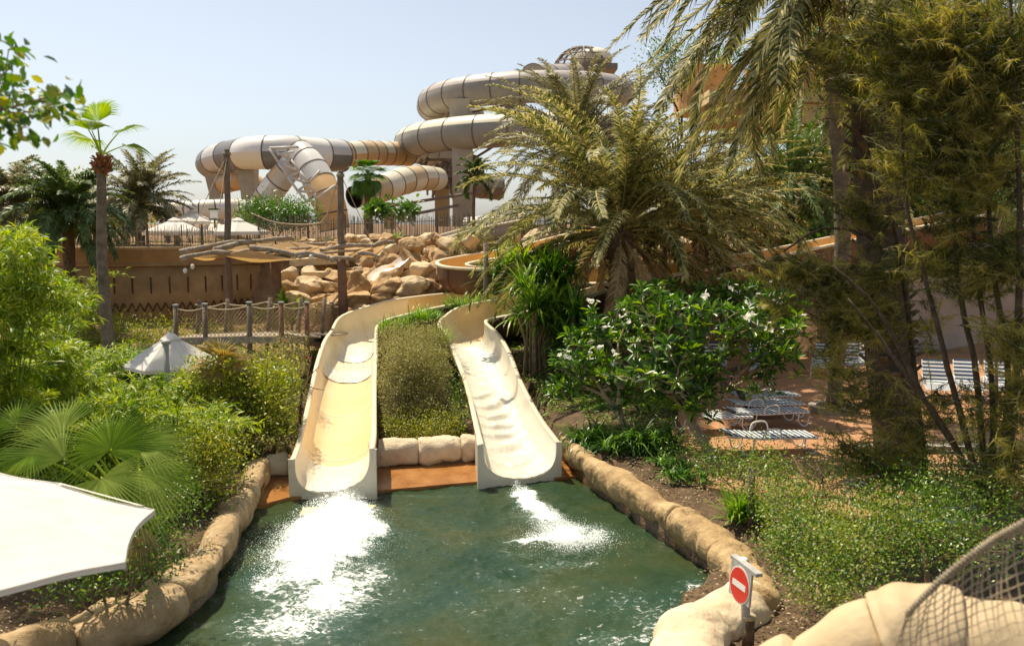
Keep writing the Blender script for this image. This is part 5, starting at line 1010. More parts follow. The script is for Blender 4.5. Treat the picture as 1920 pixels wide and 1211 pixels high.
# centre date palm
b = CR(1163, 560, 31.); b[2] = gz(b[0], b[1]); date_palm('date_palm', 'big date palm in the middle with thick shaggy trunk and golden fronds', CR(1160, 418, 31), b, 6.4, 128, 120, .62, .044, .44, 'date', elr=(-16, 80), dead=9, key='_a', azf=lambda a, c: not (c <= 1 and 3.3 < a < 5.6))
b = CR(1316, 560, 36.); b[2] = gz(b[0], b[1]); date_palm('date_palm', 'smaller date palm with dark trunk behind the plank flume', CR(1312, 420, 36), b, 5.4, 80, 84, .60, .048, .30, 'date', elr=(-5, 80), dead=4, key='_b')
b = CR(1475, 420, 44.); b[2] = gz(b[0], b[1]); date_palm('date_palm', 'green date palm behind the thin grey trunk under the orange building', CR(1478, 345, 44), b, 5.4, 64, 64, .60, .06, .3, 'date_green', elr=(-25, 82), dead=0, boots=False, key='_c')
b = CR(1080, 330, 55.); b[2] = gz(b[0], b[1]); date_palm('date_palm', 'grey green date palm rising behind the big one in front of the spiral', CR(1085, 265, 55), b, 6.9, 92, 68, .75, .075, .32, 'date_far', elr=(-30, 84), dead=0, boots=False, key='_d')
b = CR(1600, 470, 43.); b[2] = gz(b[0], b[1]); date_palm('date_palm', 'low date palm at the end of the long flume left of the massive trunk', CR(1605, 395, 43), b, 4.8, 60, 60, .55, .055, .3, 'date', elr=(-25, 80), dead=0, boots=False, key='_e')
# tall palm at the right, crown above the frame
b = G(1692, 905, .6); cr = CR(1640, -150, b[1] + .4)
T4, cls4 = date_palm('date_palm', 'massive tall date palm at the right with dark trunk and overhanging fronds', cr, b, 5.6, 70, 110, .58, .042, .47, 'date', elr=(-42, 60), dead=0, tm='bark', key='_f', azf=lambda a, c: True)
# specific hanging fronds seen against the sky and over the building
lm = [frond_mesh('frond_long', 6.0, math.radians(e), c, 110, .60, .042, 'date', seed=s, hang=.9) for e, c, s in ((12, .85, 1), (-8, .75, 2), (-22, .7, 3), (-38, .6, 4))]
cl = cr - b
for (i, az, dz, s) in [(0, 178, .1, 1.0), (1, 183, -.1, 1.02), (1, 205, -.2, 1.0), (2, 172, -.2, 1.02), (2, 190, -.3, 1.06), (2, 214, -.3, .9), (3, 180, -.4, 1.02), (3, 200, -.4, .95), (3, 165, -.4, .9), (0, 160, 0, .9), (1, 150, -.1, .9), (2, 235, -.3, .85), (0, 188, .2, 1.0), (1, 196, 0, .95), (2, 180, -.25, .85), (3, 188, -.35, 1.05), (3, 210, -.4, 1.), (2, 222, -.2, .95), (3, 228, -.4, .85), (2, 198, -.1, .8), (3, 176, -.3, .8), (1, 170, 0, .85), (3, 196, -.1, .7), (2, 160, -.2, .8), (3, 152, -.3, .8)]:
    link('frond', lm[i], T4, cl + [math.cos(math.radians(az)) * .2, 0, dz - .1], (rnd(-.15, .15), 0, math.radians(az)), s)
dm = frond_mesh('dead_frond', 3.2, math.radians(-70), .35, 50, .40, .035, 'date_dead', seed=9, hang=.9); link('dead_frond', dm, T4, cl + [-.35, -.3, -.25], (0, 0, math.radians(220)), 1.0); link('dead_frond', dm, T4, cl + [-.45, .1, -.3], (0, 0, math.radians(178)), .8)
# thin grey trunk
b = G(1562, 772, .6); cr = CR(1556, 60, b[1]); date_palm('date_palm', 'slim date palm with straight grey trunk standing in a round stone ring', cr, b, 3.6, 40, 70, .5, .042, .225, 'date', elr=(-35, 70), dead=2, boots=False, tm='trunk_grey', key='_g')
V, Fc = ringstrip([(.5, .6), (.72, .6), (.72, .80), (.5, .80)], 0, 2 * PI, 25, b[:2]); o = part('planter_ring', V, Fc, M['greywall']); setmeta(o, 'low round stone ring at the foot of the slim palm', 'planter')
# far left date palms
for i, (px, py, Y, L, bs_, lab, mt_) in enumerate([(22, 380, 44, 2.9, 470, 'grey green date palm cut by the left edge of the picture', 'date_far'), (125, 395, 38, 2.9, 480, 'dark upright date palm between the left edge and the slim ringed trunk', 'date_green'), (262, 375, 47, 3.3, 470, 'bushy grey date palm right of the slim ringed trunk', 'date_far'), (890, 325, 44, 1.2, 400, 'small young palm with arching leaves beside the grey pillar', 'date_green')]):
    b = CR(px, bs_, Y); b[2] = gz(b[0], b[1]) if px > 500 or Y < 39 else min(b[2], ztop); date_palm('date_palm', lab, CR(px, py, Y), b, L, 72 if i < 3 else 26, 60, .6 if i < 3 else .3, .065, .24 if i < 3 else .08, mt_, elr=(-22, 84), dead=0, boots=False, key=f'_far')
# washingtonia with ringed trunk
b = CR(207, 655, 28.); b[2] = gz(b[0], b[1]); fan_palm('fan_palm', 'tall slim ringed palm trunk at left with a small tuft of fan leaves', b, CR(190, 292, 28), .155, 6, .95, 1.1, 'fan', 44, (15, 88), dead=0, boots=40, droop=1.1)
t_ = bpy.data.objects[-1] if False else None
b = CR(690, 440, 60.); b[2] = 5.2; fan_palm('fan_palm', 'bright green fan palm in front of the open tube mouth', b, CR(690, 330, 60), .26, 44, .7, .95, 'mid', 34, (-70, 82), tm='boot', droop=1.)
# big fan leaves lower left: explicit leaves
fb = np.array([-5.95, 13.7, .5]); fp = thing('fan_palm', 'big fan palm with huge pleated leaves behind the white umbrella', 'palm tree', fb)
V, Fc = tube([fb - [0, 0, .2], fb + [0, 0, .6], fb + [0, 0, .9]], [.15, .13, .08], 10); part('trunk', V, Fc, M['boot'], fp, True)
def fan_at(hub, tip, Rm, face, name='fan_leaf', seed=0, n=40, span=3.9, mt='fan', droop=.38, split=.42, root=None):
    """hub and tip in world space: blade axis hub->tip; face = blade normal hint"""
    hub = np.asarray(hub, float); X = unit(np.asarray(tip, float) - hub); N = unit(np.asarray(face, float) - X * (np.asarray(face, float) @ X)); Y_ = np.cross(N, X); r = np.random.default_rng(seed); mb = MB(); da = span / n
    root = fb + [0, 0, .8] if root is None else root
    mid = (root + hub) / 2 + [0, 0, .18]; mb.add(*tube(catmull([root, mid, hub], 8), np.linspace(.026, .013, 8), 6, False), .9)
    for i in range(n):
        a = -span / 2 + da * (i + .5); d = X * math.cos(a) + Y_ * math.sin(a); sd = -X * math.sin(a) + Y_ * math.cos(a); Ri = Rm * (1 - .18 * (abs(a) / (span / 2)) ** 2) * r.uniform(.93, 1.05); hw = math.tan(da / 2) * .99
        fold = -N * .05 * Ri * math.cos(a) * 0
        def pt(f, s, up): return hub + d * Ri * f + sd * s * Ri * min(f, split) * hw * (1 if f <= split else max(0, 1 - (f - split) / (1 - split)) ** .8) + N * (up * Ri + .12 * Ri * f * abs(math.sin(a))) - np.array([0, 0, 1.]) * droop * Ri * max(0, f - split + .1) ** 1.6
        q = hw * .55; V = [hub + d * .02, pt(split, -1, -q * .4), pt(split, 0, q * split), pt(split, 1, -q * .4), pt(.82, -1, 0), pt(.82, 0, q * .3), pt(.82, 1, 0), pt(1, 0, 0)]
        mb.add(V, [(0, 1, 2), (0, 2, 3), (1, 4, 5, 2), (2, 5, 6, 3), (4, 7, 5), (5, 7, 6)], np.clip(.3 + r.random() * .35, 0, 1))
    return mb.part(name, M[mt], fp, False)
def PF(px, py, Y): return P(px, py, Y)
LV = [((208, 842, 12.6), (205, 735, 13.3), 1.05, (.1, -.75, .6), 4.6), ((118, 812, 13.0), (45, 745, 13.4), .98, (.3, -.55, .8), 2.6), ((135, 800, 13.6), (118, 725, 14.2), .9, (0, -.8, .6), 2.6), ((258, 838, 12.7), (350, 828, 12.9), .95, (.1, -.35, .95), 2.6), ((262, 880, 12.2), (335, 950, 11.9), .95, (.4, -.5, .8), 3.0),
      ((190, 895, 11.9), (225, 960, 11.4), .85, (.1, -.7, .7), 3.6), ((120, 860, 12.4), (10, 815, 12.4), 1.0, (-.1, -.45, .9), 2.4), ((60, 850, 12.3), (0, 880, 11.9), .8, (-.2, -.6, .8), 3.0), ((275, 885, 12.8), (370, 905, 12.7), .85, (.3, -.3, .95), 2.2), ((240, 905, 12.0), (330, 1010, 11.6), .9, (.5, -.3, .8), 2.0), ((150, 880, 13.6), (90, 905, 13.9), .8, (0, -.3, 1), 3), ((30, 800, 13.4), (-40, 760, 13.8), .9, (.1, -.6, .8), 3), ((205, 850, 13.9), (280, 760, 14.5), .9, (0, -.7, .7), 3.2), ((70, 905, 12.6), (10, 960, 12.2), .8, (-.1, -.5, .9), 3), ((225, 960, 12.2), (262, 1060, 11.9), .75, (.5, -.2, .8), 2.2)]
for i, (h, tp_, R_, fc, sp) in enumerate(LV): fan_at(PF(*h), PF(*tp_), R_, fc, seed=i, span=sp, n=int(12 * sp), mt='fan_sheen' if i in (1, 3, 4, 5, 6, 9) else 'fan')
fp_dead = [((250, 1000, 12.0), (262, 1060, 11.9)), ((265, 985, 12.2), (285, 1050, 12))]
for i, (h, tp_) in enumerate(fp_dead): fan_at(PF(*h), PF(*tp_), .55, (.6, -.4, .5), 'dried_leaf', 60 + i, 14, 1.4, 'date_dead', .5)
# small brownish fan palm left of the slides
b = CR(395, 800, 21.5); b[2] = gz(b[0], b[1]); fan_palm('fan_palm', 'young thin fan palm with yellowed leaves right of the peaked parasol', b, CR(415, 690, 21.5), .045, 15, .35, .62, 'fan_brown', 18, (-10, 85), droop=.4, rings=False)
# ------------------------------------------------------------------ bamboo and garden at left
def bamboo(label, base, n_stem, hts, spread, n_leaf, L=.20, W_=.030, mt='bamboo', lean=(.08, 0), group=None):
    base = np.asarray(base, float); t = thing('bamboo', label, 'bamboo', base, group); mb = MB(); Pn = []; Dd = []
    for i in range(n_stem):
        a = rnd(0, 6.28); h = rnd(*hts); o_ = base + [math.cos(a) * spread * .5 * rnd(0, 1), math.sin(a) * spread * .5 * rnd(0, 1), -.1]; out = np.array([math.cos(a) * spread + lean[0] * h, math.sin(a) * spread + lean[1] * h, 0]) * rnd(.4, 1.1)
        c = catmull([o_, o_ + out * .2 + [0, 0, h * .5], o_ + out * .65 + [0, 0, h * .92], o_ + out * 1.25 + [0, 0, h * .88]], 16); mb.add(*tube(c, np.linspace(.016, .004, 16), 5, False), .8)
        for q in range(max(4, int(n_leaf / n_stem / 7))):
            f = rnd(.22, 1); k = int(f * 15); p = c[k]; tw = unit(RNG.normal(size=3) * [1, 1, .35]); ln = rnd(.1, .55)
            for z in range(7): Pn.append(p + tw * ln * rnd(.3, 1)); Dd.append(unit(tw * .9 + RNG.normal(size=3) * .5 - [0, 0, .25]))
    mb.part('canes', M['lime'] if 0 else M['strap'], t, True, 'stuff'); Pn = np.array(Pn); Dd = np.array(Dd); n = len(Pn)
    leafpart('foliage', t, M[mt], Pn, Dd, unit(RNG.normal(size=(n, 3)) * .5 + [0, 0, 1]), L * RNG.uniform(.6, 1.2, n), W_, T_BLADE, np.clip(np.repeat(RNG.random((n + 6) // 7), 7)[:n] * .6 + RNG.random(n) * .45, 0, 1)); return t
for (px, py, Y, ns, h, sp, nl, lab) in [(-10, 900, 15.5, 20, (4.6, 6.1), .75, 15000, 'tall feathery bamboo at the left edge reaching up beside the brown wall'), (60, 800, 18.5, 18, (2.9, 4.1), .95, 12000, 'yellow green bamboo right of the tallest clump at the left edge'), (150, 780, 21., 14, (1.9, 2.8), 1.0, 9500, 'bamboo spilling round the foot of the slim ringed trunk'), (270, 790, 21, 14, (1.35, 1.9), 1.2, 9500, 'bright bamboo below the peaked white parasol'), (10, 830, 17, 14, (2.6, 3.6), 1.0, 10000, 'arching bamboo tips above the big fan palm at far left'), (250, 840, 17.5, 12, (1.2, 1.9), .9, 9000, 'bright bamboo directly behind the big fan palm'), (340, 830, 18.5, 14, (1.4, 2.1), 1.0, 9500, 'bamboo clump between the big fan palm and the left slide'), (140, 830, 17, 12, (2.0, 2.9), 1.0, 9500, 'bamboo clump behind the left half of the big fan palm'), (375, 760, 23, 12, (1.3, 1.9), 1.2, 8000, 'bamboo right of the peaked parasol below the rope bridge'), (120, 560, 33, 12, (2.0, 3.2), 1.6, 5000, 'bamboo at the left foot of the round wall')]:
    b = CR(px, py, Y); b[2] = gz(b[0], b[1]); bamboo(lab, b, ns, h, sp, nl)
def E(px, py, Y, rx, ry, dy=None): p = P(px, py, Y); return (p, (px2m(rx, Y), dy or px2m(rx, Y) * .8, px2m(ry, Y)))
def bush(name, label, base, els, n, L, W_, mt, **k):
    b = P(*base); b[2] = gz(b[0], b[1]); return shrub(name, label, k.pop('cat', 'shrub'), b, els, n, L, W_, mt, **k)
bush('shrub', 'glossy yellow green shrub left of the left slide', (470, 830, 21.5), [E(430, 745, 21.5, 62, 70), E(490, 755, 21.5, 62, 66), E(520, 790, 21.2, 38, 48), E(400, 700, 22, 40, 40), E(520, 715, 22.5, 50, 40)], 11000, .10, .055, 'lime', ntips=40, tpl=T_LEAF, flowers=(14, 'petal', .05))
bush('shrub', 'soft grey green shrub by the rope bridge beside the left slide', (560, 720, 25.5), [E(545, 665, 25.5, 45, 38), E(505, 675, 25.5, 40, 30), E(590, 700, 25, 25, 40)], 5200, .07, .02, 'sage', ntips=30, tpl=T_DIA, flowers=(9, 'petal_pink', .05))
bush('shrub', 'small leafy shrub with yellow flowers on the bank above the left rock edge', (385, 900, 17.5), [E(395, 840, 17.5, 45, 45), E(350, 860, 17, 40, 45), E(420, 870, 17.3, 25, 35)], 5200, .075, .04, 'lime', ntips=30, tpl=T_DIA, flowers=(16, 'petal_yellow', .03))
bush('shrub', 'low shrub in the shade under the big fan palm', (310, 950, 14.5), [E(330, 930, 15, 40, 40), E(250, 960, 14, 60, 30), E(150, 930, 14, 80, 30)], 4500, .08, .035, 'deep', ntips=20)
bush('shrub', 'dark leaves in the shadow under the edge of the white umbrella', (240, 1060, 12.2), [E(240, 1045, 12.2, 60, 22, .5), E(150, 1060, 11.8, 60, 22, .5), E(290, 1020, 12.6, 36, 22, .4)], 3000, .09, .035, 'deep', ntips=16)
bush('shrub', 'dense khaki grey shrub filling the gap between the two slides', (775, 800, 24.5), [E(760, 690, 25.2, 58, 62), E(800, 700, 25, 48, 62), E(770, 745, 24.6, 66, 50), E(740, 640, 26.5, 34, 34), E(815, 650, 26.8, 34, 34), E(735, 780, 24, 35, 30), E(800, 775, 24, 40, 32), E(770, 700, 24.6, 60, 60), E(745, 640, 26.4, 36, 26), E(800, 628, 26.8, 34, 26), E(770, 650, 26, 50, 30)], 52000, .06, .026, 'sage', ntips=90, spread=.10, surf=.42, r0=.006)
bush('shrub', 'dark shrub in the shade left of the right slide', (855, 800, 24.5), [E(865, 760, 25, 22, 60), E(845, 800, 24, 26, 20)], 2600, .08, .03, 'deep', ntips=20)
bush('shrub', 'low green shrub at the foot of the rock edge between the slides', (830, 815, 23), [E(740, 803, 23, 30, 14), E(830, 800, 23, 35, 16), E(790, 806, 22.8, 40, 10)], 3200, .07, .025, 'lime', ntips=20)
bush('round_tree', 'round clipped leafy tree beside the slack rope on the terrace', (520, 440, 45), [E(520, 400, 45, 52, 26), E(560, 405, 45.5, 36, 22), E(482, 398, 45, 34, 20)], 7000, .16, .07, 'mid', ntips=30, cat='tree')
bush('shrub', 'green hedge behind the bushy date palm at far left', (60, 460, 46), [E(150, 360, 50, 50, 40), E(60, 400, 48, 70, 40), E(230, 410, 49, 60, 26)], 6000, .2, .09, 'lime', ntips=20)
bush('shrub', 'big leaved plant behind the fence right of the small fan palm', (755, 430, 56), [E(710, 395, 56, 20, 12), E(760, 398, 56, 18, 12)], 500, .5, .2, 'mid', ntips=8, tpl=T_LEAF)
bush('shrub', 'drooping olive shrub between the boulders and the date palm fronds', (890, 470, 41), [E(890, 450, 41, 30, 18), E(870, 462, 40.6, 24, 12)], 3500, .12, .03, 'sage', ntips=14)
bush('shrub', 'dark olive mass of leaves behind the date palm trunk', (1200, 480, 42), [E(1230, 400, 44, 80, 40), E(1330, 380, 45, 90, 60), E(1420, 420, 44, 80, 40)], 9000, .22, .06, 'sage', ntips=20, spread=.4)
for i, (x, y, Y) in enumerate([(690, 488, 40.4), (1235, 425, 40), (742, 448, 43), (655, 470, 40)]):
    b = P(x, y, Y); strap_plant('agave', ['small grey agave above the boulders', 'small dark rosette behind the date palm trunk', 'green tuft on top of the boulders by the fence', 'tuft of grass on the boulders beside the red post'][i], 'plant', b - [0, 0, .2], [(0, 0, .1)], 40, .7, .06, (.3, 1.4), (.2, .9), 'strap' if i == 2 else 'sage')
# strap leaved plants
bush('shrub', 'yellow green bushes along the foot of the round wall', (360, 600, 34), [E(190, 615, 35, 60, 20), E(290, 622, 34, 50, 18), E(400, 630, 33, 60, 16), E(500, 630, 33, 50, 14)], 7000, .14, .035, 'lime', ntips=20)
def sp_(label, px, py, Y, heads, n, L, W_, **k): b = P(px, py, Y); b[2] = gz(b[0], b[1]) if k.pop('snap', True) else b[2]; return strap_plant(k.pop('name', 'strap_plant'), label, 'plant', b, heads, n, L, W_, **k)
sp_('dark green strap leaved clump right of the slim ringed trunk', 270, 640, 28, [(x, rnd(-.3, .3), .1) for x in np.linspace(-.9, .9, 7)], 34, 1.45, .075, mt='strap_dark', el=(.7, 1.5), droop=(.3, 1.5))
sp_('spiky bright pandanus behind the rope bridge, right of the round wall', 545, 575, 33, [(-1.0, 0, 1.4), (-.3, .2, 1.9), (.35, 0, 1.6), (.9, .1, 1.2), (-.6, -.2, 1.0), (.1, -.3, 1.2)], 46, .9, .06, mt='strap', el=(.1, 1.5), droop=(.3, 1.2), name='pandanus')
for i, (px, py, Y, zt, lab) in enumerate([(1000, 570, 29, 1.5, 'tall pandanus tuft right behind the right slide bend'), (1010, 520, 30.5, 2.6, 'tall pandanus with spiky heads above the right slide'), (1050, 525, 30.2, 2.5, 'pandanus between the right slide and the date palm trunk'), (960, 520, 34.6, 1.9, 'yellow green pandanus in front of the brown U bend flume'), (1075, 620, 28.5, 1.7, 'shaded pandanus left of the frangipani'), (915, 530, 35.4, 1.2, 'short pandanus left of the others beside the brown flume')]):
    b = P(px, py, Y); zg = gz(b[0], b[1]); hs = [(rnd(-.75, .75), rnd(-.4, .4), max(.25, (b[2] - zg) + rnd(-.8, .6))) for _ in range(11)]; sp_(lab, px, py, Y, hs, 46, 1.35, .065, mt='strap' if i in (0, 1, 3, 5) else 'strap_dark', el=(-.1, 1.5), droop=(.3, 1.5), name='pandanus')
for i, (xa, ya, Ya, xb, yb, Yb, lab) in enumerate([(715, 622, 29.6, 770, 606, 30.6, 'bright grass tufts below the bend of the left slide'), (775, 600, 31, 835, 592, 31.6, 'bright grass tufts right of the first along the slide rim'), (838, 574, 33.0, 930, 560, 33.8, 'grass tufts between the ends of the two slide bends'), (800, 625, 30, 850, 640, 29.4, 'grass above the khaki shrub beside the right slide')]):
    a = P(xa, ya, Ya); b = P(xb, yb, Yb); c = (a + b) / 2; c[2] = min(a[2], b[2]) - .3; n_ = 12; hs = [tuple(a + (b - a) * f - c + RNG.normal(size=3) * [.12, .3, .05]) for f in np.linspace(0, 1, n_)]
    strap_plant('grass_tuft', lab, 'grass', c, [(h[0], h[1], min(h[2], .24)) for h in hs], 30, .8, .03, (.5, 1.5), (.3, 1.6), 'strap')
for i, (px, py, Y, n_, L_, lab) in enumerate([(1115, 800, 21.8, 7, 1.05, 'dark arching strap leaves above the rock edge right of the right slide'), (1180, 815, 21.3, 7, 1.1, 'arching strap leaves under the left side of the frangipani'), (1235, 800, 21.6, 6, .95, 'arching strap leaves under the middle of the frangipani'), (1060, 770, 23, 6, .9, 'shaded strap leaves beside the rim of the right slide'), (1240, 860, 19.6, 3, .55, 'small shaded rosette at the frangipani foot'), (1290, 880, 18.9, 3, .5, 'small dry rosette beside the frangipani stems')]):
    sp_(lab, px, py, Y, [(rnd(-.6, .6), rnd(-.3, .3), .08) for _ in range(n_)], 44, L_, .038, mt='strap_dark', el=(.5, 1.5), droop=(1., 2.5))
sp_('bright green iris like plant beside the cut timber post', 1400, 955, 16.2, [(rnd(-.35, .35), rnd(-.2, .2), .06) for _ in range(7)], 26, .85, .045, mt='strap', el=(.5, 1.5), droop=(.2, 1.5))
sp_('strap leaves poking out under the white umbrella by the rock edge', 130, 1110, 12.0, [(x, 0, .05) for x in (-.5, -.1, .4, .8)], 16, .5, .03, mt='strap', el=(.4, 1.5), droop=(.8, 2.2))
sp_('dark grass under the fan palm by the curved rock edge', 300, 1000, 13.4, [(rnd(-.8, .8), rnd(-.5, .5), .03) for _ in range(8)], 26, .55, .03, mt='strap_dark', el=(.3, 1.4), droop=(.6, 2.))
# ------------------------------------------------------------------ frangipani trees: rosettes of leaves as parts
def rosette(seed, n=13, L=.30, W_=.095):
    r = np.random.default_rng(seed); a = np.arange(n) * 2.4 + r.normal(size=n) * .2; el = r.uniform(-.35, 1.0, n); D = np.stack([np.cos(a) * np.cos(el), np.sin(a) * np.cos(el), np.sin(el)], 1)
    V, Fc, k = leaves(D * .03 + r.normal(size=(n, 3)) * .012, D, np.array([0, 0, 1.]) + r.normal(size=(n, 3)) * .35, L * r.uniform(.65, 1.15, n), W_ * r.uniform(.8, 1.15, n), T_LEAF)
    return V, Fc, np.repeat(np.clip(r.random(n) * .9, 0, 1), k)
ROS = [mesh('leaf_rosette', *rosette(s)[:2], M['deep'], True, tint=rosette(s)[2]) for s in range(7)] + [mesh('leaf_rosette', *rosette(s, 10)[:2], M['mid'], True, tint=rosette(s, 10)[2]) for s in range(20, 25)]
def flowerclump(s):
    r = np.random.default_rng(s); mb = MB()
    for q in range(5):
        c = r.normal(size=3) * .05 + [0, 0, .1]; ax = unit(r.normal(size=3) + [0, -.4, .8])
        u = unit(np.cross(ax, [.3, .5, .2])); v = np.cross(ax, u)
        for p in range(5): a = p * 2 * PI / 5; d = u * math.cos(a) + v * math.sin(a); V, Fc, _ = leaves(c[None], (d + ax * .35)[None], ax[None], .062, .05, T_LEAF); mb.add(V, Fc)
    return mb.mesh('flower_cluster', M['petal'])
FLW = [flowerclump(s) for s in range(4)]
def frangipani(label, base, els, n, nfl, surf=.45, r0=.013, mtb='bark_pale'):
    t = thing('frangipani', label, 'tree', base); C, D = cloud(n, els, surf); D = D[free(C, 1.2)]; C = C[free(C, 1.2)]; n = len(C); mb = MB(); skeleton(C - D * .04, base - np.array([0, 0, .15]), mb, r0, jit=.22); mb.part('branches', M[mtb], t, True)
    for i in range(n):
        if free(C[i][None], 1.2)[0]: link('leaf_rosette', random.choice(ROS), t, C[i] - base, (rnd(-.5, .5) + D[i][1] * -.5, rnd(-.4, .4) + D[i][0] * .6, rnd(0, 6.28)), rnd(.75, 1.2))
    o_ = np.argsort(C[:, 1] - .8 * C[:, 2]); 
    for i in o_[:nfl * 3:3]: link('flower_cluster', random.choice(FLW), t, C[i] - base + D[i] * .12 + np.array([0, -.08, .08]), (0, 0, rnd(0, 6.28)), rnd(.85, 1.35), kind='stuff')
    return t
b = G(1345, 868, .6); frangipani('large frangipani tree with white flowers and forking pale branches on the right bank', b, [E(1290, 640, 21, 85, 85, 1.1), E(1230, 690, 21, 90, 80, 1.1), E(1380, 620, 21.2, 80, 70, 1.), E(1320, 735, 20.4, 75, 55, .8), E(1440, 690, 21, 60, 90, .8), E(1230, 580, 22, 60, 50, .9), E(1480, 640, 21, 40, 60, .8)], 235, 7)
b = G(1190, 845, .6); frangipani('frangipani with white flower clusters nearest the right slide', b, [E(1100, 680, 23, 62, 62, 1.), E(1150, 620, 23.4, 70, 52, 1.), E(1055, 720, 23, 42, 42, .8), E(1180, 720, 22.4, 60, 60, .8)], 165, 13)
b = G(1440, 800, .6); b[1] += 1; frangipani('dark frangipani behind the large one by the loungers', b, [E(1380, 560, 26, 70, 36, 1.), E(1260, 550, 27, 90, 30, 1.), E(1470, 590, 25, 45, 60, .8)], 120, 5, mtb='bark')
# ------------------------------------------------------------------ casuarina / tamarisk at the right: drooping needles
def needles(label, base, stems, tufts, ndl, L=.26, W_=.0115, trunk_r=.06, name='casuarina', mt='needle', sag=.9, axis=None):
    """stems: list of px paths (px,py,Y); tufts: (px,py,Y,rx,ry,count)"""
    t = thing(name, label, 'tree', base)
    for i, s in enumerate(stems):
        pts = [P(*q[:3]) for q in s]; c = catmull(pts, 26); V, Fc = tube(c, np.linspace(trunk_r * (s[0][3] if len(s[0]) > 3 else 1), trunk_r * .3, 26), 8); V += wob(V, .008, 8, i)[:, None]; part('stem', V, Fc, M['bark'], t, True)
    Pn = []; Dd = []; mb = MB(); tt = []
    for (px, py, Y, rx, ry, cnt) in tufts:
        cnt = int(cnt * (1.7 if name == 'casuarina' else 1))
        e = E(px, py, Y, rx, ry, px2m(rx, Y)); C, D = cloud(cnt, [e], .55); root = e[0]
        for q in range(cnt):
            tip = C[q]; dr = unit(np.array([rnd(-1, 1), rnd(-1, 1), rnd(-.3, .35)])); ln = rnd(.35, .8); p0 = tip - dr * ln; s_ = np.linspace(0, 1, 7)[:, None]
            br_ = p0 + dr * ln * s_ - np.array([0, 0, .22]) * s_ ** 2 * sag; mb.add(*tube(br_, [.006] * 7, 3, False), .5)
            k = ndl; f = RNG.random(k); j = np.clip((f * 6).astype(int), 0, 5); pos = br_[j] + (br_[j + 1] - br_[j]) * (f * 6 - j)[:, None]; d = unit(dr * .9 + RNG.normal(size=(k, 3)) * .55 - [0, 0, .55 * sag]); Pn.append(pos); Dd.append(d); tt.append(np.clip(rnd(0, .75) + RNG.random(k) * .3, 0, 1))
    Pn = np.concatenate(Pn); Dd = np.concatenate(Dd); n = len(Pn)
    leafpart('needle_foliage', t, M[mt], Pn, Dd, RNG.normal(size=(n, 3)), L * RNG.uniform(.5, 1.1, n), W_, T_NEED, np.concatenate(tt)); mb.part('twigs', M['stem'], t, False, 'stuff'); return t
bA = P(1800, 880, 13.5); bA[2] = gz(bA[0], bA[1])
needles('casuarina with many thin leaning stems at the far right', bA, [[(1850, 960, 13.5, 1), (1790, 740, 13.5), (1745, 560, 13.6), (1700, 380, 13.8), (1690, 200, 14)], [(1850, 960, 13.6, 1), (1830, 700, 13.6), (1795, 520, 13.8), (1790, 300, 14), (1800, 60, 14)], [(1860, 960, 13.4, .9), (1860, 720, 13.4), (1830, 500, 13.6), (1815, 330, 13.6), (1760, 120, 14)], [(1870, 950, 13.2, .9), (1890, 700, 13.2), (1860, 480, 13.4), (1850, 250, 13.6), (1850, 0, 13.8)], [(1860, 940, 13.8, .8), (1740, 760, 14), (1680, 640, 14.2), (1630, 560, 14.4), (1560, 500, 14.6)], [(1840, 920, 13.3, .7), (1770, 800, 13.2), (1690, 690, 13.2), (1640, 620, 13.4), (1590, 560, 13.6)], [(1880, 960, 13, 1.1), (1905, 700, 13), (1912, 400, 13), (1900, 100, 13.2), (1890, -60, 13.4)]],
        [(1700, 30, 14, 90, 60, 60), (1900, 90, 13.2, 60, 90, 60), (1800, 280, 13.8, 90, 70, 60), (1720, 60, 14, 90, 60, 75), (1830, 60, 13.8, 100, 80, 95), (1760, 180, 13.8, 80, 70, 75), (1870, 200, 13.4, 70, 90, 75), (1710, 300, 14, 60, 60, 40), (1850, 330, 13.4, 80, 60, 60), (1780, 400, 13.8, 60, 40, 26), (1880, 480, 13.2, 50, 70, 45), (1800, 520, 13.6, 60, 36, 22), (1900, 620, 13, 36, 70, 30), (1860, 760, 13.2, 60, 60, 26), (1680, 130, 14, 50, 70, 40), (1900, 860, 12.4, 50, 70, 30), (1920, 700, 12.4, 40, 120, 40), (1740, 470, 13.8, 40, 40, 14)], 46)
bB = P(1700, 900, 16.4); bB[2] = gz(bB[0], bB[1])
needles('casuarina draping olive needles over the massive trunk and the thin one', bB, [[(1740, 930, 16.2, 1.0), (1715, 700, 16), (1690, 500, 16), (1650, 300, 16), (1620, 100, 16)], [(1715, 700, 16, .6), (1640, 600, 16), (1580, 540, 16), (1500, 500, 16)], [(1690, 500, 16, .6), (1620, 440, 16), (1540, 430, 16), (1470, 470, 16)]],
        [(1490, 500, 16.2, 60, 34, 50), (1560, 520, 16, 60, 44, 55), (1650, 510, 16, 50, 40, 40), (1580, 590, 16, 44, 40, 34), (1640, 600, 16, 44, 60, 34), (1640, 400, 16, 30, 50, 16), (1560, 650, 15.8, 30, 34, 16), (1745, 600, 15.6, 20, 60, 12), (1700, 820, 15.4, 44, 60, 26), (1600, 380, 16, 36, 40, 16), (1550, 90, 16, 30, 60, 20), (1640, 60, 16, 60, 60, 40), (1590, 820, 15, 40, 26, 14), (1460, 565, 16, 30, 26, 10), (1620, 740, 15.4, 50, 50, 30), (1640, 860, 15, 50, 40, 30), (1740, 760, 15, 40, 60, 26), (1590, 700, 15.6, 30, 40, 16), (1745, 180, 15.6, 30, 90, 30), (1610, 160, 16, 40, 50, 26), (1610, 560, 15.6, 30, 40, 14)], 44)
bC = P(1515, 985, 14.2); bC[2] = gz(bC[0], bC[1])
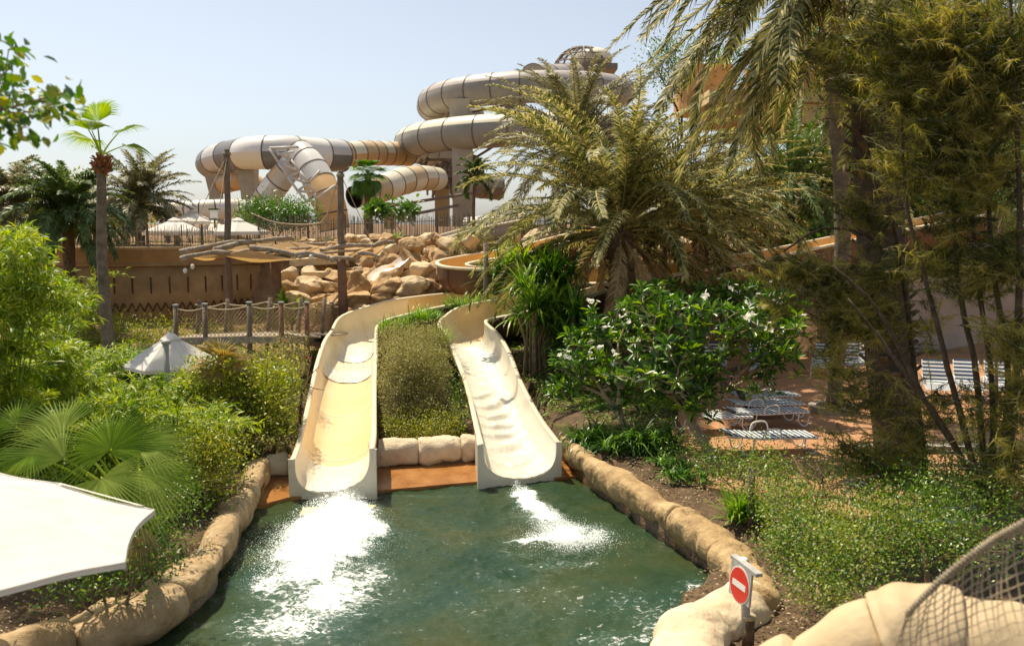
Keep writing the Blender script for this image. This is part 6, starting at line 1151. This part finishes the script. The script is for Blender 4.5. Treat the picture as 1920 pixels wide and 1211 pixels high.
needles('small tan feathery tamarisk tuft in front of the loungers', bC, [[(1520, 985, 14.2, .5), (1530, 940, 14.2), (1545, 890, 14.2)]], [(1510, 950, 14.2, 30, 40, 18), (1545, 900, 14.2, 34, 24, 14), (1480, 965, 14.2, 22, 26, 8)], 90, .20, .006, .04, 'tamarisk', 'grassdry', 1.3)
# dark backing trees on the hill behind
for (lab, base, els, n_) in [('dark evergreen tree on the slope behind the casuarina', (1800, 480, 42), [E(1720, 260, 42, 110, 130), E(1850, 230, 42, 120, 160), E(1800, 80, 43, 160, 110), E(1660, 330, 42, 80, 80), E(1880, 400, 41, 80, 80), E(1760, 330, 41, 90, 90), E(1680, 120, 42, 70, 110)], 30000), ('olive green tree behind the orange building beam', (1600, 430, 48), [E(1520, 100, 52, 110, 70), E(1640, 110, 50, 90, 110), E(1560, 300, 46, 90, 60), E(1650, 420, 44, 80, 50)], 14000), ('green shrubbery along the top of the grey wall', (1700, 500, 40), [E(1640, 480, 40, 80, 26), E(1760, 460, 40, 90, 36), E(1870, 440, 40, 70, 46), E(1540, 455, 41, 60, 24)], 6500), ('dark green leafy tree top peeping above the centre palm', (1240, 330, 62), [E(1260, 120, 62, 50, 45), E(1330, 130, 62, 70, 60)], 4000)]:
    bush('tree', lab, base, els, n_, .26, .10, 'deep', ntips=50, r0=.03, spread=.5, cat='tree', stem='bark')
bush('shrub', 'bright sunlit leafy shrub at the right edge behind the thin stems', (1890, 470, 24), [E(1890, 400, 24, 40, 60), E(1900, 300, 24, 30, 40)], 2600, .09, .04, 'mid')
# bank planting lower right
bush('shrub', 'spreading yellow and green ground cover bush by the no entry sign', (1560, 1080, 11.6), [E(1520, 1020, 11.8, 90, 50, .8), E(1600, 1040, 11.4, 90, 60, .8), E(1500, 950, 13, 70, 40, .8), E(1640, 980, 12.2, 80, 50, .9), E(1540, 1090, 10.8, 70, 34, .6), E(1470, 1030, 12, 40, 40, .5)], 15000, .055, .026, 'ground_cover', ntips=90, r0=.008, spread=.12)
bush('shrub', 'shaded low ground cover right of the bright bush', (1760, 960, 13), [E(1730, 940, 13, 100, 40, 1.), E(1790, 1010, 11.8, 120, 50, .9), E(1850, 930, 12.6, 100, 50, 1.), E(1640, 900, 14.6, 90, 26, .9)], 9000, .06, .028, 'deep', ntips=60, r0=.008, spread=.14)
bush('shrub', 'ground cover behind the timber post below the curled lounger legs', (1460, 930, 15.2), [E(1440, 900, 15.6, 50, 24, .7), E(1480, 915, 15, 50, 26, .7)], 3200, .055, .028, 'ground_cover', ntips=30, r0=.008)
bush('shrub', 'dark understory shrub beneath the frangipani by the loungers', (1400, 900, 17.5), [E(1360, 870, 18, 50, 26, .7), E(1440, 865, 17.6, 40, 22, .6), E(1290, 850, 19.5, 40, 18, .6)], 3000, .07, .03, 'deep', ntips=30, r0=.008)
bush('shrub', 'dark bushes hiding the foot of the massive trunk', (1640, 900, 15.5), [E(1590, 880, 15.8, 60, 30, .7), E(1700, 890, 15.4, 60, 34, .8), E(1790, 880, 14.6, 60, 40, .8), E(1850, 860, 14., 60, 60, .8)], 7000, .06, .028, 'deep', ntips=50, r0=.008)
# leaf litter, gravel
def scatter(name, label, poly, n, mt, L, W_, z=.02):
    poly = np.array(poly); lo, hi = poly.min(0), poly.max(0); X = RNG.uniform(lo[0], hi[0], n); Y = RNG.uniform(lo[1], hi[1], n); k = inside(X, Y, poly); X, Y = X[k], Y[k]; Z = height(X, Y); ok = Z > .05; X, Y, Z = X[ok], Y[ok], Z[ok]
    Pn = np.stack([X, Y, Z + z + RNG.random(len(X)) * .03], 1); n = len(Pn); D = RNG.normal(size=(n, 3)) * [1, 1, .3]
    V, Fc, k = leaves(Pn, D, RNG.normal(size=(n, 3)) * .4 + [0, 0, 1], L * RNG.uniform(.5, 1.3, n), W_, T_DIA); o = part(name, V, Fc, M[mt], None, True, tint=np.repeat(RNG.random(n), k)); setmeta(o, label, None, None, 'stuff')
scatter('leaf_litter', 'dry leaves scattered on the right bank', [(1.2, 9), (5.2, 9), (8, 14), (4.2, 18.5), (2.5, 22.5), (.8, 21)], 9000, 'litter', .07, .03)
scatter('leaf_litter', 'dry leaves on the left bank', [(-9, 11), (-5, 11.5), (-4.4, 17), (-5, 22), (-9, 24), (-12, 18)], 9000, 'litter', .07, .03)
scatter('leaf_litter', 'dry leaves and low weeds between the slides', [(-3.8, 22), (-1, 22), (-1, 28), (-3.8, 29)], 3500, 'litter', .09, .035)
for (lab, poly, n_, mt_, L_) in [('low ground cover filling the left garden', [(-16, 17), (-5.5, 17), (-4.8, 22), (-5.2, 27), (-6, 34), (-20, 36)], 26000, 'bamboo', .16), ('low green growth on the mound behind the slides', [(-3.6, 27), (-1.8, 27), (2, 25), (5, 26), (7, 36), (-2, 35), (-4, 33)], 16000, 'strap', .18), ('low growth on the centre mound', [(2, 22), (4, 22), (6, 30), (2, 32)], 5000, 'deep', .14), ('weeds on the right hillside', [(7, 39), (26, 39), (30, 58), (8, 58)], 14000, 'sage', .28), ('weeds on the ground far behind', [(-30, 40), (8, 47), (8, 75), (-40, 75)], 16000, 'sage', .3)]:
    scatter('ground_cover', lab, poly, n_, mt_, L_, L_ * .25, .05)
# ------------------------------------------------------------------ overhanging branch, top left
bt_ = P(-260, 190, 8.); t = thing('overhanging_branch', 'leafy branch hanging into the top left corner against the sky', 'branch', bt_)
mb = MB(); LFp = []; tips = [(x_ - 4, y_ + 24) for x_, y_ in [(-20, 60), (20, 70), (30, 95), (15, 130), (60, 165), (110, 165), (125, 150), (80, 190), (45, 220), (10, 240), (50, 150), (-10, 180), (30, 190), (-10, 110), (0, 210), (90, 160), (20, 160), (-30, 140), (-30, 230)]]
tw = np.array([P(x, y, 7.4 + rnd(0, .9)) for x, y in tips]); skeleton(tw, bt_, mb, .006, jit=.1); mb.part('twigs', M['stem'], t, True)
for i in range(len(tw)):
    for q in range(15):
        d = unit(RNG.normal(size=3) * .8 + [.35, 0, -.45]); p = tw[i] + RNG.normal(size=3) * [.09, .15, .065]; V, Fc, k = leaves(p[None], d[None], unit(RNG.normal(size=3) * .6 + [0, 0, 1])[None], rnd(.10, .165), rnd(.06, .09), T_LEAF)
        part('leaf', V, Fc, M['lime' if q % 3 == 0 else 'mid'], t, True, tint=np.full(k, rnd(0, 1)))
# ------------------------------------------------------------------ no entry sign, posts
b = P(1403, 1192, 11.6); b[2] = gz(b[0], b[1]); t = thing('no_entry_sign', 'round red no entry sign with white bar on a grey post', 'sign', b)
tp_ = P(1394, 1052, 11.6); tp_[1] = b[1]; V, Fc = tube([b - [0, 0, .2], tp_], .062, 12); part('post', V, Fc, M['steel'], t, True); V, Fc = tube([tp_ - [0, 0, .0], tp_ + [0, 0, .05]], [.08, .05], 12); part('post_cap', V, Fc, M['white'], t, True)
V, Fc = tube([b + [0, 0, -.1], b + [0, 0, .42]], .085, 12); part('dark_sleeve', V, Fc, M['boot'], t, True); V, Fc = tube([b + [0, 0, .40], b + [0, 0, .45]], .10, 12); part('rope_wrap', V, Fc, M['rope'], t, True)
sc_ = P(1387, 1096, 11.45); th = math.radians(-74); Xs = np.array([math.cos(th), math.sin(th), 0]); Ns = np.array([math.sin(th), -math.cos(th), 0]); Zs = np.array([.06, 0, 1.]); 
def disc(r, off, nm, mt_, sx=1): a = np.linspace(0, 2 * PI, 36, endpoint=False); V = np.concatenate([sc_ + Ns * (off + o_) + Xs * r * np.cos(a)[:, None] + Zs * r * np.sin(a)[:, None] for o_ in (0, -.004)]); part(nm, V, [tuple(range(36)), tuple(range(71, 35, -1))] + [(i, 36 + i, 36 + (i + 1) % 36, (i + 1) % 36) for i in range(36)], M[mt_], bb_)
q = [sc_ + Xs * a * .262 + Zs * c * .262 for a, c in ((-1, -.8), (1, -.8), (1, 1), (-1, 1))]; bb_ = part('backing_board', q + [p - Ns * .03 for p in q], [(0, 1, 2, 3), (7, 6, 5, 4), (0, 4, 5, 1), (1, 5, 6, 2), (2, 6, 7, 3), (3, 7, 4, 0)], M['steel'], t)
disc(.255, .006, 'white_ring', 'white'); disc(.235, .012, 'red_disc', 'red'); V = [sc_ + Ns * .016 + Xs * a * .165 + Zs * c * .042 for a, c in ((-1, -1), (1, -1), (1, 1), (-1, 1))]; part('white_bar', V + [p - Ns * .003 for p in V], [(0, 1, 2, 3), (7, 6, 5, 4), (0, 4, 5, 1), (1, 5, 6, 2), (2, 6, 7, 3), (3, 7, 4, 0)], M['white'], bb_)
part('top_board', *beam(sc_ + Zs * .29 - Xs * .3 - Ns * .05, sc_ + Zs * .27 + Xs * .36 - Ns * .05, .10, .05), M['steel'], t)
a = P(1408, 968, 16.); zg = gz(a[0], a[1]); V, Fc = tube([[a[0], a[1], zg - .2], P(1409, 876, 16.)], .072, 10); o = part('timber_post', V, Fc, M['post'], None, True); setmeta(o, 'short cut timber post among bright strap leaves', 'post')
for (x, yt, yb, Y, w_, lab) in [(1247, 438, 520, 34.2, .11, 'grey post in front of the plank coloured flume wall'), (911, 455, 520, 33.8, .10, 'grey post in front of the brown U bend flume')]:
    a = P(x, yt, Y); zg = gz(a[0], a[1]); V, Fc = tube([[a[0], a[1], zg - .2], a], w_, 10); o = part('timber_post', V, Fc, M['post'], None, True); setmeta(o, lab, 'post')
# ------------------------------------------------------------------ loungers with blue and white straps
def lounger_parts(back):
    """local: head at -x, foot at +x; length 1.95, width .68; returns list of (name, mesh)"""
    out = []; Wd = .66
    prof_ = [(-.95, .38)] ; bl = .72; bx, bz = -.28, .36
    pts = [(1.0, .34), (.6, .36), (.2, .36), (bx, bz)] + [(bx - bl * math.cos(back) * f, bz + bl * math.sin(back) * f) for f in (.5, 1)]
    for s in (-1, 1): V, Fc = tube(catmull([[x, s * Wd / 2, z] for x, z in pts], 26), .02, 6); out.append(('side_rail', mesh('side_rail', V, Fc, M['plastic'], True)))
    for x, xx in ((.72, .95), (-.45, -.7)):
        for s in (-1, 1): V, Fc = tube(catmull([[x, s * Wd / 2, .36], [x - .02, s * Wd / 2, .15], [x + (xx - x) * .5, s * Wd / 2, .02], [xx, s * Wd / 2, .05], [xx + .04 * np.sign(xx), s * Wd / 2, .22]], 12), .02, 6); out.append(('leg', mesh('leg', V, Fc, M['plastic'], True)))
    c = catmull([[x, 0, z] for x, z in pts], 60); d = np.concatenate([[0], np.cumsum(np.linalg.norm(np.diff(c, axis=0), axis=1))]); n = 34; q = np.linspace(.03, d[-1] - .03, n)
    for i in range(n):
        p = np.array([np.interp(q[i], d, c[:, j]) for j in range(3)]); p2 = np.array([np.interp(min(q[i] + .01, d[-1]), d, c[:, j]) for j in range(3)]); a_ = math.atan2(p2[2] - p[2], p2[0] - p[0]); R = np.array([[math.cos(a_), 0, -math.sin(a_)], [0, 1, 0], [math.sin(a_), 0, math.cos(a_)]])
        V, Fc = box(p + [0, 0, .022], (.055, Wd + .02, .012), R); V[:, 2] -= .0; out.append(('strap', mesh('strap', V, Fc, M['blue'] if i % 2 else M['plastic'])))
    for s in (-1, 1): V, Fc = tube(catmull([[-.28, s * (Wd / 2 + .03), .38], [-.2, s * (Wd / 2 + .05), .56], [.08, s * (Wd / 2 + .05), .58], [.16, s * (Wd / 2 + .03), .38]], 12), .018, 6); out.append(('armrest', mesh('armrest', V, Fc, M['plastic'], True)))
    return out
LPF = lounger_parts(.12); LPB = lounger_parts(1.0)
def lounger(label, x, y, rz, lp, z=.63, grp='striped loungers on the terracotta deck'):
    t = thing('sun_lounger', label, 'sun lounger', (x, y, z), grp, (0, 0, rz), 1.12)
    for nm, me in lp: link(nm, me, t)
    return t
for (px, py, rz, lp, lab) in [(1428, 748, .25, LPF, 'flat striped lounger on the deck, farthest of the near group'), (1432, 764, .25, LPF, 'flat striped lounger, second farthest of the near group'), (1440, 826, .12, LPF, 'front lounger with curled white legs nearest the pool'), (1330, 790, .3, LPB, 'lounger with raised back left of the near group behind the branches'), (1436, 780, .25, LPF, 'flat striped lounger, third of the near group, just behind the front one'),
    (1545, 688, -2.0, LPB, 'far lounger with raised back just left of the thin grey trunk'), (1588, 686, -2.0, LPB, 'far lounger with raised back just right of the thin grey trunk'), (1630, 684, -2.0, LPB, 'far lounger next to the massive trunk'), (1755, 728, -1.9, LPB, 'raised lounger right of the massive trunk, first of three'), (1815, 728, -1.9, LPB, 'raised lounger right of the massive trunk, middle of three'), (1875, 730, -1.9, LPB, 'raised lounger right of the massive trunk, last of three'), (1295, 690, -1.8, LPB, 'far lounger glimpsed through the frangipani at left'), (1425, 690, -1.8, LPB, 'far lounger glimpsed through the frangipani near the wall'), (1340, 688, -1.8, LPB, 'far lounger through the frangipani between two others')]:
    p = G(px, py, .9); lounger(lab, p[0], p[1], rz, lp)
# white bench frame and small table bits
p = P(1775, 885, 15.8); t = thing('bench', 'low white bench frame behind the shaded ground cover', 'bench', (p[0], p[1], .62)); 
for z in (.12, .34): part('rail', *box((p[0], p[1], .62 + z), (1.15, .07, .07)), M['plastic'], t)
for x in (-.55, .25, .55): part('leg', *box((p[0] + x, p[1] + .06, .62 + .22), (.06, .06, .44)), M['plastic'], t)
p = P(1608, 850, 17.2); t = thing('side_table', 'small white side table beside the massive trunk', 'table', (p[0], p[1], .62)); V, Fc = tube([[p[0], p[1], 1.02], [p[0], p[1], 1.06]], .26, 18); part('table_top', V, Fc, M['plastic'], t); 
for a in range(4): V, Fc = tube([[p[0] + .2 * math.cos(a * 1.57 + .7), p[1] + .2 * math.sin(a * 1.57 + .7), 1.02], [p[0] + .23 * math.cos(a * 1.57 + .7), p[1] + .23 * math.sin(a * 1.57 + .7), .62]], .022, 6); part('leg', V, Fc, M['plastic'], t)
V, Fc = box((P(1790, 800, 21)[0], 21.2, .72), (4.6, .35, .16)); o = part('deck_kerb', V, Fc, M['greywall']); setmeta(o, 'pale low kerb on the deck right of the massive trunk', 'kerb')
V, Fc = rock(77, (.32, .3, .2)); p = G(1655, 880, .7); o = part('grey_block', V + [p[0], p[1], .68], Fc, M['greywall'], None, True); setmeta(o, 'grey stone block at the foot of the massive trunk', 'rock'); o.name = 'stone_block'
# ------------------------------------------------------------------ foreground rockwork and rope net, lower right
fr_ = thing('foreground_rock', 'pale rounded rockwork in the lower right corner', 'rock', (3.2, 6.4, 0))
crest = catmull([P(1340, 1400, 7.0), P(1450, 1330, 6.9), P(1560, 1270, 6.8), P(1650, 1222, 6.7), P(1740, 1212, 6.6), P(1830, 1240, 6.5), P(1950, 1270, 6.4), P(2150, 1290, 6.3)], 90)
cuts = [0, 22, 40, 56, 74, 89]
for q in range(5):
    c = crest[cuts[q]:cuts[q + 1] + 1]; c = catmull(c, 26); u = np.linspace(0, 1, 26); R = .44 * (1 - .06 * np.abs(2 * u - 1) ** 6) * rnd(.93, 1.08); V, Fc = tube(c, R, 34); K_ = 34
    ctr_ = np.repeat(c, K_, 0); o_ = unit(V - ctr_); V = V + o_ * (wob(V, .05, 2.4, 40 + q, 4) + .035 * np.abs(np.sin(5 * wob(V, 1, 1.3, 60 + q, 2))))[:, None]; part('boulder', V, Fc, M['fgrock'], fr_, True)
for q in range(9):
    f = q / 8; c = crest[int(f * 89)]
    for r_2 in range(5):
        V, Fc = rock(500 + q * 5 + r_2, (.62, .6, .5), facets=12, lo=.55, hi=.9); part('boulder', V + c + [rnd(-.1, .1), .15 + rnd(-.1, .1), -.62 - r_2 * .62], Fc, M['fgrock'], fr_, True)
nt_ = thing('climbing_net', 'knotted rope net with lashed edge rope at the lower right edge', 'net', P(1850, 1100, 5.))
edge = catmull([P(1700, 1150, 5.6), P(1760, 1090, 5.5), P(1835, 1030, 5.4), (P(1900, 990, 5.3)), P(2000, 940, 5.2), P(2150, 900, 5.0)], 60)
V, Fc = tube(edge, .016, 8); part('edge_rope', V, Fc, M['rope_grey'], nt_, True)
mb = MB()
for i in range(0, 59):
    p = edge[i]; T_ = unit(edge[min(i + 1, 59)] - edge[i - 1 if i else 0]); u_ = unit(np.cross(T_, [0, 0, 1.])); v_ = np.cross(T_, u_); mb.add(*tube([p + (u_ * math.cos(a) + v_ * math.sin(a)) * .021 + T_ * .012 * (a / 3 - 1) for a in np.linspace(0, 6.28, 9)], .007, 4, False))
mb.part('lashing', M['rope'], nt_, False, 'stuff')
bot = catmull([P(1690, 1330, 5.6), P(1780, 1330, 5.3), P(1870, 1330, 5.0), P(1960, 1320, 4.8), P(2080, 1300, 4.7), P(2220, 1280, 4.6)], 60)
mb = MB(); nv_ = 15
def nq(i, v): i = min(max(i, 0), 59); return edge[i] * (1 - v) + bot[i] * v + np.array([0, .12, .0]) * math.sin(PI * v) + np.array([.01 * math.sin(i * .8 + v * 9), 0, .012 * math.sin(i * .9) * math.sin(v * 7)])
for i in range(0, 60, 2): mb.add(*tube([nq(i, v) for v in np.linspace(0, 1, 22)], 0.0042, 5, False))
for v in np.linspace(.06, 1, nv_): mb.add(*tube([nq(i, v) + np.array([0, 0, .008 * math.sin(i * PI / 1)]) for i in range(60)], 0.0042, 5, False))
mb.part('net_ropes', M['rope'], nt_, False, 'stuff')
o = part('backing_shelf', *box((P(1900, 1300, 5.9)[0] + .6, 6.5, 1.6), (2.6, 1.2, 2.2)), M['fgrock']); setmeta(o, 'grey shaded rock behind the rope net', 'rock'); o.name = 'rock_shelf'
